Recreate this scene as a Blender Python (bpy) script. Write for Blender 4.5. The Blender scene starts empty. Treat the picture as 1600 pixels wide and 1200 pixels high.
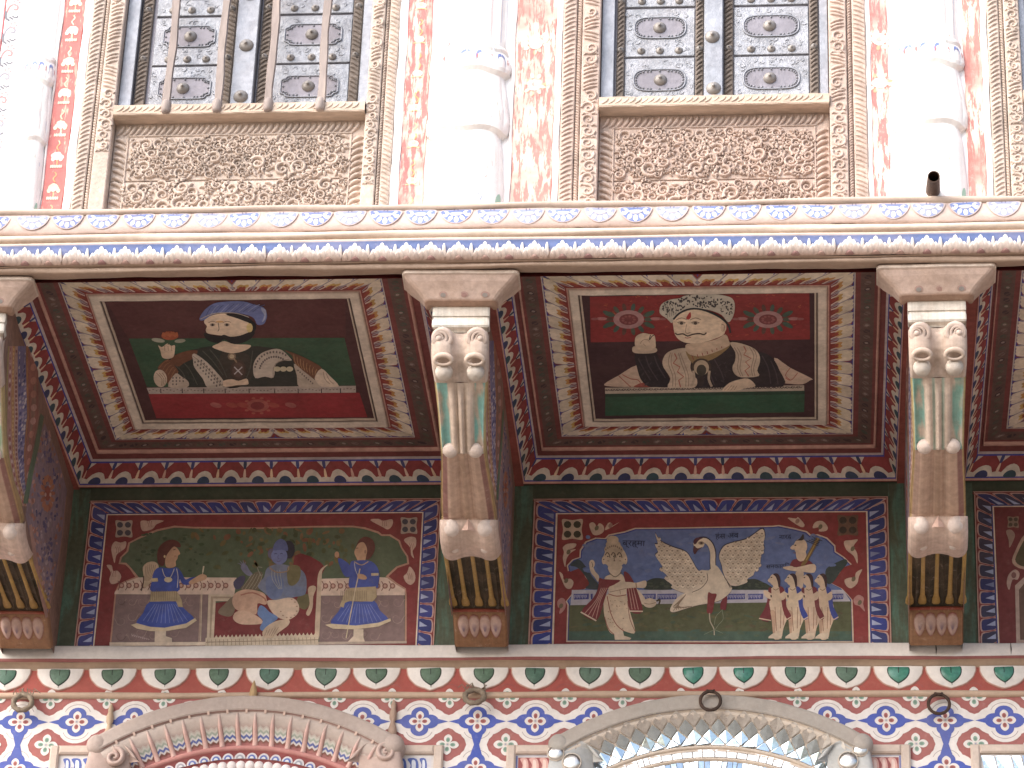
import bpy, math, random
from math import sin, cos, pi, radians, atan2, hypot, sqrt
from mathutils import Vector, Matrix, noise

random.seed(7)
S = bpy.context.scene
C = S.collection

# ------------------------------------------------------------------ camera
PITCH, YAW, ROLL = radians(29.92563), radians(-5.52479), radians(2.18129)
POS = Vector((2.06469, -9.593, -5.24079))
FPX = 5348.41                                   # focal length in pixels of a 1600 px wide picture
FWD = Vector((sin(YAW)*cos(PITCH), cos(YAW)*cos(PITCH), sin(PITCH)))
RT0 = Vector((cos(YAW), -sin(YAW), 0)); UP0 = RT0.cross(FWD)
RT = RT0*cos(ROLL)+UP0*sin(ROLL); UP = UP0*cos(ROLL)-RT0*sin(ROLL)
cam = bpy.data.cameras.new('camera'); co = bpy.data.objects.new('camera', cam); C.objects.link(co)
cam.sensor_fit = 'HORIZONTAL'; cam.sensor_width = 36; cam.lens = 36*FPX/1600
cam.clip_start = 0.1; cam.clip_end = 3000
co.matrix_world = Matrix(((RT.x, UP.x, -FWD.x, POS.x), (RT.y, UP.y, -FWD.y, POS.y), (RT.z, UP.z, -FWD.z, POS.z), (0, 0, 0, 1)))
S.camera = co

# ------------------------------------------------------------------ daylight
W = bpy.data.worlds.new('World'); S.world = W; W.use_nodes = True
nt = W.node_tree; nt.nodes.clear()
sky = nt.nodes.new('ShaderNodeTexSky'); sky.sky_type = 'NISHITA'; sky.sun_disc = False
SUN_EL, SUN_AZ = radians(40), radians(226)      # azimuth of the sun, 180 = straight in front of the facade
sky.sun_elevation = SUN_EL; sky.sun_rotation = SUN_AZ
sky.air_density = 1.0; sky.dust_density = 3.5; sky.ozone_density = 1.0
bg = nt.nodes.new('ShaderNodeBackground'); bg.inputs['Strength'].default_value = 0.12
out = nt.nodes.new('ShaderNodeOutputWorld')
nt.links.new(sky.outputs[0], bg.inputs['Color']); nt.links.new(bg.outputs[0], out.inputs['Surface'])
sl = bpy.data.lights.new('sun', 'SUN'); sl.energy = 1.9; sl.angle = radians(85); sl.color = (1, .97, .95)
so = bpy.data.objects.new('sun', sl); C.objects.link(so)
sd = Vector((sin(SUN_AZ)*cos(SUN_EL), cos(SUN_AZ)*cos(SUN_EL), sin(SUN_EL)))   # towards the sun
so.rotation_euler = sd.to_track_quat('Z', 'Y').to_euler()
S.view_settings.view_transform = 'Standard'; S.view_settings.look = 'None'
S.view_settings.exposure = 1.52; S.view_settings.gamma = 1; S.view_settings.use_curve_mapping = False
S.cycles.use_denoising = True
S.cycles.max_bounces = 8; S.cycles.diffuse_bounces = 6; S.cycles.glossy_bounces = 3

# ------------------------------------------------------------------ helpers
def at(x, y, ax, v):
    """where the sight line of picture point (x, y) meets the plane ax = v"""
    d = FWD+RT*((x-800)/FPX)-UP*((y-600)/FPX)
    i = 'XYZ'.index(ax)
    return POS+d*((v-POS[i])/d[i])

def lin(c):
    r = [(v/255/12.92 if v <= 10 else ((v/255+.055)/1.055)**2.4) for v in c]
    g = .25*r[0]+.6*r[1]+.15*r[2]
    return tuple(v+(g-v)*.17+.013 for v in r)       # lens haze mixed into the colour: greyed, blacks lifted

def link(o, parent=None):
    C.objects.link(o)
    if parent is not None: o.parent = parent
    return o

def thing(name, label, cat, loc=(0, 0, 0), group=None):
    o = bpy.data.objects.new(name, None); C.objects.link(o); o.location = loc
    o.empty_display_size = .05
    o['label'] = label; o['category'] = cat; o['kind'] = 'thing'
    if group: o['group'] = group
    return o

def tag(o, label, cat, group=None):
    o['label'] = label; o['category'] = cat; o['kind'] = 'thing'
    if group: o['group'] = group
    return o

class MB:
    """collects vertices, faces and vertex colours; build() links ONE mesh object"""
    def __init__(s): s.v = []; s.f = []; s.c = []; s.col = (1, 1, 1); s.sm = False
    def add(s, vs, fs, cols=None):
        b = len(s.v); s.v += [tuple(p) for p in vs]
        if cols is None: cols = [s.col]*len(vs)
        s.c += cols
        s.f += [tuple(i+b for i in f) for f in fs]
        return s
    def box(s, a, b):
        (x0, y0, z0), (x1, y1, z1) = a, b
        vs = [(x0, y0, z0), (x1, y0, z0), (x1, y1, z0), (x0, y1, z0), (x0, y0, z1), (x1, y0, z1), (x1, y1, z1), (x0, y1, z1)]
        return s.add(vs, [(0, 3, 2, 1), (4, 5, 6, 7), (0, 1, 5, 4), (1, 2, 6, 5), (2, 3, 7, 6), (3, 0, 4, 7)])
    def bevbox(s, a, b, r=.003, nx=1):
        """box whose front (-Y) face is chamfered"""
        (x0, y0, z0), (x1, y1, z1) = a, b
        vs = [(x0+r, y0, z0+r), (x1-r, y0, z0+r), (x1-r, y0, z1-r), (x0+r, y0, z1-r),
              (x0, y0+r, z0), (x1, y0+r, z0), (x1, y0+r, z1), (x0, y0+r, z1),
              (x0, y1, z0), (x1, y1, z0), (x1, y1, z1), (x0, y1, z1)]
        fs = [(0, 1, 2, 3)]
        for k in range(4):
            n = (k+1) % 4
            fs += [(k+4, n+4, n, k), (k+8, n+8, n+4, k+4)]
        return s.add(vs, fs)
    def grid(s, rows, cols=None, close=False):
        n = len(rows[0]); vs = [p for r in rows for p in r]; fs = []
        for i in range(len(rows)-1):
            for j in range(n-1 if not close else n):
                k = (j+1) % n
                fs.append((i*n+j, i*n+k, (i+1)*n+k, (i+1)*n+j))
        return s.add(vs, fs, None if cols is None else [c for r in cols for c in r])
    def lathe(s, prof, o, axis, n=20, a0=0, a1=2*pi, cols=None):
        """prof: (radius, distance along axis)"""
        ax = Vector(axis).normalized(); t = Vector((1, 0, 0)) if abs(ax.x) < .9 else Vector((0, 0, 1))
        e1 = ax.cross(t).normalized(); e2 = ax.cross(e1); o = Vector(o)
        full = abs(a1-a0-2*pi) < 1e-6; m = n if full else n+1
        rows = [[o+ax*h+(e1*cos(a0+(a1-a0)*k/n)+e2*sin(a0+(a1-a0)*k/n))*r for k in range(m)] for r, h in prof]
        cc = None if cols is None else [[c]*m for c in cols]
        return s.grid(rows, cc, close=full)
    def tube(s, pts, r, n=8, close=False):
        pts = [Vector(p) for p in pts]; rows = []
        m = len(pts)
        for i, p in enumerate(pts):
            a = pts[(i-1) % m] if close or i > 0 else pts[0]; b = pts[(i+1) % m] if close or i < m-1 else pts[-1]
            d = (b-a).normalized(); t = Vector((0, 1, 0)) if abs(d.y) < .9 else Vector((1, 0, 0))
            e1 = d.cross(t).normalized(); e2 = d.cross(e1)
            rr = r[i] if isinstance(r, (list, tuple)) else r
            rows.append([p+(e1*cos(2*pi*k/n)+e2*sin(2*pi*k/n))*rr for k in range(n)])
        if close: rows.append(rows[0])
        return s.grid(rows, close=True)
    def carve(s, pts, w, h, mp):
        """a rounded ridge along a 2D polyline; w half width, h height (numbers or lists)"""
        n = len(pts); rows = []
        for i, (x, y) in enumerate(pts):
            a = pts[max(0, i-1)]; b = pts[min(n-1, i+1)]
            dx, dy = b[0]-a[0], b[1]-a[1]; L = hypot(dx, dy) or 1; nx, ny = -dy/L, dx/L
            ww = w[i] if isinstance(w, list) else w; hh = h[i] if isinstance(h, list) else h
            rows.append([mp(x+nx*ww*q, y+ny*ww*q, hh*e) for q, e in ((-1, 0), (-.72, .72), (0, 1), (.72, .72), (1, 0))])
        return s.grid(rows)
    def mesh(s, name, smooth=None):
        me = bpy.data.meshes.new(name); me.from_pydata(s.v, [], s.f); me.update()
        a = me.color_attributes.new('Col', 'FLOAT_COLOR', 'POINT')
        flat = []
        for c in s.c: flat += [c[0], c[1], c[2], 1.0]
        a.data.foreach_set('color', flat)
        if s.sm if smooth is None else smooth:
            me.polygons.foreach_set('use_smooth', [True]*len(me.polygons))
        return me
    def build(s, name, mat, parent=None, smooth=None, kind=None):
        me = s.mesh(name, smooth); me.materials.append(mat)
        o = bpy.data.objects.new(name, me); link(o, parent)
        if kind: o['kind'] = kind
        return o

def crom(pts, closed=True, n=4):
    out = []; m = len(pts)
    R = range(m) if closed else range(m-1)
    for i in R:
        g = (lambda k: pts[k % m]) if closed else (lambda k: pts[min(max(k, 0), m-1)])
        p0, p1, p2, p3 = g(i-1), g(i), g(i+1), g(i+2)
        for k in range(n):
            t = k/n; t2, t3 = t*t, t*t*t
            out.append(tuple(.5*((2*p1[j])+(p2[j]-p0[j])*t+(2*p0[j]-5*p1[j]+4*p2[j]-p3[j])*t2+(3*p1[j]-p0[j]-3*p2[j]+p3[j])*t3) for j in (0, 1)))
    if not closed: out.append(pts[-1])
    return out

class Paint(MB):
    """coats of paint on a surface: flat shapes given in surface coordinates, each coat a hair above the one below"""
    STEP = .0003
    def __init__(s, mp, lb=0): super().__init__(); s.mp = mp; s.lb = lb; s.T = lambda x, y: (x, y); s.cnt = {}
    def dep(s, l):
        k = s.cnt[l] = s.cnt.get(l, 0)+1
        return (l+s.lb)*s.STEP+(k % 58)*4.8e-6
    def use(s, x0, y0, k): s.T = lambda x, y: (x0+x/k, y0+y/k); return s
    def poly(s, pts, col, l=1):
        c = lin(col); d = s.dep(l); vs = [s.mp(*s.T(*p), d) for p in pts]
        return s.add(vs, [tuple(range(len(vs)))], [c]*len(vs))
    def smooth(s, pts, col, l=1, n=3): return s.poly(crom(pts, True, n), col, l)
    def ell(s, cx, cy, rx, ry, col, l=1, rot=0, n=18, a0=0, a1=2*pi):
        ps = []
        full = abs(a1-a0-2*pi) < 1e-6
        for k in range(n if full else n+1):
            a = a0+(a1-a0)*k/n; x, y = rx*cos(a), ry*sin(a)
            ps.append((cx+x*cos(rot)-y*sin(rot), cy+x*sin(rot)+y*cos(rot)))
        return s.poly(ps, col, l)
    def stroke(s, pts, w, col, l=1, sm=True, taper=False, n=3):
        if sm and len(pts) > 2: pts = crom(pts, False, n)
        c = lin(col); m = len(pts); vs = []; d = s.dep(l)
        for i, (x, y) in enumerate(pts):
            a = pts[max(0, i-1)]; b = pts[min(m-1, i+1)]
            dx, dy = b[0]-a[0], b[1]-a[1]; L = hypot(dx, dy) or 1; nx, ny = -dy/L, dx/L
            ww = w*.5*((1-.9*i/(m-1)) if taper else 1)
            vs += [s.mp(*s.T(x+nx*ww, y+ny*ww), d), s.mp(*s.T(x-nx*ww, y-ny*ww), d)]
        return s.add(vs, [(2*i, 2*i+1, 2*i+3, 2*i+2) for i in range(m-1)], [c]*len(vs))

# ------------------------------------------------------------------ materials
def newmat(name):
    m = bpy.data.materials.new(name); m.use_nodes = True
    n = m.node_tree.nodes; b = n['Principled BSDF']
    return m, n, m.node_tree.links, b

def nd(n, t, **k):
    x = n.new(t)
    for a, v in k.items(): setattr(x, a, v)
    return x

def mixc(n, l, fac, a, b, mode='MIX'):
    x = n.new('ShaderNodeMix'); x.data_type = 'RGBA'; x.blend_type = mode
    for s, v in ((0, fac), (6, a), (7, b)):
        if hasattr(v, 'links') or hasattr(v, 'is_output'): l.new(v, x.inputs[s])
        else: x.inputs[s].default_value = v if s == 0 else (*v, 1) if len(v) == 3 else v
    return x.outputs[2]

def ramp(n, l, src, a, b, ca=(0, 0, 0), cb=(1, 1, 1)):
    r = n.new('ShaderNodeValToRGB'); l.new(src, r.inputs[0])
    e = r.color_ramp.elements; e[0].position = a; e[1].position = b
    e[0].color = (*ca, 1); e[1].color = (*cb, 1)
    return r.outputs[0]

def noi(n, l, vec, scale, detail=4, rough=.55, dist=0):
    x = n.new('ShaderNodeTexNoise'); x.inputs['Scale'].default_value = scale; x.inputs['Detail'].default_value = detail
    x.inputs['Roughness'].default_value = rough; x.inputs['Distortion'].default_value = dist
    if vec is not None: l.new(vec, x.inputs['Vector'])
    return x.outputs[0]

def pos(n, l, scale=(1, 1, 1)):
    g = n.new('ShaderNodeNewGeometry'); mp = n.new('ShaderNodeMapping'); mp.inputs['Scale'].default_value = scale
    l.new(g.outputs['Position'], mp.inputs['Vector']); return mp.outputs[0]

def paint_mat(name, base=None, wear=.35, chip=0., chipcol=(.75, .66, .55), dirt=.35, dirtcol=(.20, .15, .11), rough=.75, bump=.25,
              scale=1., metallic=0., streak=False, grain=(1, 1, 1), var=.22, gain=1.):
    """old paint or plaster: colour from the Col attribute (or base), mottled, dusty and chipped by noise"""
    m, n, l, b = newmat(name)
    p = pos(n, l, grain)
    if base is None:
        at_ = n.new('ShaderNodeAttribute'); at_.attribute_name = 'Col'; col = at_.outputs['Color']
    else:
        rgb = n.new('ShaderNodeRGB'); rgb.outputs[0].default_value = (*base, 1); col = rgb.outputs[0]
    n1 = noi(n, l, p, 9*scale, 6, .65); n2 = noi(n, l, p, 55*scale, 5, .6); n3 = noi(n, l, p, 240*scale, 3, .6)
    v1 = ramp(n, l, n1, .3, .75, ((1-var)*gain,)*3, ((1+var*.5)*gain,)*3); col = mixc(n, l, 1., col, v1, 'MULTIPLY')
    v2 = ramp(n, l, n2, .3, .7, (1-var*.8,)*3, (1+var*.4,)*3); col = mixc(n, l, 1., col, v2, 'MULTIPLY')
    # dust lying unevenly
    dm = ramp(n, l, noi(n, l, p, 5*scale, 7, .7, .6), .42, .8)
    mm = n.new('ShaderNodeMath'); mm.operation = 'MULTIPLY'; l.new(dm, mm.inputs[0]); mm.inputs[1].default_value = dirt
    col = mixc(n, l, mm.outputs[0], col, dirtcol)
    # scuffs: pale wear
    wm = ramp(n, l, noi(n, l, p, 38*scale, 8, .75, .3), .56, .74)
    mw = n.new('ShaderNodeMath'); mw.operation = 'MULTIPLY'; l.new(wm, mw.inputs[0]); mw.inputs[1].default_value = wear
    col = mixc(n, l, mw.outputs[0], col, chipcol)
    if chip > 0:
        ps = pos(n, l, (1, 1, .16)) if streak else p
        cm = ramp(n, l, noi(n, l, ps, 74*scale, 9, .68, .25), .60-chip*.22, .66-chip*.22)
        big = ramp(n, l, noi(n, l, p, 4.5, 4, .6), .34, .62)
        mc = n.new('ShaderNodeMath'); mc.operation = 'MULTIPLY'; l.new(cm, mc.inputs[0]); l.new(big, mc.inputs[1])
        col = mixc(n, l, mc.outputs[0], col, chipcol)
    l.new(col, b.inputs['Base Color'])
    b.inputs['Roughness'].default_value = rough; b.inputs['Metallic'].default_value = metallic
    b.inputs['Specular IOR Level'].default_value = .3
    bp = n.new('ShaderNodeBump'); bp.inputs['Strength'].default_value = bump; bp.inputs['Distance'].default_value = .004
    ad = n.new('ShaderNodeMath'); ad.operation = 'ADD'; l.new(n2, ad.inputs[0])
    m3 = n.new('ShaderNodeMath'); m3.operation = 'MULTIPLY'; m3.inputs[1].default_value = .5; l.new(n3, m3.inputs[0]); l.new(m3.outputs[0], ad.inputs[1])
    l.new(ad.outputs[0], bp.inputs['Height']); l.new(bp.outputs[0], b.inputs['Normal'])
    return m

M = {}
M['mural'] = paint_mat('mural_paint', wear=.14, dirt=.18, dirtcol=(.24, .18, .14), chipcol=(.48, .39, .33), bump=.15, var=.22, gain=1.27)
M['soffit'] = paint_mat('soffit_paint', wear=.09, dirt=.24, dirtcol=(.12, .075, .06), chipcol=(.42, .32, .27), bump=.15, var=.24, gain=1.17)
M['tile'] = paint_mat('wall_paint', wear=.16, dirt=.14, dirtcol=(.45, .33, .25), chipcol=(.72, .62, .52), bump=.2, var=.12)
M['frieze'] = paint_mat('frieze_paint', wear=.10, dirt=.11, dirtcol=(.42, .28, .19), chipcol=(.7, .5, .38), bump=.15, var=.12)
M['cornice'] = paint_mat('cornice_paint', wear=.22, dirt=.28, dirtcol=(.48, .34, .26), chipcol=(.78, .68, .58), bump=.3, var=.14)
M['bracket'] = paint_mat('bracket_paint', wear=.38, dirt=.42, dirtcol=(.38, .25, .17), chipcol=(.68, .56, .47), bump=.35, var=.24)
M['bracketside'] = paint_mat('bracket_side_paint', wear=.16, dirt=.3, dirtcol=(.26, .17, .14), chipcol=(.5, .4, .34), bump=.25, var=.3)
M['white'] = paint_mat('lime_white', wear=.1, dirt=.10, dirtcol=(.62, .5, .4), chipcol=(.86, .8, .72), bump=.35, var=.06)
M['red'] = paint_mat('flaking_red', wear=.4, chip=.62, dirt=.2, dirtcol=(.62, .42, .34), chipcol=(.84, .72, .60), streak=True, bump=.35, var=.16)
M['redfresh'] = paint_mat('red_strip', wear=.35, chip=.16, dirt=.2, dirtcol=(.6, .28, .2), chipcol=(.8, .6, .45), streak=True, bump=.25, var=.14)
M['stucco'] = paint_mat('tan_stucco', base=(.50, .40, .32), wear=.2, dirt=.3, dirtcol=(.36, .27, .2), chipcol=(.62, .5, .42), bump=.3, var=.14)
M['stuccocol'] = paint_mat('coloured_stucco', wear=.2, dirt=.25, dirtcol=(.42, .3, .24), chipcol=(.66, .54, .46), bump=.3, var=.14)
M['wood'] = paint_mat('carved_wood', base=(.57, .47, .40), wear=.4, dirt=.35, dirtcol=(.43, .32, .26), chipcol=(.72, .64, .58), bump=.6, var=.3, scale=1.4)
M['woodpink'] = paint_mat('reddish_carved_wood', base=(.56, .44, .375), wear=.35, dirt=.4, dirtcol=(.45, .31, .25), chipcol=(.68, .59, .52), bump=.6, var=.3, scale=1.4)
M['sill'] = paint_mat('worn_sill_wood', base=(.58, .47, .38), wear=.5, dirt=.4, dirtcol=(.32, .2, .13), chipcol=(.7, .6, .48), bump=.5, var=.25, scale=1.5, grain=(.25, 1, 1))
M['darkwood'] = paint_mat('dark_carved_wood', base=(.20, .165, .14), wear=.4, dirt=.3, dirtcol=(.1, .075, .06), chipcol=(.36, .3, .25), bump=.8, var=.35, scale=1.6)
M['metal'] = paint_mat('embossed_metal', base=(.34, .355, .39), wear=.4, dirt=.28, dirtcol=(.16, .12, .11), chipcol=(.44, .46, .50), rough=.5, bump=.9, metallic=.55, var=.32, scale=1.5)
M['metalplain'] = paint_mat('grey_sheet_metal', base=(.285, .30, .335), wear=.3, dirt=.26, dirtcol=(.17, .13, .12), chipcol=(.40, .42, .46), rough=.5, bump=.35, metallic=.5, var=.26)
M['metalin'] = paint_mat('dark_sheet_metal', base=(.21, .20, .225), wear=.2, dirt=.3, dirtcol=(.12, .09, .08), chipcol=(.3, .29, .31), rough=.5, bump=.3, metallic=.5, var=.2)
M['boss'] = paint_mat('boss_iron', base=(.30, .28, .265), wear=.3, dirt=.3, dirtcol=(.11, .08, .06), chipcol=(.38, .35, .32), rough=.5, bump=.3, metallic=.4)
M['barwood'] = paint_mat('worn_bar_wood', base=(.33, .275, .25), wear=.45, dirt=.5, dirtcol=(.20, .15, .14), chipcol=(.48, .38, .29), rough=.6, bump=.35, var=.3, grain=(1, 1, .2))
M['iron'] = paint_mat('rusty_iron', base=(.075, .05, .04), wear=.3, dirt=.5, dirtcol=(.13, .07, .045), chipcol=(.2, .13, .1), rough=.65, bump=.5, metallic=.4, scale=3)
M['rope'] = paint_mat('wrapped_cord', base=(.30, .24, .18), wear=.3, dirt=.5, dirtcol=(.12, .08, .06), bump=.8, scale=4)
M['pipe'] = paint_mat('rusty_pipe', base=(.11, .065, .045), wear=.25, dirt=.5, dirtcol=(.05, .035, .03), chipcol=(.2, .12, .08), rough=.65, bump=.4, metallic=.3, scale=2)
M['dark'] = paint_mat('dark_interior', base=(.02, .018, .016), wear=0, dirt=.2, bump=.1)
M['ground'] = paint_mat('sandy_street', base=(.23, .185, .145), wear=.2, dirt=.3, dirtcol=(.3, .24, .18), bump=.3, scale=.3)
M['plaster'] = paint_mat('plain_plaster', base=(.55, .46, .37), wear=.2, dirt=.2, bump=.3)
def mirror_mat(name, base, rough):
    m, n, l, b = newmat(name)
    p = pos(n, l)
    c = mixc(n, l, ramp(n, l, noi(n, l, p, 60, 5, .7), .45, .75), base, tuple(v*.72 for v in base))
    l.new(c, b.inputs['Base Color']); b.inputs['Metallic'].default_value = .95
    r = ramp(n, l, noi(n, l, p, 35, 5, .7), .35, .8, (rough,)*3, (rough+.22,)*3); l.new(r, b.inputs['Roughness'])
    bp = n.new('ShaderNodeBump'); bp.inputs['Strength'].default_value = .12; bp.inputs['Distance'].default_value = .01
    l.new(noi(n, l, p, 22, 2, .5), bp.inputs['Height']); l.new(bp.outputs[0], b.inputs['Normal'])
    return m
M['mirror'] = mirror_mat('old_mirror', (.50, .57, .60), .07)
M['mirrordusty'] = mirror_mat('dusty_mirror', (.66, .63, .59), .25)
def leaf_mat(name, rough):
    m = paint_mat(name, wear=.1, dirt=.2, dirtcol=(.2, .25, .2), chipcol=(.45, .55, .48), rough=rough, bump=.1, var=.3, scale=1.5)
    return m
M['leaf'] = leaf_mat('green_leaf_paint', .5); M['leafglass'] = leaf_mat('green_leaf_glaze', .16)

def green_mat():
    m, n, l, b = newmat('green_wash')
    p = pos(n, l, (5, 1, .9))
    f = ramp(n, l, noi(n, l, p, 5.5, 6, .6, .4), .46, .64)
    c = mixc(n, l, f, lin((82, 90, 66)), lin((84, 128, 108)))
    f2 = ramp(n, l, noi(n, l, pos(n, l), 60, 6, .65), .3, .75, (.7,)*3, (1.15,)*3); c = mixc(n, l, 1., c, f2, 'MULTIPLY')
    l.new(c, b.inputs['Base Color']); b.inputs['Roughness'].default_value = .7
    return m
M['greenband'] = green_mat()

# ================================================================== SETTING
def jit(x, a=.0012, k=0.):
    return a*(sin(x*7.3+k)+.6*sin(x*17.1+2.1*k)+.35*sin(x*41.7+k))

def struct(o): o['kind'] = 'structure'; return o

XA, XB = -1.1, 3.9                     # the stretch of facade that is built
g = MB(); g.box((-400, -400, -7.0), (400, 400, -6.84)); struct(g.build('street_ground', M['ground']))
g = MB()
for a, b in ((XA, -.052), (.887, 1.376), (2.272, 2.627), (3.53, XB)): g.box((a, -1.31, .02), (b, -1.12, 1.9))
g.box((XA, -1.11, .02), (XB, -1.0, 1.9)); struct(g.build('upper_wall', M['white']))
g = MB(); g.col = lin((62, 74, 54)); g.box((XA, 0, -3.2), (XB, .3, .1)); struct(g.build('lower_wall', M['mural']))
g = MB(); g.box((XA, -1.27, .035), (XB, .05, .2)); struct(g.build('balcony_slab', M['plaster']))

# ================================================================== CORNICE
cor = thing('cornice', 'long pale balcony cornice edged with blue and white flower motifs above white leaf moulding', 'cornice', (1.1, -1.36, 0))
cor_off = Vector((1.1, -1.36, 0))
def moulding(name, prof, mat, parent, x0=XA, x1=XB, step=.03, col=None, amp=.0010, k=0., off=None, smooth=True):
    """a long hand-run moulding: profile of (y, z) points swept along X with slight waviness"""
    n = int((x1-x0)/step); b = MB(); b.sm = smooth
    if col: b.col = lin(col)
    o = off or Vector((0, 0, 0)); rows = []
    for i in range(n+1):
        x = x0+(x1-x0)*i/n
        rows.append([(x-o.x, y+jit(x, amp, k+j*.5)-o.y, z+jit(x+3, amp, k+j*.35)-o.z) for j, (y, z) in enumerate(prof)])
    b.grid(rows); return b.build(name, mat, parent)
def arcpts(cy, cz, r, a0, a1, n=6, sy=1, sz=1):
    return [(cy+r*sy*cos(radians(a0+(a1-a0)*i/n)), cz+r*sz*sin(radians(a0+(a1-a0)*i/n))) for i in range(n+1)]
moulding('top_lip', [(-1.305, .099), (-1.395, .096), (-1.409, .092), (-1.411, .084), (-1.407, .078), (-1.402, .075)], M['cornice'], cor, col=(188, 165, 148), off=cor_off, amp=.0014)
moulding('fascia', [(-1.4015, .0755), (-1.4005, .045), (-1.4015, .0185), (-1.395, .0145), (-1.385, .0125)], M['cornice'], cor, col=(216, 190, 178), off=cor_off, k=1)
moulding('roll_moulding', [(-1.385, .012), (-1.396, .0105)]+arcpts(-1.392, -.0005, .0115, 100, 260, 8)+[(-1.384, -.0135), (-1.380, -.0155)], M['cornice'], cor, col=(214, 192, 172), off=cor_off, k=2)
LP = [(-1.380, -.0155), (-1.396, -.0165), (-1.397, -.0215), (-1.394, -.026), (-1.3915, -.038), (-1.389, -.050), (-1.383, -.061), (-1.374, -.069), (-1.364, -.073)]
lb = moulding('leaf_bed', LP, M['cornice'], cor, col=(94, 118, 176), off=cor_off, k=3, amp=.0006)
np_ = len(LP); ca = lb.data.color_attributes['Col'].data; tn = lin((190, 158, 140)); pl = lin((206, 186, 168))
for i_, d_ in enumerate(ca):
    j_ = i_ % np_
    if j_ >= 6: d_.color = (*tn, 1)
    elif j_ <= 2: d_.color = (*pl, 1)
moulding('under_fillet', [(-1.364, -.073), (-1.360, -.0765), (-1.358, -.0735), (-1.3525, -.0735)]+arcpts(-1.349, -.0815, .0075, 120, 270, 6)+[(-1.338, -.0855), (-1.302, -.0790), (-1.289, -.066), (-1.286, -.02)], M['cornice'], cor, col=(176, 148, 126), off=cor_off, k=4, amp=.0013)
# the flower motifs painted on the fascia: drawn once, then copied along it
def motif_mesh(var):
    p = Paint(lambda u, v, d: (u, -d, v))
    blue = ((104, 128, 190), (120, 140, 194), (146, 158, 198))[var]; wh = (226, 222, 220)
    p.smooth([(-.047, .025), (-.045, .014), (-.036, -.002), (-.02, -.016), (0, -.022), (.02, -.016), (.036, -.002), (.045, .014), (.047, .025), (.03, .028), (0, .027), (-.03, .028)], (206, 188, 184), 1)
    p.smooth([(-.042, .023), (-.041, .013), (-.033, -.001), (-.018, -.0145), (0, -.0195), (.018, -.0145), (.033, -.001), (.041, .013), (.042, .023), (.028, .026), (0, .0255), (-.028, .026)], blue, 2)
    for s in (-1, 1):
        p.ell(s*.029, .015, .0095, .0085, wh, 3); p.ell(s*.034, .0165, .0045, .0042, blue, 4); p.stroke([(s*.0385, .010), (s*.032, .0035), (s*.025, .007)], .003, wh, 3)
        p.ell(s*.0165, -.003, .0062, .0095, wh, 3, rot=s*.5)
    p.ell(0, -.0075, .0068, .0105, wh, 3); p.smooth([(-.019, .012), (-.010, .006), (0, .0045), (.010, .006), (.019, .012), (.012, .017), (-.012, .017)], wh, 4)
    for s in (-1, 1): p.stroke([(s*.005, .022), (s*.005, .029)], .0028, (120, 118, 150), 3)
    p.stroke([(-.02, .0125), (0, .0055), (.02, .0125)], .0016, (150, 150, 180), 5)
    me = p.mesh('fascia_motif'); me.materials.append(M['cornice']); return me
mm = [motif_mesh(i) for i in range(3)]
motif_px = [22, 52, 106, 160, 217, 273, 328, 382, 440, 494, 547, 602, 657, 713, 769, 825, 880, 937, 993, 1050, 1107, 1163, 1220, 1277, 1335, 1396, 1451, 1509, 1569]
mx = [at(x, 340, 'Y', -1.402).x for x in motif_px[1:]]
mx = [mx[0]-.113*k for k in range(6, 0, -1)]+mx+[mx[-1]+.118*k for k in range(1, 8)]
for i, x in enumerate(mx):
    o = bpy.data.objects.new('fascia_motif', mm[(i*7+i//3) % 3]); link(o, cor)
    o.location = (x-cor_off.x, -1.4035-cor_off.y, .046+jit(x, .0012, 1)); o.rotation_euler.y = jit(x*3, .03); o.scale = (1+jit(x*5, .02), 1, 1+jit(x*6, .04))
# raised white leaves of the lower moulding
def leaf_mesh(var):
    R = random.Random(var); b = MB(); b.sm = True
    def prof(t):                                       # t 0 top .. 1 bottom along the bed
        q = t*(len(LP)-4)+3; i = min(int(q), len(LP)-2); f = q-i
        return (LP[i][0]+(LP[i+1][0]-LP[i][0])*f, LP[i][1]+(LP[i+1][1]-LP[i][1])*f)
    def lobe(x, t0, t1, w, h, lean=0, base=None):
        n = 14; vs = []; cs = []
        for k in range(n):
            a = 2*pi*k/n; tt = t0+(t1-t0)*(.5-.5*cos(a)); ww = w*sin(a)*(1-.25*cos(a)); y, z = prof(min(max(tt, 0), 1))
            vs.append((x+ww+lean*(.5-tt), y+1.36-.0022, z-.001))
            cs.append((tt,))
        y, z = prof((t0*1.3+t1*.7)/2); vs.append((x+lean*(.5-(t0+t1)/2), y+1.36-.0022-h, z-h*.35)); cs.append(((t0+t1)/2,))
        cc = []
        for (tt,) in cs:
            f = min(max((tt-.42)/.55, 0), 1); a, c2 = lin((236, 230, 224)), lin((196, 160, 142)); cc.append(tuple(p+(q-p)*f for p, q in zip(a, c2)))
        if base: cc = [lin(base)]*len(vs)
        b.add(vs, [(k, (k+1) % n, n) for k in range(n)], cc)
    lobe(0, .04, .98, .0118, .0085)
    for s in (-1, 1):
        lobe(s*.0145, .20, .98, .0098, .007, lean=-s*.012); lobe(s*.0255, .36, 1, .0080, .0055, lean=-s*.014)
    lobe(.0367, .12, .80, .0056, .0055)
    lobe(0, .70, 1.06, .0115, .0078, base=(160, 116, 112) if var else (178, 140, 128))
    me = b.mesh('leaf', True); me.materials.append(M['cornice']); return me
lm = [leaf_mesh(i) for i in range(2)]
x = -1.02
i = 0
x0 = at(118, 385, 'Y', -1.39).x
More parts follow.
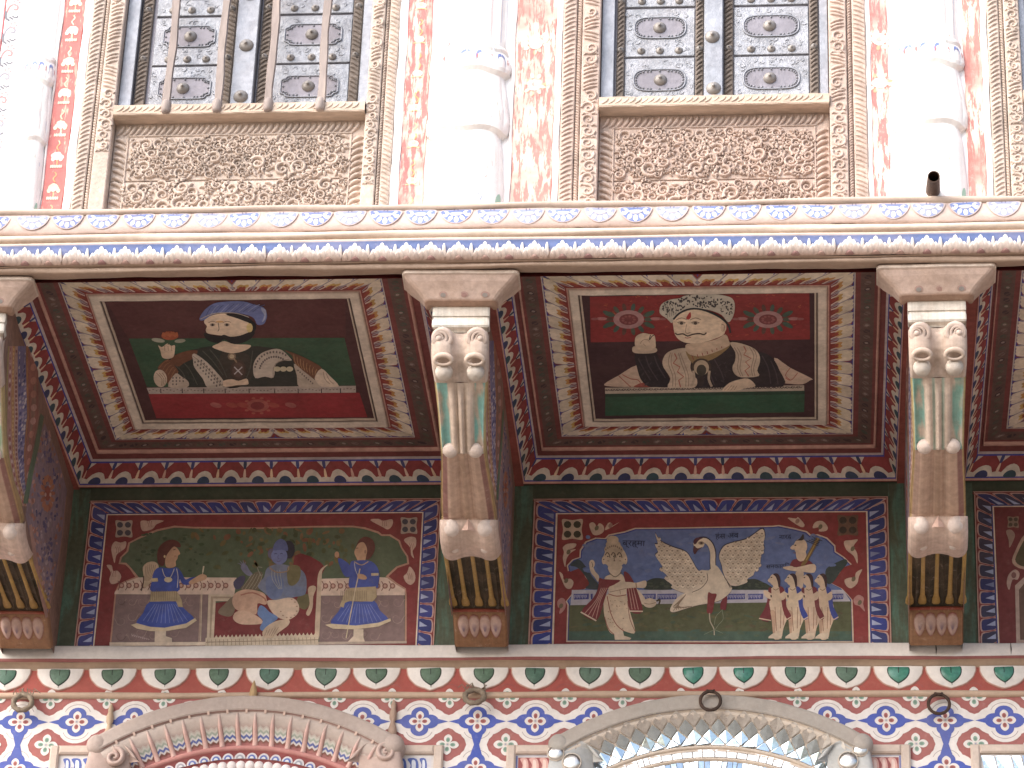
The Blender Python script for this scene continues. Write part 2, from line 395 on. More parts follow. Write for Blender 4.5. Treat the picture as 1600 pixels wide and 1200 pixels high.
for i in range(-14, 54):
    x = x0+i*.0738+.004*sin(i*1.7)
    o = bpy.data.objects.new('leaf', lm[(i*5+i//4) % 2]); link(o, cor)
    o.location = (x-cor_off.x, -.0006, .0004*sin(i*1.9)); o.scale = (1+.05*sin(i*2.3), 1, 1)

# ================================================================== UPPER STOREY
def strip_box(name, x0, x1, y, mat, parent, col, z0=.06, z1=1.9, k=0., n=46, depth=.03):
    """a tall painted plaster strip with a hand-cut edge"""
    b = MB(); b.col = lin(col); rows = []
    for i in range(n+1):
        z = z0+(z1-z0)*i/n; a = jit(z*3, .0014, k); c = jit(z*3+5, .0014, k)
        rows.append([(x0+a, y+depth, z), (x0+a, y+.002, z), (x0+a+.002, y, z), (x1+c-.002, y, z), (x1+c, y+.002, z), (x1+c, y+depth, z)])
    b.grid(rows); return b.build(name, mat, parent)

def strip_flowers(parent, x0, x1, y, k, cols, kind):
    R = random.Random(k); xc = (x0+x1)/2; w = (x1-x0)/2; z = .0; i = 0
    while z < .9:
        p = Paint(lambda u, v, d: (u, y-.0006-d, v)); c = cols[i % len(cols)]
        if kind == 'sprig':
            for j in range(9):
                a = pi*j/8; p.ell(xc+w*.42*cos(a)+R.uniform(-1, 1)*.003, z+.02*sin(a), .006, .0075, c, 1, rot=a)
            p.ell(xc, z+.006, w*.3, .010, (236, 190, 180), 2); p.stroke([(xc, z-.03), (xc+.002, z-.012), (xc, z)], .004, (226, 160, 90), 1)
            for j in range(-3, 4): p.ell(xc+j*w*.16, z-.026, .0025, .006, (230, 190, 170), 2)
            p.stroke([(xc+.003, z+.03), (xc-.004, z+.042), (xc+.004, z+.056), (xc-.002, z+.066)], .004, (228, 150, 80), 1); z += .112+R.uniform(-.006, .006)
        elif kind == 'scroll':
            p.ell(xc, z, w*.42, .012, c, 1); p.ell(xc, z+.004, w*.22, .006, (226, 170, 150), 2); p.stroke([(xc-w*.5, z-.014), (xc, z-.010), (xc+w*.5, z-.014)], .004, (206, 170, 110), 1)
            p.stroke([(xc, z+.016), (xc+w*.2, z+.03), (xc-w*.15, z+.046), (xc+w*.2, z+.062), (xc, z+.074)], .0045, (226, 150, 80), 1); z += .13+R.uniform(-.01, .01)
        else:
            if R.random() < .35: z += .155; i += 1; continue
            for j in range(9):
                a = 2*pi*j/9+R.uniform(0, .5); rr = R.uniform(.024, .034); p.ell(xc+rr*cos(a), z+rr*sin(a), .010, .006, ((214, 160, 120), (176, 178, 160), c)[j % 3], 1, rot=a, n=9)
            p.smooth([(xc+.024*cos(q)*R.uniform(.8, 1.1), z+.021*sin(q)*R.uniform(.8, 1.1)) for q in [k_*.698 for k_ in range(9)]], (230, 190, 182), 2); p.ell(xc+.002, z+.001, .010, .008, (210, 158, 152), 3); z += .155+R.uniform(-.02, .02)
        i += 1
        p.build('painted_flower', M['red'], parent)

def pilaster(xc, r, label, loc, strips, flecks, shaftcol=(238, 234, 230)):
    t = thing('pilaster', label, 'pilaster', (xc, -1.31, .1), group='painted pilasters between the upper windows')
    O = Vector((xc, -1.31, .1)); f = r/.12
    prof = [(.113, .06), (.112, .20), (.107, .33), (.102, .362), (.1015, .372), (.1185, .383), (.1215, .396), (.1225, .42), (.119, .46), (.110, .52), (.104, .562), (.1025, .580), (.117, .592), (.1205, .604), (.119, .63), (.1135, .652), (.1065, .662), (.112, .672), (.110, .682)]
    b = MB(); n = 56
    rows = []
    for q, z in prof:
        lob = .035 if .40 < z < .57 or .60 < z < .64 else .008
        def lump(k): a_ = pi*k/n; return q*(1+lob*(abs(sin(a_*7))**.6-.6)+.012*sin(a_*3.1+z*23+xc*5)+.010*sin(a_*9+z*61))
        rows.append([(lump(k)*f*cos(pi+pi*k/n), lump(k)*.62*max(f, .7)*sin(pi+pi*k/n), z-.1+.004*sin(pi*k/n*5+z*9)) for k in range(n+1)])
    b.col = lin((236, 232, 228)); b.grid(rows); b.build('base', M['white'], t)
    b = MB(); rows = []; n = 64
    for z in (.682, .75, .85, .95, 1.2, 1.9):
        row = []
        for k in range(n+1):
            a = pi+pi*k/n; q = .103*f*(1-.05*abs(cos(k*pi/8))**.5*(1 if z > .69 else 0)); row.append((q*cos(a), q*.62*max(f, .7)*sin(a), z-.1))
        rows.append(row)
    b.col = lin(shaftcol); b.grid(rows); b.build('fluted_shaft', M['white'], t)
    # flaking blue and rose paint left on the drum
    R = random.Random(flecks); p = Paint(lambda a, z, d: ((.1225*f*q_(z)+d+.001)*cos(pi+a), (.1225*.62*max(f, .7)*q_(z)+d+.001)*sin(pi+a), z-.1))
    def q_(z):
        for (r0, z0), (r1, z1) in zip(prof, prof[1:]):
            if z0 <= z <= z1: return (r0+(r1-r0)*(z-z0)/(z1-z0))/.1225
        return .103/.1225 if z > .682 else .113/.1225
    for a in (.62, .98, 1.5, 1.9, 2.5):
        if R.random() < .8:
            c = (112, 134, 196)
            p.stroke([(a-.16, .612), (a-.12, .640), (a, .648)], .011, c, 1); p.stroke([(a+.16, .612), (a+.12, .640), (a+.02, .648)], .011, c, 1)
            p.ell(a+.27, .63, .03, .010, (196, 110, 108), 1)
    for k in range(46):
        a = R.uniform(.25, 2.9); z = R.choice((R.uniform(.43, .5), R.uniform(.65, .74), R.uniform(.2, .34), R.uniform(.08, .15)))
        p.ell(a, z, R.uniform(.008, .04), R.uniform(.002, .007), R.choice(((206, 150, 148), (150, 164, 200), (196, 200, 180), (214, 190, 176), (170, 176, 160))), 1, rot=R.uniform(0, 3), n=7)
    for a in (.5, .8, 1.25, 1.85, 2.2, 2.6):
        p.stroke([(a, .70), (a+.008, .80), (a, .96)], .012, (132, 150, 200) if R.random() < .7 else (196, 150, 150), 1)
    for (a0, a1, z0, z1) in ((.3, .5, .075, .12), (2.5, 2.8, .08, .16), (1.9, 2.3, .075, .10)):
        p.smooth([(a0, z0), (a1, z0), (a1-.03, z1), (a0+.06, z1-.01)], (150, 190, 168), 1)
    p.build('paint_remnants', M['white'], t, kind='stuff')
    for nm, x0, x1, y, mat, col, kind in strips:
        o = strip_box(nm, x0-xc, x1-xc, -.007 if nm == 'red_strip' else -.010, M[mat], t, col, z0=-.04, z1=1.8, k=x0*9)
        if kind:
            strip_flowers(t, x0-xc, x1-xc, -.007, int(x0*100)+500, ((236, 200, 190), (238, 208, 170)), kind)
    return t
WS = (240, 238, 236); RS = (198, 104, 100)
pilaster(-.196, .054, 'narrow white half column at the far left beside the fresh red strip', None,
         [('red_strip', -.141, -.077, 0, 'redfresh', RS, 'sprig'), ('white_edge', -.0765, -.052, 0, 'white', WS, None), ('white_edge', -.1465, -.1415, 0, 'white', (226, 214, 210), None)], 3)
pilaster(1.106, .12, 'broad whitewashed half column between the two shuttered windows with worn red strips', None,
         [('white_edge', .887, .911, 0, 'white', WS, None), ('red_strip', .912, .984, 0, 'red', RS, 'scroll'), ('white_edge', 1.228, 1.2375, 0, 'white', (226, 214, 210), None),
          ('red_strip', 1.238, 1.357, 0, 'red', (206, 122, 114), 'rose'), ('white_edge', 1.358, 1.3755, 0, 'white', WS, None)], 8)
pilaster(2.450, .108, 'whitewashed half column above the rusty pipe with blue painted petals on its ring', None,
         [('white_edge', 2.2735, 2.285, 0, 'white', WS, None), ('red_strip', 2.2855, 2.336, 0, 'red', (198, 112, 108), 'rose'),
          ('red_strip', 2.556, 2.608, 0, 'red', (204, 124, 114), None), ('white_edge', 2.6085, 2.6265, 0, 'white', WS, None)], 21)
# painted floral strip left of the narrow column
fs = thing('floral_strip', 'white wall strip painted with grey and pink scrolls at the far left edge', 'painted strip', (-.30, -1.31, .1))
strip_box('plaster_face', -.022, .050, -.006, M['white'], fs, (240, 238, 238), z0=-.04, z1=1.8)
strip_box('red_line', -.0265, -.0225, -.007, M['redfresh'], fs, (190, 90, 96), z0=-.04, z1=1.8)
strip_box('white_edge', -.05, -.027, -.006, M['white'], fs, (240, 238, 238), z0=-.04, z1=1.8)
strip_box('blue_line', -.058, -.0505, -.007, M['white'], fs, (170, 184, 220), z0=-.04, z1=1.8)
p = Paint(lambda u, v, d: (u, -.0066-d, v)); z = .0; i = 0
while z < .9:
    s = 1 if i % 2 else -1; g_ = (112, 114, 126)
    p.stroke([(-.018, z), (-.012, z+.02), (.0, z+.03), (.014, z+.022), (.012, z+.010), (.002, z+.012)], .006, (206, 130, 132) if s > 0 else (150, 150, 160), 1)
    p.stroke([(-.02, z+.005), (-.018, z-.02), (-.006, z-.03)], .007, g_, 1)
    p.stroke([(.0, z-.012), (.01, z-.02), (.02, z-.014)], .005, g_, 1); p.stroke([(-.008, z-.016), (.004, z-.026)], .006, g_, 1)
    for k in range(5):
        a = 2*pi*k/5; p.ell(.008+.010*cos(a), z-.048+.010*sin(a), .004, .004, (214, 150, 152), 1)
    z += .085; i += 1
p.build('painted_scroll', M['white'], fs)

# ---- carved wooden windows
def leafrow(b, x0, x1, z0, z1, pitch, mp, w, h, vert=True, lean=1, R=None):
    """row of slanting carved leaves along a strip"""
    q = z0 if vert else x0; end = z1 if vert else x1
    while q < end-pitch:
        r1 = R.uniform(-.1, .1)
        if vert: pts = [(x0+(x1-x0)*t, q+pitch*(lean*(t-.5)*1.0+.5)+pitch*.25*sin(t*pi)+r1*pitch) for t in (0, .25, .5, .75, 1)]
        else: pts = [(q+pitch*(lean*(t-.5)*1.1+.5)+pitch*.25*sin(t*pi)+r1*pitch, z0+(z1-z0)*t) for t in (0, .25, .5, .75, 1)]
        b.carve(pts, [w*.5, w, w*1.1, w*.9, w*.3], [h*.5, h, h*1.1, h, h*.4], mp); q += pitch*R.uniform(.94, 1.06)
def spiral(b, cx, cz, r, turns, a0, sgn, w, h, mp, n=18):
    pts = []; ws = []; hs = []
    for i in range(n+1):
        t = i/n; rr = r*(1-t)**.85+.0008; a = a0+sgn*turns*2*pi*t
        pts.append((cx+rr*cos(a), cz+rr*sin(a))); ws.append(w*(1-.55*t)); hs.append(h*(.55+.45*sin(pi*min(1, t*1.4+.15))))
    b.carve(pts, ws, hs, mp)
def scrollwork(b, x0, x1, z0, z1, mp, R, r0=.012, r1=.0245, tries=1500, mirror=True, dens=.74):
    """dense foliage: spirals, commas and rosettes packed by rejection, mirrored about the middle"""
    xm = (x0+x1)/2; done = []
    def emit(fn):
        for s in ((1, -1) if mirror else (1,)): fn((lambda x, y, d: mp(x, y, d)) if s == 1 else (lambda x, y, d: mp(2*xm-x, y, d)))
    xe = xm if mirror else x1
    for k in range(tries):
        r = R.uniform(r0, r1)*(1 if k < tries*.4 else .62 if k < tries*.75 else .42); cx = R.uniform(x0+r, xe-(0 if mirror else r)); cz = R.uniform(z0+r, z1-r)
        if any((cx-a)**2+(cz-c)**2 < (dens*(r+q))**2 for a, c, q in done): continue
        done.append((cx, cz, r)); a0 = R.uniform(0, 2*pi); sg = R.choice((-1, 1)); ty = R.random()
        if r > .011:
            if ty < .72:
                emit(lambda m: spiral(b, cx, cz, r*1.05, R_t, a0, sg, r*.27, .006+r*.27, m) if True else None) if not _set(R, r) else None
                for q in range(3):
                    aa = a0-sg*(.5+q*.55); p0 = (cx+r*1.0*cos(aa), cz+r*1.0*sin(aa)); p2 = (cx+r*1.62*cos(aa-sg*.45), cz+r*1.62*sin(aa-sg*.45)); p1 = (cx+r*1.36*cos(aa-sg*.08), cz+r*1.36*sin(aa-sg*.08))
                    emit(lambda m: b.carve([p0, p1, p2], [r*.26, r*.28, r*.06], [.007, .010, .003], m))
            else:
                for q in range(7):
                    aa = a0+2*pi*q/7
                    emit(lambda m: b.carve([(cx+r*.3*cos(aa), cz+r*.3*sin(aa)), (cx+r*.62*cos(aa), cz+r*.62*sin(aa)), (cx+r*.95*cos(aa), cz+r*.95*sin(aa))], [r*.15, r*.27, r*.08], [.007, .011, .003], m))
                emit(lambda m: spiral(b, cx, cz, r*.32, 1.1, 0, 1, r*.16, .011, m, 8))
        else:
            aa = a0; bend = R.choice((-1, 1))*.8
            pts = [(cx+r*1.25*(t-.5)*2*cos(aa)-bend*r*(1-(2*t-1)**2)*sin(aa)*.6, cz+r*1.25*(t-.5)*2*sin(aa)+bend*r*(1-(2*t-1)**2)*cos(aa)*.6) for t in (0, .25, .5, .75, 1)]
            emit(lambda m: b.carve(pts, [r*.2, r*.45, r*.5, r*.4, r*.08], [.004, .009, .010, .008, .002], m))
R_t = 1.5
def _set(R, r):
    global R_t; R_t = R.uniform(1.25, 1.75); return False

def dome(b, x, y, z, r, h):
    b.lathe([(0, h), (r*.17, h*.99), (r*.2, h*.74), (r*.22, h*.66), (r*.55, h*.58), (r*.85, h*.32), (r*.98, h*.08), (r, 0)], (x, y, z), (0, -1, 0), n=16)
def oval(cx, cz, a, c, n, notch):
    pts = []
    for k in range(n):
        t = 2*pi*k/n; e = .45 if not notch else .36
        x = a*abs(cos(t))**e*(1 if cos(t) > 0 else -1); z_ = c*abs(sin(t))**(.75 if not notch else .36)*(1 if sin(t) > 0 else -1)
        if notch:
            q = min(1, abs(x)/a); q2 = min(1, abs(z_)/c)
            if q > .8 and q2 > .62: f = 1-.55*min((q-.8)/.2, (q2-.62)/.38); x *= 1-(1-f)*.22; z_ *= 1-(1-f)*.5
        else:
            d = max(0, abs(x)-(a-c)); x = (abs(x) if d == 0 else a-c+d)*(1 if x > 0 else -1)
        pts.append((cx+x, cz+z_))
    return pts
def leaf_door(win, O, stile, s1, panel, s2, notch, R, first):
    """one metal-faced leaf: stile, carved battens, embossed plates with bosses and studs"""
    d = bpy.data.objects.new('door_leaf', None); link(d, win); zt = 1.6
    def put(nm, b, mat, sm=False, kind=None): return b.build(nm, M[mat], d, smooth=sm, kind=kind)
    L = lambda a, c: (a-O.x, c)
    if stile:
        b = MB(); b.bevbox((stile[0]-O.x, -1.292-O.y, .50-O.z), (stile[1]-O.x, -1.25-O.y, zt-O.z), .002); put('stile', b, 'metalplain')
    b = MB(); b.box((min(s1[0], panel[0])-.012-O.x, -1.262-O.y, .49-O.z), (s2[1]+.006-O.x, -1.245-O.y, zt-O.z)); put('backing', b, 'metalin')
    for s in (s1, s2):
        b = MB(); b.bevbox((s[0]-O.x, -1.276-O.y, .535-O.z), (s[1]-O.x, -1.262-O.y, zt-O.z), .003); bt = put('carved_batten', b, 'darkwood')
        c = MB(); c.sm = True
        leafrow(c, s[0]+.003-O.x, s[1]-.003-O.x, .55-O.z, 1.0-O.z, .017, lambda x, y, h: (x, -1.2755-O.y-h, y), .0042, .006, True, R.choice((-1, 1)), R)
        c.build('carving', M['darkwood'], bt, kind='stuff')
        for z in (.712, .893):
            c = MB(); dome(c, (s[0]+s[1])/2-O.x, -1.277-O.y, z-O.z, .0105, .014); put('stud', c, 'boss', True)
    xa, xb = panel; cx = (xa+xb)/2
    for zb, ztop, zc in ((.533, .6875, .607), (.6935, .868, .797), (.8755, 1.05, .978), (1.056, 1.23, 1.16), (1.236, 1.6, 1.4)):
        b = MB(); b.bevbox((xa-O.x, -1.268-O.y, zb-O.z), (xb-O.x, -1.255-O.y, ztop-O.z), .002); put('panel', b, 'metal')
        if zb > 1.0: continue
        a_, c_ = (xb-xa)*.37, .038
        ring = oval(cx, zc, a_, c_, 56, notch)
        b = MB(); pts = [(x-O.x, -1.2695-O.y, z-O.z) for x, z in ring]; b.tube(pts, .0028, 5, close=True); put('oval_rim', b, 'metalplain', True)
        b = MB(); m_ = len(ring); vs = [(cx+(x-cx)*.97-O.x, -1.2688-O.y, zc+(z-zc)*.95-O.z) for x, z in ring]; b.add(vs, [tuple(range(m_))]); put('oval_field', b, 'metalin')
        b = MB()
        for k in range(0, m_):
            x, z = cx+(ring[k][0]-cx)*.91, zc+(ring[k][1]-zc)*.83
            if k % 2 == 0 or abs(ring[k][0]-cx) < a_*.6: b.lathe([(0, .0042), (.0024, .003), (.0035, 0)], (x-O.x, -1.2692-O.y, z-O.z), (0, -1, 0), n=6)
        put('beading', b, 'metalplain', True, 'stuff')
        b = MB(); b.sm = True                          # repousse foliage round the oval
        for k in range(46):
            x = R.uniform(xa+.008, xb-.008); z = R.uniform(zb+.022, ztop-.008)
            if ((x-cx)/(a_*1.12))**4+((z-zc)/(c_*1.15))**4 < 1: continue
            a = R.uniform(0, 6.28); r = R.uniform(.005, .011); sg = R.choice((-1, 1))
            spiral(b, x-O.x, z-O.z, r, .8, a, sg, .0022, .0017, lambda u, v, h: (u, -1.2682-O.y-h, v), 8)
        put('embossing', b, 'metal', True, 'stuff')
        b = MB(); dome(b, cx-O.x+R.uniform(-.006, .006), -1.2692-O.y, zc-O.z, .020, .020); put('boss', b, 'boss', True)
        if zb > .6:
            for k in (-1, 0, 1):
                b = MB(); dome(b, cx+k*(xb-xa)*.27-O.x, -1.2685-O.y, zb+.020-O.z, .0125, .012); put('stud', b, 'boss', True)
    return d

def carved_window(label, xo0, xi0, xi1, xo1, mat, leaves, post, notch, bars, seed, plain_left):
    R = random.Random(seed); O = Vector(((xi0+xi1)/2, -1.30, .1))
    t = thing('carved_window', label, 'window', O, group='carved wooden windows of the upper storey')
    Y = -1.322
    for a, c, flip in ((xo0, xi0, 1), (xo1, xi1, -1)):
        lo, hi = min(a, c), max(a, c); w = hi-lo
        # outer strip, bead, inner strip (from outside to inside)
        o1 = (a, a+flip*w*.36); o2 = (a+flip*w*.38, a+flip*w*.50); o3 = (a+flip*w*.52, c)
        fr = MB()
        for (u, v), y in ((o1, Y), (o2, Y+.006), (o3, Y-.003)):
            q0, q1 = min(u, v), max(u, v); rows = []
            fr.bevbox((q0-O.x, y-O.y, -.04), (q1-O.x, -1.25-O.y, 1.75), .003)
        fr.box((lo+.002-O.x, Y+.02-O.y, -.04), (hi-.002-O.x, -1.24-O.y, 1.75))
        jo = fr.build('jamb', M[mat], t)
        cv = MB(); cv.sm = True
        q0, q1 = sorted(o1); leafrow(cv, q0+.004-O.x, q1-.004-O.x, -.02, .85, .0165, lambda x, y, h: (x, Y+.0005-O.y-h, y), .0042, .0055, True, flip, R)
        q0, q1 = sorted(o2); leafrow(cv, q0+.001-O.x, q1-.001-O.x, -.02, .85, .0095, lambda x, y, h: (x, Y+.0065-O.y-h, y), .003, .005, True, -flip, R)
        q0, q1 = sorted(o3)
        zlow = .25 if plain_left and flip == 1 else -.02 if not plain_left else .12
        z = zlow
        while z < .85:
            r = (q1-q0)*.36; k = R.random(); xx = (q0+q1)/2-O.x
            if z < .37 or k < .45:
                spiral(cv, xx+R.uniform(-1, 1)*.004, z+r, r*R.uniform(.8, 1.1), 1.3, R.uniform(0, 6.28), R.choice((-1, 1)), .0048, .008, lambda x, y, h: (x, Y-.0025-O.y-h, y))
                for e in (-1, 1): cv.carve([(xx+e*r*.3, z-r*.1), (xx+e*r*.8, z+r*.1), (xx+e*r*1.15, z-r*.25)], [.003, .005, .001], [.004, .007, .002], lambda x, y, h: (x, Y-.0025-O.y-h, y))
                z += r*2.15
            else:
                leafrow(cv, q0+.006-O.x, q1-.006-O.x, z, z+.05, .013, lambda x, y, h: (x, Y-.0025-O.y-h, y), .0045, .007, True, R.choice((-1, 1)), R); z += .045
        cv.build('carving', M[mat], jo, kind='stuff')
    # sill
    b = MB(); n = 30; rows = []
    for i in range(n+1):
        x = xi0+.001+(xi1-xi0-.002)*i/n-O.x; j = jit(x*9, .0015, seed)
        rows.append([(x, -.0+.06, .405), (x, -.034+j, .4045), (x, -.0385+j, .401), (x, -.0385+j*.5, .371+j), (x, -.036, .3675), (x, .05, .3675)])
    b.grid(rows); b.add([rows[0][k] for k in range(6)], [(0, 1, 2, 3, 4, 5)]); so_ = b.build('sill', M['sill'], t)
    c = MB(); c.sm = True; leafrow(c, xi0+.01-O.x, xi1-.01-O.x, .378, .398, .019, lambda x, y, h: (x, -.0382-h, y), .0035, .003, False, .9, R); c.build('carving', M['sill'], so_, kind='stuff')
    # apron: two carved boards
    ap = bpy.data.objects.new('apron_panel', None); link(ap, t)
    zs = .128+.05*R.random()
    for z0, z1 in ((-.03, zs), (zs+.0035, .369)):
        b = MB(); b.bevbox((xi0+.001-O.x, .016, z0), (xi1-.001-O.x, .05, z1), .002); bo = b.build('board', M[mat], ap)
    b = MB(); b.sm = True; mp = lambda x, y, h: (x, .0165-h*1.15, y)
    X0, X1 = xi0-O.x, xi1-O.x
    scrollwork(b, X0+.045, X1-.045, .0, zs-.002, mp, R, tries=2000, mirror=False); scrollwork(b, X0+.045, X1-.045, zs+.006, .322, mp, R, tries=3800, mirror=False)
    leafrow(b, X0+.01, X1-.01, .328, .364, .0185, mp, .0055, .008, False, 1, R)
    leafrow(b, X0+.006, X0+.04, -.02, .33, .022, mp, .0062, .010, True, -.8, R); leafrow(b, X1-.04, X1-.006, -.02, .33, .022, mp, .0062, .010, True, .8, R)
    b.carve([(X0+.043, -.02), (X0+.043, .32)], .003, .006, mp); b.carve([(X1-.043, -.02), (X1-.043, .32)], .003, .006, mp); b.carve([(X0+.04, .325), (X1-.04, .325)], .0025, .005, mp)
    b.build('carving', M[mat], ap, kind='stuff')
    # opening
    b = MB(); b.box((xi0-.01-O.x, -1.235-O.y, -.04), (xi1+.01-O.x, -1.225-O.y, 1.75)); b.build('back_board', M['dark'], t)
    for k, lf in enumerate(leaves): leaf_door(t, O, *lf, notch, R, k == 0)
    if post:
        b = MB(); b.bevbox((post[0]-O.x, -1.300-O.y, .405), (post[1]-O.x, -1.25-O.y, 1.5), .003); po = b.build('centre_post', M['metalplain'], t)
        for z in (.552, .738, .928):
            b = MB(); dome(b, (post[0]+post[1])/2-O.x+R.uniform(-.004, .004), -1.300-O.y, z-O.z, .0225, .020); b.build('boss', M['boss'], po, smooth=True)
    for xb in bars:
        b = MB(); rows = []
        for i in range(25):
            z = .40+1.2*i/24; w = .0125+.0012*sin(i*1.9+xb*30); j = .0022*sin(i*.8+xb*20)
            rows.append([(xb+j-w-O.x, -.040, z), (xb+j-w+.003-O.x, -.048, z), (xb+j+w-.003-O.x, -.048, z), (xb+j+w-O.x, -.040, z), (xb+j+w-.003-O.x, -.032, z), (xb+j-w+.003-O.x, -.032, z)])
        b.grid(rows, close=True); bo = b.build('window_bar', M['barwood'], t)
        b = MB(); b.lathe([(.011, .046), (.0145, .040), (.0155, .026), (.0145, .010), (.011, .002), (0, .001)], (xb-.001-O.x, -.038, .368), (0, 0, 1), n=10); b.build('foot', M['barwood'], bo, smooth=True)
    return t
carved_window('left carved window guarded by four upright bars over its dark metal shutters', -.051, .048, .801, .886, 'wood',
              [((.0495, .088), (.092, .124), (.134, .347), (.349, .381), ), (None, (.461, .491), (.501, .735), (.737, .766))], (.388, .455), True, (.208, .360, .513, .668), 11, True)
bpy.context.view_layer.update()
# right-hand stile of the left window and the leaves of the middle one
b = MB(); w1 = [o for o in C.objects if o.name == 'carved_window'][0]; O = Vector(w1.location)
b.bevbox((.770-O.x, -1.292-O.y, .50-O.z), (.7995-O.x, -1.25-O.y, 1.6-O.z), .002); b.build('stile', M['metalplain'], w1)
w2 = carved_window('middle carved window without bars, oval bosses on its shutters and reddish carved apron', 1.3775, 1.489, 2.163, 2.271, 'woodpink',
              [((1.4905, 1.529), (1.535, 1.558), (1.560, 1.767), (1.769, 1.793)), (None, (1.8545, 1.881), (1.883, 2.105), (2.107, 2.133))], (1.7955, 1.852), False, (), 23, False)
O = Vector(w2.location); b = MB(); b.bevbox((2.137-O.x, -1.292-O.y, .50-O.z), (2.1615-O.x, -1.25-O.y, 1.6-O.z), .002); b.build('stile', M['metalplain'], w2)
carved_window('carved window cut by the right edge with a dark open shutter', 2.628, 2.722, 3.42, 3.525, 'wood',
              [((2.7235, 2.742), (2.85, 2.88), (2.89, 3.06), (3.065, 3.09))], None, True, (), 37, False)

# ---- rusty spout
sp = MB(); sp.col = (1, 1, 1)
a, e = Vector((2.452, -1.30, .150)), Vector((2.449, -1.492, .104))
ax = (e-a).normalized(); L = (e-a).length
sp.lathe([(.0205, 0), (.020, L*.5), (.0172, L), (.0150, L), (.0148, L-.03), (.014, L*.3), (0, L*.3)], a, ax, n=22)
tag(sp.build('drain_spout', M['pipe'], smooth=False), 'short rusty iron pipe sticking out below the right white column', 'pipe')

# ================================================================== CEILING COFFERS
CREAM = (214, 194, 170); MAROON = (124, 58, 54); DRED = (142, 48, 48); DARKF = (100, 74, 66); NAVY = (56, 62, 156); PINK = (192, 144, 128)
def lerp(a, b, t): return a+(b-a)*t
def ring_map(r0, z0, r1, z1, side, off):
    """side strip of a mitred frame between rectangle r0 (at height z0) and r1 (at z1): s along 0..1, t across 0..1"""
    (ax0, ay0, ax1, ay1), (bx0, by0, bx1, by1) = r0, r1
    A = {'L': ((ax0, ay0), (ax0, ay1)), 'R': ((ax1, ay0), (ax1, ay1)), 'F': ((ax0, ay0), (ax1, ay0)), 'B': ((ax0, ay1), (ax1, ay1))}[side]
    Bq = {'L': ((bx0, by0), (bx0, by1)), 'R': ((bx1, by0), (bx1, by1)), 'F': ((bx0, by0), (bx1, by0)), 'B': ((bx0, by1), (bx1, by1))}[side]
    slope = abs(z1-z0) > .01
    nx, ny = {'L': (1, 0), 'R': (-1, 0), 'F': (0, 1), 'B': (0, -1)}[side]
    def mp(s, t, d):
        x = lerp(lerp(A[0][0], A[1][0], s), lerp(Bq[0][0], Bq[1][0], s), t)
        y = lerp(lerp(A[0][1], A[1][1], s), lerp(Bq[0][1], Bq[1][1], s), t)
        z = lerp(z0, z1, t)
        if slope: return (x+nx*d*.8-off.x, y+ny*d*.8-off.y, z-d*.6-off.z)
        return (x-off.x, y-off.y, z-d-off.z)
    return mp
def ring_len(r, side): return (r[3]-r[1]) if side in 'LR' else (r[2]-r[0])
def grow(r, a, fb=None):
    fb = a if fb is None else fb
    return (r[0]-a, r[1]-fb, r[2]+a, r[3]+fb)

def petal_unit(p, s0, ds, lean, R):
    """cream acanthus petal with a yellow heart on red, edged in grey and blue; t 0 inner .. 1 outer"""
    L = lambda u, t: (s0+ds*(u+lean*(t-.5)*.55), t)
    j = R.uniform(-.03, .03)
    p.poly([L(.03, .12), L(-.04, .5), L(.02, .86), L(.2, .97), L(.5, .92+j), L(.8, .97), L(.98, .86), L(1.0, .5), L(.93, .12), L(.86, .10), L(.9, .55), L(.80, .46), L(.16, .46), L(.10, .55), L(.10, .10)], (150, 140, 150), 2)
    p.poly([L(.03, .44), L(.03, .85), L(.22, .935), L(.36, .90), L(.5, .95+j), L(.64, .90), L(.78, .935), L(.95, .85), L(.95, .44), L(.80, .34), L(.5, .42), L(.20, .34)], R.choice(((218, 202, 176), (208, 192, 168), (222, 206, 184))), 3)
    p.smooth([L(.24, .40), L(.34, .56), L(.5, .50), L(.66, .56), L(.76, .40), L(.62, .26), L(.5, .36), L(.38, .26)], R.choice(((204, 164, 70), (190, 150, 66), (196, 140, 60))), 4)
    p.smooth([L(.34, .32), L(.42, .43), L(.5, .38), L(.58, .43), L(.66, .32), L(.5, .14)], (152, 60, 40), 5)
    for u in (.2, .8): p.stroke([L(u, .12), L(u+(.05 if u < .5 else -.05), .30), L(u, .44)], .07*ds if False else abs(ds)*.10, (206, 186, 176), 3)

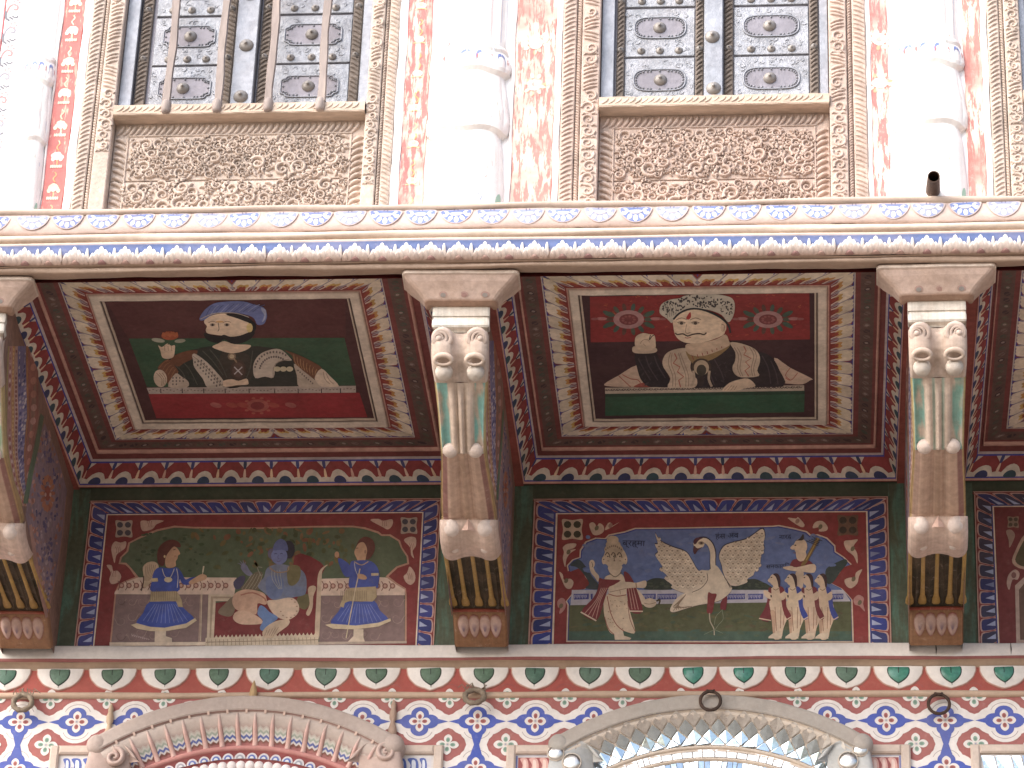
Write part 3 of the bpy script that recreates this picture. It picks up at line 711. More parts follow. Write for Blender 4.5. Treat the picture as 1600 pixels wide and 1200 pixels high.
def coffer(label, name, rc, tag_, seed, figure):
    """rc: rectangle where the cove meets the beams; everything steps inwards from it"""
    R = random.Random(seed); off = Vector(((rc[0]+rc[2])/2, (rc[1]+rc[3])/2, 0))
    t = thing(name, label, 'painted ceiling', off, group='painted ceiling panels under the balcony')
    r1 = (rc[0]+.043, rc[1]+.060, rc[2]-.043, rc[3]-.045)          # top of the cove
    r2 = tag_['dark']; r3 = tag_['petal']; r4 = tag_['frame']; r5 = tag_['field']
    ra = tuple(lerp(a, b, .22) for a, b in zip(r1, r2)); rb = tuple(lerp(a, b, .72) for a, b in zip(r1, r2))
    sides = 'LRFB'
    # closing ceiling board above everything
    b = MB(); b.col = lin(MAROON); b.box((rc[0]-off.x-.02, rc[1]-off.y-.02, .012), (rc[2]-off.x+.02, rc[3]-off.y+.02, .03)); b.build('ceiling_board', M['soffit'], t)
    # cove with the scalloped band
    for sd in sides:
        p = Paint(ring_map(r1, 0, rc, -.07, sd, off)); n = max(4, round(ring_len(r1, sd)/.0825)); ln = 1
        p.poly([(0, -.02), (0, 1.02), (1, 1.02), (1, -.02)], DRED, 0)
        p.poly([(0, 0), (1, 0), (1, .075), (0, .075)], NAVY, 2); p.poly([(0, .865), (1, .865), (1, .92), (0, .92)], NAVY, 2); p.poly([(0, .92), (1, .92), (1, 1.0), (0, 1.0)], PINK, 3)
        for k in range(n):
            s0, ds = k/n, 1/n; q = lambda u, v: (s0+ds*u, v); j = R.uniform(-.03, .03)
            p.smooth([q(0, .88), q(.02, .66), q(.16, .70), q(.28, .50+j), q(.5, .40+j), q(.72, .50), q(.84, .70), q(.98, .66), q(1, .88), q(.5, .90)], (202, 190, 174), 1, 2)
            p.smooth([q(.30, .88), q(.33, .70), q(.5, .62), q(.67, .70), q(.70, .88)], R.choice(((42, 66, 96), (40, 72, 84), (48, 56, 100))), 2)
            p.poly([q(-.26, .07), q(-.05, .30), q(0, .32), q(.05, .30), q(.26, .07)], (200, 184, 172), 1)
            p.smooth([q(-.06, .08), q(-.05, .30), q(0, .36), q(.05, .30), q(.06, .08)], R.choice(((44, 60, 90), (60, 66, 120))), 3, 2)
            p.smooth([q(-.015, .32), q(-.055, .62), q(0, .72), q(.055, .62), q(.015, .32)], R.choice(((216, 184, 160), (206, 160, 140), (222, 190, 150))), 2, 2)
        p.build('scalloped_cove', M['soffit'], t)
    # fillets: pale, red, pink rail
    for sd in sides:
        p = Paint(ring_map(r1, 0, ra, 0, sd, off)); p.poly([(0, 0), (1, 0), (1, 1), (0, 1)], (196, 180, 176), 4); p.build('pale_fillet', M['soffit'], t)
        p = Paint(ring_map(ra, 0, rb, 0, sd, off)); p.poly([(0, 0), (1, 0), (1, 1), (0, 1)], MAROON, 3); p.build('red_band', M['soffit'], t)
        mp = ring_map(rb, 0, r2, 0, sd, off); b = MB(); b.col = lin(PINK); b.sm = True; n = 26
        b.grid([[mp(i/n, u, h+jit(i*.37, .0006, seed)) for u, h in ((0, 0), (.12, .005), (.5, .0078), (.88, .005), (1, 0))] for i in range(n+1)]); b.build('rail', M['soffit'], t)
    # dark band with faded leaves
    for sd in sides:
        mp = ring_map(r3, 0, r2, 0, sd, off); p = Paint(mp); L = ring_len(r3, sd)
        p.poly([(0, 0), (1, 0), (1, 1), (0, 1)], MAROON, 1); p.poly([(0, .24), (1, .24), (1, .86), (0, .86)], DARKF, 2)
        n = int(L/.032)
        for k in range(n):
            s = (k+.5)/n; w = .011/L; c = R.choice(((92, 88, 70), (76, 82, 70), (120, 98, 90), (70, 52, 54)))
            p.ell(s, .55, w, .16, c, 3, n=8); p.stroke([(s-w*1.3, .3), (s, .5), (s+w*1.2, .78)], w*.5, (98, 74, 66), 3)
            if k % 3 == 0: p.ell(s, .55, w*.5, .09, (146, 128, 120), 4, n=7)
        p.build('dark_leaf_band', M['soffit'], t)
    # petal border
    for sd in sides:
        mp = ring_map(r4, 0, r3, 0, sd, off); p = Paint(mp); L = ring_len(r3, sd); n = round(L/.0735)
        p.poly([(0, 0), (1, 0), (1, 1), (0, 1)], (140, 46, 40), 1)
        for k in range(n): petal_unit(p, k/n, 1/n, (-1 if k < n/2 else 1)*(.9 if sd in 'FB' else .35), R)
        m = n*4
        ed = [(k/m, .905-.045*abs(sin(k/4*pi))+.02) for k in range(m+1)]
        p.poly([(0, .96)]+[(k/m, .90+.03*(abs(sin(k*pi/4))**.5)) for k in range(m+1)]+[(1, .96)], NAVY, 1)
        p.poly([(0, .955), (1, .955), (1, 1), (0, 1)], (196, 184, 178), 6)
        for k in range(n): p.poly([(k/n-.05/n, .99), (k/n+.01/n, .70), (k/n+.06/n, .99)], NAVY, 5)
        p.poly([(0, 0), (1, 0), (1, .06), (0, .06)], PINK, 6)
        p.build('petal_border', M['soffit'], t)
    # raised pale frame
    for sd in sides:
        mp = ring_map(r5, 0, r4, 0, sd, off); b = MB(); b.col = lin((212, 196, 178)); n = 20; rows = []; cs = []
        for i in range(n+1):
            s = i/n; j = jit(s*4, .0006, seed)
            rows.append([mp(s, u, h+j) for u, h in ((.0, .001), (.02, .004), (.10, .0055), (.17, .0055), (.22, .0042), (.3, .009), (.84, .009), (.92, .0075), (1, .001))])
            cs.append([lin(c) for c in ((188, 170, 150),)*3+((70, 52, 48),)*2+((212, 196, 178),)*3+((160, 130, 116),)])
        b.grid(rows, cs); b.build('frame_moulding', M['soffit'], t)
    figure(t, r5, off, R)
    return t

def S_(off): 
    def mp(x, y, d):
        q = at(x, y, 'Z', 0); return (q.x-off.x, q.y-off.y, -d-off.z)
    return mp
def quad_field(p, r5, off, col):
    c = lin(col); p.add([(r5[0]-off.x, r5[1]-off.y, -.0003), (r5[2]-off.x, r5[1]-off.y, -.0003), (r5[2]-off.x, r5[3]-off.y, -.0003), (r5[0]-off.x, r5[3]-off.y, -.0003)], [(0, 1, 2, 3)], [c]*4)
SKIN = (214, 186, 158); BLK = (36, 34, 34); INK = (66, 50, 44)

def portrait_blue(t, r5, off, R):
    K = 5.219; mp = S_(off)
    p = Paint(mp); p.use(140, 440, K); quad_field(p, r5, off, (74, 36, 38))
    p.poly([(140, 165), (2085, 140), (2090, 455), (320, 468)], (86, 40, 40), 2)
    p.poly([(318, 462), (2078, 456), (2172, 845), (468, 858)], (44, 82, 56), 3)
    p.poly([(478, 915), (2200, 905), (2265, 1105), (545, 1112)], (146, 28, 36), 2)
    for cx, rx in ((1370, 95),):
        p.ell(cx, 1010, rx, 52, (158, 76, 66), 3); p.ell(cx, 1010, rx*.6, 32, (128, 40, 42), 4)
        for k in range(10): p.ell(cx+rx*1.15*cos(k*.628), 1010+64*sin(k*.628), 16, 9, (164, 78, 62), 3)
    for cx in (1030, 1160, 1250, 1500, 1640): p.ell(cx, 1005, 48, 20, (164, 84, 78) if cx in (1030, 1640) else (156, 60, 48), 3, rot=.2)
    p.build('painted_field', M['soffit'], t)
    p = Paint(mp); p.use(140, 440, K)
    p.poly([(465, 862), (2172, 846), (2172, 902), (486, 913)], (176, 162, 152), 5)
    for x in (580, 755, 930, 1105, 1300, 1508, 1700, 1890, 2045): p.poly([(x-4, 868-.009*x*0), (x+4, 868), (x+6, 905), (x-2, 905)], (60, 48, 54), 6)
    for k in range(60): p.ell(490+k*28.3, 884-.005*k*28+R.uniform(-9, 9), 8, 5, (128, 112, 108), 6, n=6)
    p.build('painted_parapet', M['soffit'], t)
    p = Paint(mp); p.use(140, 440, K)                   # the sitter
    p.smooth([(640, 620), (700, 590), (790, 565), (900, 540), (1000, 525), (1100, 570), (1250, 560), (1330, 525), (1420, 530), (1560, 560), (1720, 690), (1790, 850), (1400, 856), (800, 858), (720, 760)], (44, 48, 42), 4)
    p.smooth([(1090, 560), (1200, 575), (1300, 600), (1330, 760), (1250, 850), (1100, 852), (1050, 700)], (58, 52, 44), 5)
    for pts in ([(920, 560), (1000, 640), (1090, 760)], [(980, 550), (1060, 650), (1120, 780)], [(700, 680), (760, 740), (800, 840)], [(760, 650), (820, 720), (880, 840)], [(1330, 560), (1310, 700), (1280, 780)]): p.stroke(pts, 8, (76, 78, 66), 5)
    for k in range(30): p.ell(R.uniform(720, 1320), R.uniform(600, 840), R.uniform(8, 20), R.uniform(3, 7), R.choice(((60, 62, 54), (52, 50, 46))), 5, rot=R.uniform(0, 3), n=7)
    p.smooth([(660, 640), (700, 595), (800, 560), (880, 560), (850, 620), (770, 660), (720, 690)], (112, 68, 42), 5)
    p.smooth([(555, 700), (640, 628), (700, 690), (720, 745), (650, 840), (615, 770)], (116, 72, 46), 5)
    for k in range(6): p.stroke([(570+k*24, 700+k*18), (600+k*24, 660+k*14), (640+k*16, 636+k*20)], 5, (150, 100, 62), 6)
    p.ell(577, 785, 54, 72, (206, 184, 160), 6, rot=-.2)
    for k in range(3): p.stroke([(545+k*24, 740), (590+k*16, 790), (585+k*12, 845)], 5, (150, 124, 104), 7)
    p.smooth([(640, 852), (700, 746), (750, 770), (806, 812), (792, 858)], (186, 168, 150), 6)
    p.smooth([(560, 515), (590, 530), (635, 500), (665, 520), (695, 515), (695, 560), (682, 612), (630, 626), (592, 612), (578, 560)], SKIN, 5)
    for x in (612, 640, 668): p.stroke([(x, 520), (x+2, 560)], 4, (150, 116, 96), 6)
    p.ell(655, 437, 70, 36, (170, 78, 36), 5)
    for k in range(9): p.ell(600+k*14, 425+8*sin(k*2), 9, 18, (186, 96, 44), 6, n=8)
    p.ell(560, 475, 55, 17, (160, 160, 140), 5, rot=.15); p.ell(738, 480, 45, 16, (150, 152, 132), 5, rot=-.1); p.stroke([(650, 470), (640, 510)], 9, (60, 80, 50), 5)
    sash = [(838, 592), (870, 588), (960, 655), (1040, 740), (1092, 805), (1085, 858), (965, 860), (925, 790), (855, 695), (845, 640)]
    p.smooth(sash, (190, 176, 160), 6)
    for k in range(9):
        for j in range(3): p.ell(880+k*22+j*26-20, 640+k*24-j*6+12, 7, 10, (104, 94, 92), 7, n=7)
    p.stroke([(842, 600), (960, 700), (1085, 850)], 5, (130, 116, 104), 7)
    for k in range(10): p.ell(680+(k % 4)*28, 780+(k//4)*26, 7, 9, (104, 94, 92), 7, n=6)
    p.ell(1212, 715, 64, 82, (74, 56, 46), 6); p.ell(1212, 715, 48, 62, (92, 70, 60), 7)
    p.stroke([(1180, 690), (1245, 755)], 9, (186, 180, 184), 8); p.stroke([(1245, 690), (1180, 750)], 9, (186, 180, 184), 8)
    p.ell(1160, 605, 34, 30, (128, 106, 84), 6); p.ell(1160, 605, 20, 17, (180, 160, 128), 7); p.stroke([(1155, 575), (1160, 605), (1190, 640), (1205, 665)], 12, (140, 116, 90), 6)
    p.smooth([(1090, 805), (1160, 790), (1215, 803), (1280, 785), (1295, 812), (1288, 835), (1200, 840), (1150, 850), (1095, 850)], SKIN, 7)
    p.smooth([(1333, 705), (1348, 640), (1400, 580), (1500, 545), (1570, 555), (1642, 625), (1640, 640), (1560, 642), (1515, 680), (1500, 778), (1430, 770), (1352, 782)], (190, 176, 160), 6)
    for k in range(26):
        a = 2.9-1.9*(k % 13)/12; r_ = (125, 165)[k//13]; p.ell(1510+r_*cos(a), 720-r_*.98*sin(a)+10, 8, 10, (104, 94, 92), 7, n=6)
    p.stroke([(1498, 770), (1500, 700), (1540, 650), (1630, 628)], 7, (150, 136, 122), 7)
    for x in (1530, 1580, 1632): p.ell(x, 708, 28, 21, (196, 184, 150), 7)
    p.smooth([(1590, 555), (1700, 592), (1800, 640), (1895, 702), (1850, 762), (1840, 795), (1740, 720), (1668, 655), (1650, 600)], (112, 70, 44), 6)
    for k in range(8): p.stroke([(1665+k*27, 590+k*17), (1672+k*24, 640+k*14), (1690+k*22, 680+k*13)], 5, (166, 122, 76), 7)
    p.smooth([(1666, 665), (1740, 722), (1885, 852), (1715, 860), (1690, 760)], (182, 166, 148), 5)
    for k in range(8): p.ell(1700+k*17, 720+k*15, 7, 8, (110, 98, 94), 6, n=6)
    p.smooth([(1838, 770), (1890, 705), (1960, 765), (2035, 848), (1960, 854), (1890, 850), (1848, 810)], (206, 186, 164), 7)
    for k in range(2): p.stroke([(1905+k*24, 730+k*10), (1920+k*30, 790), (1960+k*30, 830)], 5, (150, 126, 106), 8)
    # head
    p.smooth([(1000, 528), (1050, 500), (1100, 480), (1180, 505), (1312, 512), (1290, 546), (1220, 572), (1150, 578), (1080, 562)], SKIN, 7)
    p.smooth([(945, 300), (1000, 270), (1100, 255), (1200, 282), (1290, 325), (1318, 372), (1290, 412), (1220, 438), (1150, 444), (1060, 434), (965, 418), (948, 388), (957, 360), (935, 330)], (222, 196, 168), 6)
    p.smooth([(935, 412), (1000, 432), (1060, 440), (1098, 428), (1150, 444), (1230, 434), (1300, 408), (1350, 410), (1310, 462), (1240, 496), (1160, 500), (1112, 470), (1085, 470), (1050, 495), (980, 482), (942, 450)], (26, 25, 28), 8)
    p.ell(1305, 372, 26, 38, (214, 190, 120), 7); p.ell(1335, 365, 24, 42, (26, 25, 28), 6)
    p.smooth([(895, 300), (935, 230), (1010, 175), (1110, 158), (1250, 156), (1335, 180), (1418, 205), (1446, 262), (1440, 305), (1418, 342), (1368, 346), (1345, 300), (1300, 272), (1200, 250), (1100, 246), (1000, 266), (930, 310)], (98, 112, 168), 7)
    for k in range(11): p.stroke([(950+k*38, 262-k*4+.07*(k-4)**2*8), (985+k*40, 210-k*1), (1010+k*42, 172+abs(k-6)*3)], 5, (138, 148, 190) if k % 2 else (70, 80, 128), 8)
    p.smooth([(1400, 205), (1440, 230), (1432, 300), (1405, 325), (1425, 270), (1405, 235)], (150, 158, 190), 8)
    p.smooth([(1110, 262), (1200, 258), (1290, 285), (1345, 335), (1300, 330), (1210, 296)], (26, 25, 28), 8)
    p.stroke([(905, 300), (1000, 258), (1100, 248), (1200, 253), (1300, 285)], 6, (176, 164, 150), 8)
    for x in (1003, 1120): p.ell(x, 347, 22, 12, (160, 140, 124), 7); p.ell(x, 347, 10, 11, (44, 34, 34), 8); p.stroke([(x-34, 330), (x, 318), (x+34, 328)], 5, (146, 110, 84), 7)
    p.stroke([(1048, 330), (1056, 380), (1046, 400)], 5, INK, 7); p.ell(1062, 322, 32, 8, (206, 160, 96), 7)
    p.build('painted_man', M['soffit'], t)

def portrait_spotted(t, r5, off, R):
    K = 5.219; mp = S_(off)
    p = Paint(mp); p.use(890, 440, K); quad_field(p, r5, off, (66, 34, 40))
    p.poly([(165, 122), (1955, 92), (1960, 470), (1300, 478), (172, 494)], (140, 34, 34), 2)
    for k in range(150):
        x = R.uniform(185, 1930); y = R.uniform(115, 470)-.015*x*.4
        p.stroke([(x, y), (x+R.uniform(10, 30), y-R.uniform(-12, 16))], R.uniform(3, 7), R.choice(((168, 66, 34), (160, 44, 36), (176, 86, 40), (120, 30, 34))), 3, sm=False)
    for cx, cy, rx, ry in ((482, 305, 126, 76), (1618, 305, 120, 70)):
        for k in range(14):
            a = 2*pi*k/14; p.ell(cx+rx*1.28*cos(a), cy+ry*1.3*sin(a), 34, 17, ((78, 84, 70), (96, 60, 50), (66, 88, 78))[k % 3], 4, rot=a)
        p.ell(cx, cy, rx, ry, (170, 124, 124), 5); p.ell(cx, cy, rx*.62, ry*.6, (120, 52, 54), 6)
        for k in range(9): p.ell(cx+rx*.38*cos(k*.7), cy+ry*.36*sin(k*.7), 13, 9, (146, 78, 78), 7, n=7)
        for s in (-1, 1):
            p.ell(cx+s*rx*1.75, cy-6, 44, 13, (176, 112, 112), 5); p.ell(cx+s*rx*2.2, cy-4, 30, 10, (150, 84, 84), 5)
            for q in (-1, 1): p.ell(cx+s*rx*1.35, cy+q*46, 46, 18, (64, 88, 74), 5, rot=q*s*.5)
    p.poly([(292, 908), (1918, 886), (1912, 1062), (290, 1092)], (34, 86, 60), 3)
    p.poly([(292, 908), (1918, 886), (1917, 915), (292, 938)], (26, 66, 48), 4)
    for k in range(60): p.stroke([(R.uniform(310, 1800), R.uniform(930, 1050)), (R.uniform(310, 1800), R.uniform(930, 1050))], 3, (40, 96, 68), 4, sm=False) if k < 0 else None
    p.build('painted_field', M['soffit'], t)
    p = Paint(mp); p.use(890, 440, K)
    p.poly([(288, 862), (1912, 842), (1914, 886), (290, 912)], (186, 170, 152), 5)
    for k in range(36):
        x = 305+k*44.5; y = 886-(x-290)*.0142
        p.ell(x, y-6, 15, 9, (84, 70, 66), 6, n=9); p.ell(x+2, y-8, 8, 4, (186, 170, 152), 7, n=7); p.stroke([(x+14, y-14), (x+24, y), (x+34, y-12)], 5, (84, 70, 66), 6)
    p.build('painted_parapet', M['soffit'], t)
    p = Paint(mp); p.use(890, 440, K)
    for pts in ([(283, 832), (400, 762), (545, 680), (580, 760), (600, 850), (520, 858), (330, 852)], [(1668, 618), (1800, 700), (1972, 786), (1962, 802), (1900, 834), (1800, 830), (1730, 805)]):
        p.smooth(pts, (198, 170, 148), 4)
    p.smooth([(520, 858), (600, 820), (660, 858)], (150, 72, 58), 5)
    p.stroke([(400, 765), (470, 830), (500, 858)], 7, (166, 84, 70), 5); p.stroke([(430, 755), (500, 790), (560, 800), (590, 850)], 7, (166, 84, 70), 5)
    p.stroke([(1800, 700), (1760, 760), (1800, 800)], 6, (166, 84, 70), 5); p.stroke([(1860, 740), (1820, 790), (1790, 800), (1760, 780)], 6, (166, 84, 70), 5)
    p.smooth([(950, 560), (1000, 650), (1060, 640), (1150, 612), (1310, 520), (1370, 552), (1550, 568), (1650, 615), (1712, 720), (1742, 850), (1400, 856), (862, 860), (980, 760), (940, 640)], (42, 34, 40), 5)
    p.smooth([(532, 588), (620, 580), (700, 576), (738, 640), (790, 740), (822, 830), (800, 858), (700, 856), (640, 850), (580, 792), (548, 690)], (40, 32, 38), 6)
    p.smooth([(510, 545), (530, 522), (610, 540), (702, 536), (708, 568), (640, 582), (530, 577)], (206, 182, 156), 7)
    p.smooth([(532, 480), (545, 438), (600, 414), (655, 424), (692, 432), (702, 500), (692, 542), (600, 566), (540, 530)], (214, 188, 160), 8)
    p.stroke([(660, 428), (650, 470), (672, 440), (690, 430)], 7, INK, 9); p.stroke([(575, 500), (600, 470), (640, 470), (650, 490)], 4, (150, 116, 96), 9); p.stroke([(600, 500), (620, 520)], 4, (150, 116, 96), 9)
    sc = [(758, 640), (788, 582), (850, 550), (945, 536), (965, 580), (990, 640), (985, 700), (1012, 760), (1042, 800), (1020, 858), (900, 860), (800, 858), (822, 790), (790, 730), (764, 690)]
    p.smooth(sc, (200, 178, 154), 7)
    for d, c in ((-45, (140, 118, 104)), (-22, (150, 120, 106)), (62, (140, 118, 104)), (84, (150, 124, 110))):
        p.stroke([(850+d*.6, 575), (850+d, 660), (885+d, 760), (885+d, 850)], 5, c, 8)
    p.stroke([(855, 580), (875, 620), (845, 660), (900, 690), (880, 730), (930, 770), (890, 800), (905, 855)], 10, (176, 96, 78), 8, sm=False)
    s2 = [(1308, 492), (1400, 500), (1500, 538), (1546, 590), (1552, 650), (1530, 720), (1542, 766), (1400, 776), (1342, 742), (1328, 690), (1350, 640), (1350, 570)]
    p.smooth(s2, (200, 178, 154), 7)
    for d in (-62, -40, 62, 84): p.stroke([(1405+d, 530), (1440+d, 600), (1425+d*.9, 700), (1445+d*.8, 765)], 5, (142, 120, 106), 8)
    p.stroke([(1420, 520), (1440, 560), (1420, 590), (1480, 620), (1435, 650), (1470, 690), (1430, 720), (1460, 765)], 9, (176, 96, 78), 8, sm=False)
    p.smooth([(1245, 876), (1300, 822), (1372, 795), (1450, 784), (1500, 818), (1512, 850), (1440, 862), (1350, 888), (1270, 886)], (216, 190, 162), 8)
    for k in range(4): p.stroke([(1262+k*26, 880), (1300+k*22, 842)], 4, (160, 126, 104), 9)
    for pts in ([(560, 620), (600, 700), (660, 800)], [(620, 600), (650, 690), (720, 800)], [(690, 600), (720, 680), (780, 780)], [(1090, 660), (1140, 740), (1180, 840)], [(1180, 630), (1230, 720), (1260, 800)], [(1570, 600), (1620, 700), (1640, 830)], [(1640, 640), (1680, 730), (1700, 830)]):
        p.stroke(pts, 9, (72, 60, 66), 7 if pts[0][0] < 800 or pts[0][0] > 1500 else 6)
    for k in range(26): p.ell(R.choice((R.uniform(570, 760), R.uniform(1080, 1320))), R.uniform(640, 840), R.uniform(8, 22), R.uniform(3, 7), (62, 52, 58), 7, rot=R.uniform(0, 3), n=7)
    # necklace and chest ornament
    p.smooth([(945, 560), (1000, 600), (1100, 590), (1200, 545), (1290, 500), (1300, 530), (1200, 610), (1100, 650), (1000, 660)], (150, 122, 74), 8)
    for k in range(7): p.stroke([(1000+k*40, 600-k*13), (1012+k*38, 632-k*16)], 6, (150, 52, 46), 9)
    p.ell(1075, 690, 80, 70, (66, 52, 44), 8); p.ell(1075, 695, 62, 62, (188, 168, 140), 9); p.ell(1075, 715, 40, 46, (64, 60, 50), 10)
    for s in (-1, 1): p.stroke([(1075+s*66, 720), (1075+s*60, 790), (1075+s*85, 850)], 20, (180, 160, 138), 9)
    p.ell(1070, 800, 30, 50, (56, 44, 44), 9)
    # head
    p.smooth([(958, 502), (1080, 492), (1200, 462), (1272, 425), (1300, 478), (1302, 515), (1200, 566), (1080, 602), (985, 592), (948, 548)], (206, 178, 150), 8)
    p.smooth([(846, 300), (900, 255), (985, 222), (1080, 222), (1180, 255), (1240, 300), (1278, 345), (1268, 400), (1248, 432), (1150, 472), (1060, 494), (960, 494), (900, 472), (862, 430), (846, 360)], (226, 200, 170), 9)
    p.smooth([(735, 250), (748, 180), (820, 140), (900, 128), (940, 108), (1050, 96), (1150, 93), (1250, 104), (1325, 130), (1348, 190), (1335, 272), (1294, 325), (1240, 265), (1150, 228), (1060, 214), (980, 216), (900, 246), (850, 286), (835, 332), (790, 292)], (190, 182, 166), 10)
    for k in range(150):
        u = R.random(); v = R.random(); x = lerp(760, 1330, u); top = 150-58*sin(pi*min(1, u*1.05)); bot = 285-75*sin(pi*u); y = lerp(top+8, bot-10, v)
        p.ell(x, y, R.uniform(6, 12), R.uniform(4, 8), (62, 58, 60), 11, rot=R.uniform(0, 3), n=7)
    for k in range(5): p.stroke([(770+k*22, 170+k*4), (790+k*20, 220), (800+k*16, 290-k*8)], 4, (126, 120, 110), 11)
    p.stroke([(846, 300), (900, 247), (985, 215), (1080, 220), (1180, 258), (1250, 300), (1295, 350), (1312, 410)], 15, (40, 44, 48), 12)
    p.smooth([(985, 240), (990, 280), (970, 302), (950, 292), (965, 262)], (176, 40, 36), 11)
    for x in (912, 1026): p.ell(x, 332, 30, 13, (188, 168, 144), 10); p.ell(x, 332, 14, 12, (74, 62, 52), 11); p.stroke([(x-44, 305), (x, 288), (x+44, 302)], 6, (150, 124, 104), 11); p.stroke([(x-34, 326), (x, 317), (x+34, 328)], 4, (96, 78, 68), 11)
    p.stroke([(955, 340), (945, 400), (962, 415), (985, 405)], 4, (150, 118, 98), 11)
    p.stroke([(862, 410), (880, 424), (925, 418), (962, 436), (1005, 422), (1060, 416), (1095, 424), (1116, 408)], 10, (66, 52, 46), 11); p.stroke([(940, 448), (962, 452), (990, 446)], 6, (170, 90, 80), 11)
    p.ell(1255, 362, 24, 44, (206, 178, 150), 11); p.stroke([(1240, 340), (1262, 350), (1258, 392)], 5, (130, 104, 88), 12)
    p.build('painted_man', M['soffit'], t)

def field_plain(t, r5, off, R):
    p = Paint(lambda x, y, d: (x, y, -d)); quad_field(p, r5, off, (74, 36, 38)); p.build('painted_field', M['soffit'], t)

F_, B_ = -1.268, -.016
coffer('left ceiling panel painted with a blue turbaned man holding a flower', 'ceiling_panel', (-.252, F_, 1.006, B_),
       dict(dark=(-.170, -1.194, .921, -.137), petal=(-.104, -1.167, .855, -.203), frame=(-.029, -1.087, .781, -.276), field=(.014, -1.049, .739, -.328)), 3, portrait_blue)
coffer('right ceiling panel painted with a moustached man in a black spotted white turban', 'ceiling_panel', (1.186, F_, 2.372, B_),
       dict(dark=(1.256, -1.194, 2.297, -.128), petal=(1.320, -1.167, 2.232, -.199), frame=(1.395, -1.085, 2.152, -.268), field=(1.433, -1.049, 2.113, -.310)), 5, portrait_spotted)
coffer('ceiling panel mostly cut off by the right edge of the photo', 'ceiling_panel', (2.582, F_, 3.76, B_),
       dict(dark=(2.643, -1.194, 3.70, -.14), petal=(2.707, -1.170, 3.635, -.225), frame=(2.782, -1.088, 3.56, -.295), field=(2.82, -1.05, 3.52, -.34)), 9, field_plain)

# ================================================================== BRACKETS
BP = [(-1.262, -.166), (-1.262, -.196), (-1.258, -.197), (-1.258, -.206), (-1.262, -.208), (-1.262, -.226), (-1.258, -.231), (-1.245, -.235), (-1.240, -.239), (-1.250, -.246), (-1.258, -.262), (-1.258, -.285), (-1.248, -.312), (-1.228, -.332), (-1.200, -.347),
      (-1.168, -.362), (-1.128, -.394), (-1.088, -.428), (-1.044, -.462), (-1.0, -.494), (-.992, -.497), (-.975, -.501), (-.93, -.512), (-.88, -.523), (-.82, -.537), (-.76, -.552), (-.735, -.5565), (-.720, -.559), (-.7165, -.567), (-.711, -.582), (-.698, -.598), (-.675, -.608), (-.645, -.613), (-.60, -.612), (-.565, -.606),
      (-.55, -.6), (-.50, -.590), (-.44, -.591), (-.36, -.593), (-.28, -.596), (-.215, -.600), (-.205, -.606), (-.198, -.618), (-.186, -.630), (-.165, -.640), (-.135, -.654), (-.105, -.668), (-.08, -.676)]
def seg(y, z):
    if z > -.236 and y < -1.2: return 'block'
    if z > -.349 and y < -1.19: return 'volute'
    if y < -.995: return 'upper'
    if y < -.7195: return 'lower'
    if y < -.553: return 'roll'
    if y < -.212: return 'flutes'
    return 'foot'
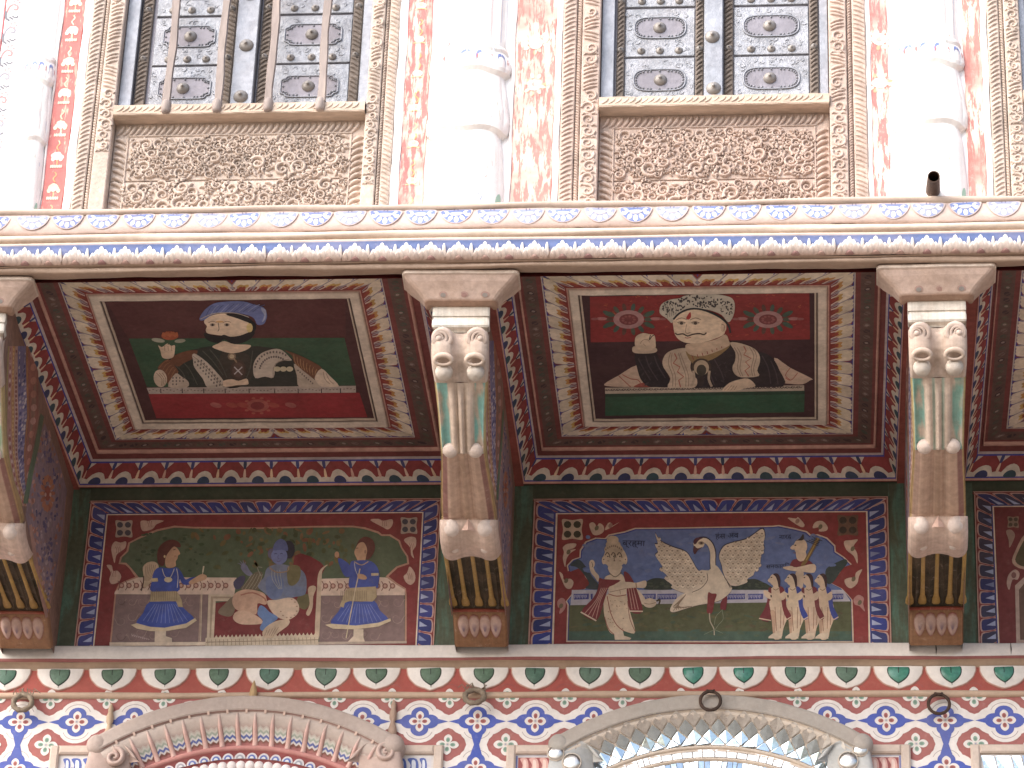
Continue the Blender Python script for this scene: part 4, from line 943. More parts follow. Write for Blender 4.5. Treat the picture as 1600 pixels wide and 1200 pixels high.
def bracket(label, xc, rot, w, seed, roles):
    R = random.Random(seed); H = w/2; WK = roles['waist']
    WP = [(-1.27, 1), (-1.215, .985), (-1.15, 1-.45*WK), (-1.09, 1-.75*WK), (-1.0, 1-WK), (-.93, 1-.8*WK), (-.84, 1-.42*WK), (-.74, 1-.08*WK), (-.66, 1), (.1, 1)]
    def waist(y):
        for (a, p0), (c, p1) in zip(WP, WP[1:]):
            if a <= y <= c: q = (y-a)/(c-a); q = q*q*(3-2*q) if False else q; return lerp(p0, p1, q)
        return 1
    t = thing('bracket', label, 'bracket', (xc, 0, 0), group='scrolled brackets carrying the balcony'); t.rotation_euler.z = radians(rot)
    # front and underside in sections
    secs = {}
    pts = BP
    for i, (y, z) in enumerate(pts): secs.setdefault(seg(y, z), []).append(i)
    N = 40
    def flute(sg, u, y):
        a = abs(u)
        if sg == 'block': return 0
        if sg == 'volute': return -.014*max(0, 1-(a/.25)**2)+.012*sin(pi*min(1, max(0, (a-.12)/.88)))
        if sg == 'upper': return (.009*max(0, 1-((a-.33)/.17)**2)+.012*max(0, 1-(a/.14)**2)-.012*max(0, 1-((a-.68)/.2)**2)) if a < .9 else 0
        if sg == 'lower': return .009*max(0, 1-((a-.55)/.33)**2)+.007*max(0, 1-(a/.2)**2) if a < .92 else 0
        if sg == 'roll': return .008*(1-a**4)+.010*max(0, 1-((a-.62)/.34)**2)-.004*max(0, 1-(a/.25)**2)
        if sg == 'flutes': return -.010*abs(cos(u*2*pi))**.6 if a < .93 else 0
        return 0
    def colour(sg, u, y, z):
        a = abs(u); r = R.random()
        if sg == 'block': return (224, 220, 208) if z < -.2 else (206, 198, 184)
        if sg == 'volute': return (202, 180, 164)
        if sg == 'upper':
            if a > .92: return (188, 164, 104)
            if a > .52:
                q_ = noise.noise((u*4+seed, y*9, z*26)); T_ = roles['turq']
                return T_ if q_ > -.12 else (tuple(int(lerp(c_, e_, .55)) for c_, e_ in zip(T_, (204, 182, 164))) if q_ > -.3 else (206, 186, 168))
            if .12 < a < .22: return (166, 182, 166) if roles['seamgreen'] else (196, 176, 156)
            return (204, 182, 164)
        if sg == 'lower':
            if a > .93: return (182, 148, 90)
            if a > .70: return (146, 98, 90) if (u > 0 or not roles['onemaroon']) else (176, 142, 124)
            if a < .1: return (186, 152, 128)
            return (196, 162, 140)
        if sg == 'roll': return (210, 182, 166)
        if sg == 'flutes':
            q = abs(cos(u*2*pi)); return (70, 62, 44) if a < .93 else (168, 136, 50)
        return (150, 104, 64)
    for sg, nm in (('block', 'top_block'), ('volute', 'volute'), ('upper', 'upper_shaft'), ('lower', 'lower_shaft'), ('roll', 'roll'), ('flutes', 'fluted_neck'), ('foot', 'foot')):
        idx = secs[sg]; lo, hi = min(idx), max(idx); hi = min(hi+1, len(pts)-1)
        P = [pts[i] for i in range(lo, hi+1)]
        fine = []
        for i in range(len(P)-1):
            for k in range(3): fine.append((lerp(P[i][0], P[i+1][0], k/3), lerp(P[i][1], P[i+1][1], k/3)))
        fine.append(P[-1]); b = MB(); b.sm = sg in ('volute', 'roll'); rows = []; cs = []
        for i, (y, z) in enumerate(fine):
            a = fine[max(0, i-1)]; c = fine[min(len(fine)-1, i+1)]; dy, dz = c[0]-a[0], c[1]-a[1]; L = hypot(dy, dz) or 1
            ny, nz = dz/L, -dy/L                         # outwards: forward and down
            if ny > 0 and nz > 0: ny, nz = -ny, -nz
            row = []; cr = []
            e = 1.06 if sg == 'roll' else 1
            taper = min(1, i/2.5, (len(fine)-1-i)/2.5) if sg != 'block' else 0
            for k in range(N+1):
                u = -1+2*k/N; h = flute(sg, u, y)*(max(taper, .15))-(.007 if sg != 'block' else .003)*max(0, (abs(u)-.88)/.12)**2; x = u*H*e*waist(y)
                if sg in ('volute', 'roll'): x = H*e*waist(y)*(sin(u*pi/2)*.35+u*.65)
                row.append((x, y+ny*h, z+nz*h)); f_ = 1+.05*sin(u*23+seed)+.045*sin(u*57+seed*3)+.05*sin(y*19+z*31+u*4); cr.append(tuple(q_*f_ for q_ in lin(colour(sg, u, y, z))))
            row = [(row[0][0], row[0][1]+.02, row[0][2]+.02)]+row+[(row[-1][0], row[-1][1]+.02, row[-1][2]+.02)]; cr = [cr[0]]+cr+[cr[-1]]
            rows.append(row); cs.append(cr)
        b.grid(rows, cs)
        o = b.build(nm, M['bracket'], t)
        if sg == 'flutes':
            for u in (-.5, 0, .5, -.97, .97):           # raised yellow ribs
                c = MB(); c.sm = True; c.col = lin((176, 138, 50)); m = 12
                c.grid([[(u*H+ww*q*(1+.5*(i/m > .85))*.5, lerp(-.545, -.212, i/m), lerp(-.597, -.5985, i/m)-.0065*e+.002) for q, e in ((-1, 0), (-.6, .8), (.6, .8), (1, 0))] for i in range(m+1) for ww in (.012+.005*(i/m)**3,)])
                c.build('rib', M['bracket'], o)
        if sg == 'foot':
            for k in range(4):
                c = MB(); c.sm = True; u = (k-1.5)*.40; n = 14; q = lin((196, 164, 152)); dk = lin((110, 92, 120)); vs = []; cc = []
                for rr, h, col in ((1.12, -.001, lin((140, 58, 46))), (.86, .004, q), (.5, .009, q)):
                    for j in range(n):
                        a = 2*pi*j/n; yy = -.158+.036*rr*cos(a); vs.append((u*H+.0168*rr*sin(a)*(1-.34*cos(a)), yy+.0*h-.75*h, -.6435-(yy+.158)*.52-.85*h)); cc.append(col)
                vs.append((u*H, -.150-.0085, -.648-.0105)); cc.append(dk)
                fs = [(r*n+j, r*n+(j+1) % n, (r+1)*n+(j+1) % n, (r+1)*n+j) for r in range(2) for j in range(n)]+[(2*n+j, 2*n+(j+1) % n, 3*n) for j in range(n)]
                c.add(vs, fs, cc); c.build('petal', M['bracket'], o)
            c = MB(); c.sm = True; c.col = lin((152, 62, 40)); c.tube([(u*H*.98, -.2035-.004*(1-u*u), -.612) for u in (-1, -.5, 0, .5, 1)], .0055, 6); c.build('red_cord', M['bracket'], o)
        if sg == 'volute':
            for s in (-1, 1):                            # upper whorls and the eyes
                c = MB(); c.sm = True; c.col = lin((208, 186, 172)); cx, cy, cz = s*H*.60, -1.268, -.274
                for k in range(3):
                    q = .031-.008*k
                    c.lathe([(q*1.05, -.004), (q*1.0, .002), (q*.82, .0055+.0015*k), (q*.6, .0035+.0015*k)], (cx+s*.005*k, cy+.001*k, cz+.001*k), (0, -.86, -.5), 18)
                c.lathe([(.010, .004), (.007, .009), (0, .010)], (cx+s*.010, cy+.002, cz), (0, -.86, -.5), 12)
                c.build('whorl', M['bracket'], o)
                c = MB(); c.sm = True; ex = s*H*.55; O = Vector((ex, -1.246, -.334)); d = Vector((0, -.80, -.60))
                c.col = lin((200, 178, 160)); e1 = Vector((1, 0, 0)); e2 = d.normalized().cross(e1)
                c.tube([O+d*.006+e1*.0245*cos(a)+e2*.0155*sin(a)*(1 if sin(a) > 0 else .8) for a in [2*pi*k/18 for k in range(18)]], [.0068+.003*abs(cos(2*pi*k/18))*0+.0022*sin(2*pi*k/18) for k in range(18)], 8, close=True); c.build('scroll_eye', M['bracket'], o)
                c = MB(); c.sm = True; c.col = lin((206, 196, 184)); c.lathe([(.026, -.006), (.023, .008), (.014, .015), (0, .017)], O+Vector((0, .030, -.024)), Vector((0, -.6, -.8)), 14); c.build('bead', M['bracket'], o)
        if sg == 'lower':
            for s in (-1, 1):
                c = MB(); c.sm = True; c.col = lin((214, 194, 182)); c.lathe([(.0205, -.012), (.0225, .004), (.0175, .012), (.009, .016), (0, .017)], (s*H*.55*(1-.9*WK), -1.000, -.490), (0, -.75, -.66), 16); c.build('bud', M['bracket'], o)
        if sg == 'roll':
            for s in (-1, 1):
                c = MB(); c.sm = True; c.col = lin((222, 204, 194)); c.lathe([(.027, -.012), (.027, .008), (.021, .018), (.011, .024), (0, .0255)], (s*H*.62, -.702, -.588), (s*.35, -.8, -.5), 18); c.build('globe', M['bracket'], o); c = MB(); c.sm = True; c.col = lin((222, 204, 194))
                c.lathe([(.0135, -.010), (.013, .008), (.009, .014), (0, .016)], (s*H*.54, -.630, -.616), (0, -.5, -.85), 12); c.build('knob', M['bracket'], o)
            c = MB(); c.col = lin((206, 168, 152)); c.add([(-.020, -.712, -.600), (0, -.731, -.570), (0, -.726, -.606), (.020, -.712, -.600)], [(0, 1, 2), (2, 1, 3)]); c.build('pointed_leaf', M['bracket'], o)
    # side cheeks
    out = [(y+.004, z+.004) for y, z in BP]+[(-.002, -.668), (-.002, -.071), (-1.258, -.071)]
    for s in (-1, 1):
        p = Paint(lambda y, z, d, s=s: (s*(H*waist(y)-.001+d), y, z)); o1 = [(-1.2625, -.166)]+BP[1:]+[(-.002, -.67)]
        dense = [(lerp(a[0], b_[0], q/2), lerp(a[1], b_[1], q/2)) for a, b_ in zip(o1, o1[1:]) for q in (0, 1)]+[o1[-1]]
        cb = lin((150, 116, 102)); p.grid([[p.mp(y+.003, z+.003, 0), p.mp(y+.003 if y < -.75 else y, lerp(z, -.071, .4), 0), p.mp(y+.003 if y < -.75 else y, -.071, 0)] for y, z in dense], [[cb]*3 for _ in dense])
        R = random.Random(seed*2+s)
        def px(pts): return [(lambda v: (v.y, v.z))(at(x, y, 'X', -.247)) for x, y in pts]
        ED = [(4, 505), (3, 560), (3.5, 610), (4.6, 662), (9, 708), (17.5, 750), (27, 776), (33, 795)]
        def edge(y):
            for (x0, y0), (x1, y1) in zip(ED, ED[1:]):
                if y0 <= y <= y1: return lerp(x0, x1, (y-y0)/(y1-y0))
            return ED[-1][0] if y > 700 else ED[0][0]
        ys = list(range(540, 796, 10)); wf = lambda y: min(1, max(.45, (860-y)/210))
        def band(a, c, col, l):
            for y0, y1 in zip(ys, ys[1:]): p.poly(px([(edge(y0)+a*wf(y0), y0), (edge(y1)+a*wf(y1), y1), (edge(y1)+c*wf(y1), y1), (edge(y0)+c*wf(y0), y0)]), col, l)
        band(0, 3, (170, 150, 80), 1); band(3, 11, (190, 140, 132), 1); band(11, 16, (194, 142, 88), 1); band(16, 22, (196, 160, 150), 1); band(22, 35, (128, 122, 168), 1); band(35, 38, (176, 122, 78), 1); band(38, 54, (160, 102, 90), 1)
        def spot(x, y, rx, ry, col, l, rot=0, n=7): p.poly(px([(x+rx*cos(q)*cos(rot)-ry*sin(q)*sin(rot), y+rx*cos(q)*sin(rot)+ry*sin(q)*cos(rot)) for q in [2*pi*k/n for k in range(n)]]), col, l)
        for y in range(545, 790, 7):
            e, w = edge(y), wf(y)
            spot(e+7*w, y, 2.2*w, 3, ((218, 190, 180), (160, 86, 82))[y % 2], 2); spot(e+19*w, y+3, 1.8*w, 2.6, (150, 92, 84), 2); spot(e+13.5*w, y, 1.2*w, 2.5, (222, 184, 120), 2)
            for q in (25, 29, 32.5): spot(e+q*w+R.uniform(-1, 1), y+R.uniform(-2, 2), 1.6*w, 3, R.choice(((206, 196, 204), (84, 84, 140), (170, 160, 188))), 2, .4)
            if y % 3 == 0: spot(e+46*w, y, 5*w, 6, R.choice(((190, 130, 112), (196, 150, 140))), 2, .3, 9)
        p.poly(px([(56, 690), (70, 660), (92, 705), (113, 765), (108, 830), (97, 900), (81, 958), (66, 928), (50, 850), (38, 805), (46, 740)]), (150, 128, 142), 2)
        p.poly(px([(62, 645), (68, 650), (60, 695), (50, 738), (41, 786), (33, 786), (42, 735), (53, 690)]), (98, 122, 96), 4)
        for k in range(260):
            y = R.uniform(672, 950); x0 = lerp(64, 38, (y-660)/130) if y < 790 else lerp(40, 78, (y-790)/165); x1 = lerp(76, 112, (y-660)/105) if y < 765 else lerp(112, 84, (y-765)/195)
            if x1-x0 < 4: continue
            f = R.random(); spot(lerp(x0+2, x1-2, f), y, R.uniform(1.2, 2.6), R.uniform(2, 5), R.choice(((94, 90, 140), (184, 164, 168), (118, 108, 146), (160, 128, 128), (80, 78, 124))) if .2 < f < .85 else R.choice(((200, 150, 136), (176, 116, 96), (160, 130, 120))), 3, R.uniform(-.6, .6))
        for k in range(16):
            q = 2*pi*k/16; spot(77+9*cos(q), 770+24*sin(q), 5.5, 3.2, R.choice(((190, 122, 86), (176, 106, 78))), 4, atan2(24*sin(q), 9*cos(q)), 8)
        spot(77, 770, 6, 12, (166, 84, 66), 5, 0, 10); spot(73, 772, 2, 3.5, (214, 178, 166), 6); spot(82, 772, 2, 3.5, (214, 178, 166), 6)
        p.poly(px([(44, 820), (49, 818), (62, 880), (74, 930), (82, 962), (78, 966), (66, 930), (54, 880)]), (186, 140, 126), 4); p.stroke(px([(112, 775), (104, 850), (92, 915), (82, 955)]), .012, (176, 130, 110), 4, sm=False)
        p.build('painted_cheek', M['bracketside'], t)
    # capital under the beam
    c = MB(); q = [(-1.338, -.089, .168), (-1.338, -.098, .168), (-1.332, -.1015, .163), (-1.323, -.116, .150), (-1.304, -.138, .122), (-1.291, -.155, .107), (-1.286, -.160, .104), (-1.270, -.166, .100), (-1.262, -.166, .09)]
    rows = []; cs = []
    for y, z, hw in q:
        dep = hw-.085
        rows.append([(-hw, max(y+.012, -1.245), z), (-hw, y+.012, z), (-hw+.006, y+.003, z), (-hw+.014, y, z)]+[(-hw+.014+(2*hw-.028)*k/10, y+jit(k*.7, .0008, seed), z) for k in range(1, 10)]+[(hw-.014, y, z), (hw-.006, y+.003, z), (hw, y+.012, z), (hw, max(y+.012, -1.245), z)])
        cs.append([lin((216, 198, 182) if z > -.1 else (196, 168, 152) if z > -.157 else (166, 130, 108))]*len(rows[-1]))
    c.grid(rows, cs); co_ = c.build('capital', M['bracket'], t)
    p = Paint(lambda u, v, d: (u, lerp(-1.3055, -1.2925, v)-d, lerp(-.137, -.154, v)))
    for k in range(3): 
        p.ell((k-1)*.06+.01, .55, .012, .42, (176, 140, 130), 1); p.ell((k-1)*.06+.01, .65, .008, .3, (140, 136, 132) if k != 1 else (160, 120, 112), 2)
    p.build('faded_dots', M['bracket'], co_, kind='stuff')
    return t
bracket('bracket cut by the left edge of the photo, its patterned side turned to the viewer', -.352, 2.2, .166, 41, dict(turq=(150, 186, 150), seamgreen=False, onemaroon=False, waist=.14))
bracket('middle scrolled bracket between the two ceiling portraits with bright turquoise flutes', 1.078, 1.2, .164, 42, dict(turq=(118, 192, 186), seamgreen=False, onemaroon=False, waist=.22))
bracket('right scrolled bracket below the rusty pipe with faded green and turquoise flutes', 2.476, -.9, .164, 43, dict(turq=(120, 180, 168), seamgreen=True, onemaroon=True, waist=.13))
# the beam ends between the coffers
for i, (a, c) in enumerate(((-.41, -.252), (1.006, 1.186), (2.372, 2.582))):
    b = MB(); b.col = lin((150, 70, 58)); b.box((a, -1.27, -.0705), (c, .0, .03)); tag(b.build('cross_beam', M['soffit']), ('red painted beam above the left bracket', 'red painted beam between the two ceiling portraits', 'red painted beam above the right bracket')[i], 'beam', 'cross beams of the balcony')

# ================================================================== WALL MURALS
def Wm(off):
    def mp(x, y, d):
        q = at(x, y, 'Y', -.004); return (q.x-off.x, -.004-d-off.y, q.z-off.z)
    return mp
BLUE = (52, 60, 136); MRED = (128, 46, 46); GREEN = (82, 96, 70); GREY = (128, 104, 102)
def mural_border(t, ro, ri, off, seed, cols):
    """blue leaf border on three sides; ro/ri = (x0, z0, x1, z1) outer and inner"""
    R = random.Random(seed)
    for sd in 'LTR':
        if sd == 'L': o0, o1, i0, i1 = (ro[0], ro[1]), (ro[0]+.004, ro[3]), (ri[0], ro[1]), (ri[0], ri[3])
        elif sd == 'R': o0, o1, i0, i1 = (ro[2], ro[1]), (ro[2], ro[3]), (ri[2], ro[1]), (ri[2], ri[3])
        else: o0, o1, i0, i1 = (ro[0], ro[3]), (ro[2], ro[3]), (ri[0], ri[3]), (ri[2], ri[3])
        def mp(s, q, d, o0=o0, o1=o1, i0=i0, i1=i1):
            a = (lerp(i0[0], i1[0], s), lerp(i0[1], i1[1], s)); b_ = (lerp(o0[0], o1[0], s), lerp(o0[1], o1[1], s))
            return (lerp(a[0], b_[0], q)-off.x, -.004-d-off.y, lerp(a[1], b_[1], q)-off.z)
        p = Paint(mp); L = (ro[3]-ro[1]) if sd in 'LR' else ro[2]-ro[0]; n = round(L/(.0505 if sd in 'LR' else .0545))
        p.poly([(0, 0), (1, 0), (1, 1), (0, 1)], MRED, 1)
        p.poly([(0, 0), (1, 0), (1, .07), (0, .07)], CREAM, 3); p.poly([(0, .07), (1, .07), (1, .13), (0, .13)], (52, 60, 140), 2)
        p.poly([(0, .94), (1, .94), (1, 1), (0, 1)], (182, 140, 126), 3)
        for k in range(n):
            up = 1 if sd in 'LR' else (1 if k < n/2 else -1)
            if sd in 'LR': up = -1 if True else 1
            lean = (.42 if sd != 'T' else .5)*(-up if sd in 'LR' else up); s0, ds = k/n, 1/n
            q = lambda u, v: (s0+ds*(u+lean*(.5-v)), v); c = R.choice(cols)
            p.smooth([q(.02, .14), q(.0, .52), q(.06, .84), q(.5, .90), q(.96, .84), q(1.0, .5), q(.98, .14)], (188, 150, 140), 2, 2)
            p.smooth([q(.10, .13), q(.08, .5), q(.13, .78), q(.5, .83), q(.88, .78), q(.90, .5), q(.88, .13)], c, 3, 2)
            p.poly([q(.30, .16), q(.46, .60), q(.62, .30), q(.70, .16)], (160, 170, 204) if R.random() < .7 else (120, 130, 170), 4)
            p.stroke([q(.0, .13), q(-.02, .5), q(.06, .9)], ds*.07, (150, 66, 60), 4)
        p.build('leaf_border', M['mural'], t)

def rosette(p, cx, cy, r, col, spots, l=4):
    p.smooth([(cx-r, cy-r*.8), (cx-r*.8, cy-r), (cx, cy-r*.88), (cx+r*.8, cy-r), (cx+r, cy-r*.8), (cx+r*.88, cy), (cx+r, cy+r*.8), (cx+r*.8, cy+r), (cx, cy+r*.88), (cx-r*.8, cy+r), (cx-r, cy+r*.8), (cx-r*.88, cy)], col, l)
    for a in (1, 3, 5, 7): p.ell(cx+r*.48*cos(a*pi/4)*1.35, cy+r*.48*sin(a*pi/4)*1.35, r*.36, r*.34, spots, l+1, n=10)

def mural_left():
    off = Vector((.356, 0, -.38)); t = thing('wall_mural', 'wall mural of two blue skirted attendants flanking a seated blue figure on a green ground', 'mural', off, group='painted wall murals between the brackets')
    mp = Wm(off); mural_border(t, (-.2135, -.6385, .924, -.114), (-.149, -.6385, .866, -.167), off, 5, ((52, 60, 136), (46, 54, 118), (62, 66, 130)))
    p = Paint(mp); p.use(160, 790, 5.333)
    c = lin(MRED); p.add([(-.1488-off.x, -.0043, -.6385-off.z), (.866-off.x, -.0043, -.6385-off.z), (.866-off.x, -.0043, -.1672-off.z), (-.1488-off.x, -.0043, -.1672-off.z)], [(0, 1, 2, 3)], [c]*4)
    arch = [(60, 1162), (105, 718), (135, 655), (190, 628), (275, 595), (230, 530), (190, 492), (135, 487), (148, 430), (200, 380), (215, 310), (300, 265), (380, 230), (450, 200), (600, 168), (760, 178), (1300, 182), (1760, 170), (2090, 168), (2190, 182), (2300, 216), (2330, 240), (2400, 240), (2480, 290), (2500, 350), (2548, 420), (2556, 488), (2460, 520), (2385, 590), (2455, 645), (2528, 690), (2536, 745), (2535, 1142)]
    p.poly(arch, (176, 130, 108), 2)
    inner = [(75, 1150), (118, 728), (150, 662), (200, 642), (305, 600), (240, 520), (200, 478), (152, 475), (164, 432), (216, 384), (230, 316), (306, 278), (390, 243), (460, 214), (600, 184), (760, 192), (1300, 196), (1760, 184), (2085, 182), (2180, 196), (2290, 230), (2325, 254), (2392, 254), (2466, 298), (2486, 352), (2534, 426), (2540, 478), (2450, 508), (2360, 592), (2445, 658), (2516, 700), (2522, 745), (2520, 1130)]
    p.poly(inner, GREEN, 3)
    R = random.Random(4)
    for k in range(150):                                 # foliage in the painted garden
        x = R.gauss(1560, 330); y = R.uniform(205, 520)
        if 620 < x < 2150: p.ell(x, y, R.uniform(10, 38), R.uniform(8, 24), R.choice(((108, 92, 50), (92, 92, 52), (120, 92, 56), (80, 86, 50), (66, 76, 46), (124, 80, 54))), 4, rot=R.uniform(0, 3), n=8)
    for k in range(60): p.ell(R.uniform(260, 900), R.uniform(230, 560), R.uniform(8, 26), R.uniform(6, 14), R.choice(((64, 82, 52), (78, 88, 58), (58, 76, 52))), 4, n=7)
    p.build('painted_field', M['mural'], t)
    p = Paint(mp); p.use(160, 790, 5.333)                # terrace: rail and dado
    p.poly([(105, 720), (190, 640), (300, 600), (420, 598), (1118, 602), (1100, 745), (100, 740)], (206, 180, 162), 5)
    p.poly([(1812, 612), (2310, 598), (2370, 602), (2450, 660), (2518, 700), (2520, 748), (1808, 752)], (206, 180, 162), 5)
    for a, b_, y in ((130, 1090, 668), (1830, 2490, 672)):
        for k in range(int((b_-a)/62)):
            x = a+k*62; p.ell(x+30, y, 24, 24, (146, 98, 84), 6, n=10); p.ell(x+30, y, 13, 13, (190, 150, 134), 7, n=8); p.stroke([(x, y-40), (x+18, y), (x, y+40)], 7, (126, 84, 72), 6)
    for pts in ([(115, 742), (885, 742), (872, 1140), (78, 1142)], [(1810, 754), (2516, 748), (2518, 1132), (1808, 1140)]): p.poly(pts, GREY, 5)
    for (x0, x1) in ((120, 790), (1830, 2480)):
        for k in range(22):
            x = lerp(x0, x1, (k % 8+.5)/8)+R.uniform(-18, 18); y = 800+140*(k//8)+R.uniform(-25, 25); s_ = R.choice((-1, 1)); r_ = R.uniform(34, 52)
            p.stroke([(x+s_*r_*(1-q*.09)*cos(q*.75), y+r_*(1-q*.09)*sin(q*.75)) for q in range(9)], 7, R.choice(((152, 128, 122), (144, 118, 114), (104, 82, 80))), 6, taper=True)
            p.stroke([(x+s_*r_, y), (x+s_*r_*1.3, y-20), (x+s_*r_*1.6, y-5)], 9, (150, 126, 118), 6, taper=True)
    p.poly([(815, 742), (832, 742), (812, 1140), (800, 1140)], (166, 140, 124), 6); p.poly([(60, 1142), (885, 1138), (885, 1168), (60, 1172)], CREAM, 6); p.poly([(1800, 1138), (2536, 1130), (2536, 1150), (1800, 1160)], (176, 156, 140), 6)
    for k in range(9): p.stroke([(245+k*17, 1070+k*5), (250+k*17, 1090+k*4), (256+k*17, 1082+k*4)], 6, (170, 148, 144), 7)
    p.build('painted_terrace', M['mural'], t, kind='stuff')
    p = Paint(mp, 2); p.use(160, 790, 5.333); q = 853      # throne with the seated blue figure
    T = lambda pts: [(x+q, y) for x, y in pts]
    p.poly(T([(750, 420), (800, 400), (880, 425), (965, 475), (1005, 520), (965, 600), (945, 1085), (75, 1100), (90, 815), (700, 720)]), (118, 40, 42), 6)
    p.poly(T([(32, 742), (245, 742), (240, 800), (92, 800), (76, 1110), (18, 1115)]), (196, 176, 150), 7); p.poly(T([(52, 760), (225, 762), (222, 775), (72, 778), (52, 1105), (40, 1105)]), (160, 138, 116), 8)
    p.smooth(T([(1028, 495), (985, 540), (975, 620), (955, 1090), (918, 1090), (935, 720), (945, 580), (980, 520)]), (190, 166, 140), 7)
    p.poly(T([(8, 1105), (945, 1080), (948, 1165), (4, 1185)]), (196, 178, 152), 8)
    for k in range(28): p.poly(T([(15+k*33, 1110-k*.8), (32+k*33, 1082-k*.8), (46+k*33, 1110-k*.8)]), (196, 178, 152), 9); p.stroke(T([(25+k*33, 1120-k*.7), (28+k*33, 1172-k*.6)]), 4, (140, 118, 100), 9, sm=False)
    p.stroke(T([(10, 1142), (945, 1122)]), 6, (140, 118, 100), 9, sm=False)
    p.smooth(T([(860, 700), (900, 670), (930, 690), (905, 760), (900, 850), (870, 920), (845, 900), (875, 820)]), (186, 160, 132), 8)
    p.smooth(T([(780, 760), (860, 740), (870, 830), (830, 870), (770, 830)]), (104, 96, 60), 7)
    p.smooth(T([(300, 700), (360, 630), (420, 560), (480, 560), (470, 640), (440, 710)]), (104, 94, 74), 8)
    for k in range(5): p.stroke(T([(310+k*28, 700), (350+k*28, 640), (395+k*22, 575)]), 4, (150, 138, 116), 9)
    p.smooth(T([(240, 640), (300, 590), (340, 600), (310, 680), (260, 700)]), (70, 66, 96), 7)
    p.smooth(T([(300, 520), (320, 490), (350, 500), (372, 540), (400, 575), (370, 590), (330, 565)]), (112, 114, 142), 8)
    for fx, fy in ((272, 482), (290, 462), (318, 455), (342, 470)): p.stroke(T([(330, 520), ((330+fx)/2, (505+fy)/2), (fx, fy)]), 13, (116, 118, 146), 9, taper=True)
    p.smooth(T([(110, 890), (170, 820), (235, 760), (262, 800), (250, 880), (220, 925), (160, 922)]), (120, 104, 84), 8)
    p.smooth(T([(495, 600), (520, 525), (610, 490), (720, 508), (800, 535), (842, 590), (850, 680), (832, 745), (750, 765), (650, 795), (560, 785), (510, 740), (450, 690), (450, 650)]), (110, 118, 142), 8)
    p.smooth(T([(690, 520), (760, 500), (800, 530), (790, 620), (740, 670), (695, 650)]), (112, 104, 66), 9)
    p.smooth(T([(655, 690), (740, 680), (830, 690), (835, 745), (740, 765), (670, 750)]), (106, 118, 148), 9)
    p.smooth(T([(520, 600), (620, 590), (660, 640), (640, 750), (560, 780), (515, 720)]), (96, 112, 152), 9)
    for k in range(4): p.stroke(T([(560+k*22, 540), (565+k*24, 620), (620+k*8, 700)]), 4, (160, 158, 150), 10)
    p.stroke(T([(540, 520), (600, 560), (690, 550), (700, 510)]), 10, (150, 122, 96), 10)
    p.smooth(T([(520, 800), (600, 790), (700, 770), (760, 790), (788, 850), (770, 910), (700, 955), (620, 940), (560, 890)]), (198, 172, 148), 9)
    p.smooth(T([(230, 790), (260, 730), (340, 702), (430, 712), (500, 740), (520, 810), (500, 830), (440, 820), (430, 910), (300, 888), (245, 850)]), (192, 152, 126), 9)
    p.stroke(T([(300, 750), (400, 730), (490, 770), (510, 800)]), 12, (162, 104, 84), 10)
    p.smooth(T([(236, 940), (262, 890), (340, 880), (430, 920), (480, 960), (470, 990), (340, 996), (270, 980)]), (198, 162, 136), 10)
    p.smooth(T([(460, 838), (500, 850), (540, 890), (612, 936), (560, 985), (520, 1030), (480, 1048), (460, 1020), (485, 960), (440, 910)]), (92, 122, 172), 10)
    p.smooth(T([(482, 1060), (520, 1010), (600, 965), (700, 955), (698, 1000), (620, 1060), (560, 1108), (498, 1104)]), (194, 168, 140), 11)
    for k in range(9): p.stroke(T([(470+k*34-k*k*.6, 990-k*2 if k < 2 else 995-k*4), (475+k*34, 1010-k*3)]), 3, (150, 118, 98), 11) if k > 20 else p.ell(700+q+70*cos(k*.5-1.2), 860+80*sin(k*.5-1.2), 9, 6, (160, 128, 108), 10, n=6)
    for k in range(5): p.stroke(T([(500+k*18, 1090), (520+k*24, 1040-k*6)]), 4, (146, 116, 98), 12)
    p.ell(700+q, 370, 52, 75, (52, 48, 58), 8); p.ell(560+q, 405, 34, 44, (96, 90, 116), 8); p.ell(622+q, 425, 68, 70, (106, 116, 166), 9)
    p.smooth(T([(570, 375), (590, 310), (635, 282), (680, 310), (695, 380), (640, 372)]), (88, 98, 146), 10)
    for x in (592, 640): p.stroke(T([(x-10, 408), (x, 402), (x+12, 408)]), 5, (60, 62, 96), 10)
    p.stroke(T([(614, 415), (610, 440), (620, 446)]), 4, (74, 80, 120), 10); p.stroke(T([(600, 465), (615, 470), (632, 464)]), 5, (92, 72, 104), 10)
    p.stroke(T([(480, 520), (440, 520), (470, 590)]), 7, (140, 136, 120), 9)
    p.build('painted_seated_figure', M['mural'], t)
    def skirt(name, hair, face, torso, arms, belt, sk, hem, feet, extras):
        p = Paint(mp, 2); p.use(160, 790, 5.333); R = random.Random(len(name)); B = (58, 80, 164)
        extras(p, 0)
        p.smooth(hair, (98, 50, 42), 8); p.smooth(face, (188, 146, 112), 9)
        p.smooth(torso, B, 9)
        for a in arms: p.smooth(a, (56, 76, 156), 9)
        p.smooth(sk, B, 9); xs = [x for x, y in sk]; x0, x1 = min(xs), max(xs); cx = (x0+x1)/2
        for k in range(11):
            f = (k-5)/5.5; p.stroke([(cx+f*95, 825), (cx+f*(x1-x0)*.42, 985-26*f*f)], 6, (104, 120, 184), 10, sm=False)
        p.poly(hem, (204, 184, 150), 10); p.poly(belt, (172, 152, 116), 11)
        bx = [x for x, y in belt]
        for k in range(15): p.stroke([(min(bx)+12+k*15, 712+2*(k % 3)), (min(bx)+8+k*15.5, 796)], 4, (132, 112, 84), 12, sm=False)
        p.poly(feet, (206, 186, 162), 9)
        extras(p, 1); p.build(name, M['mural'], t)
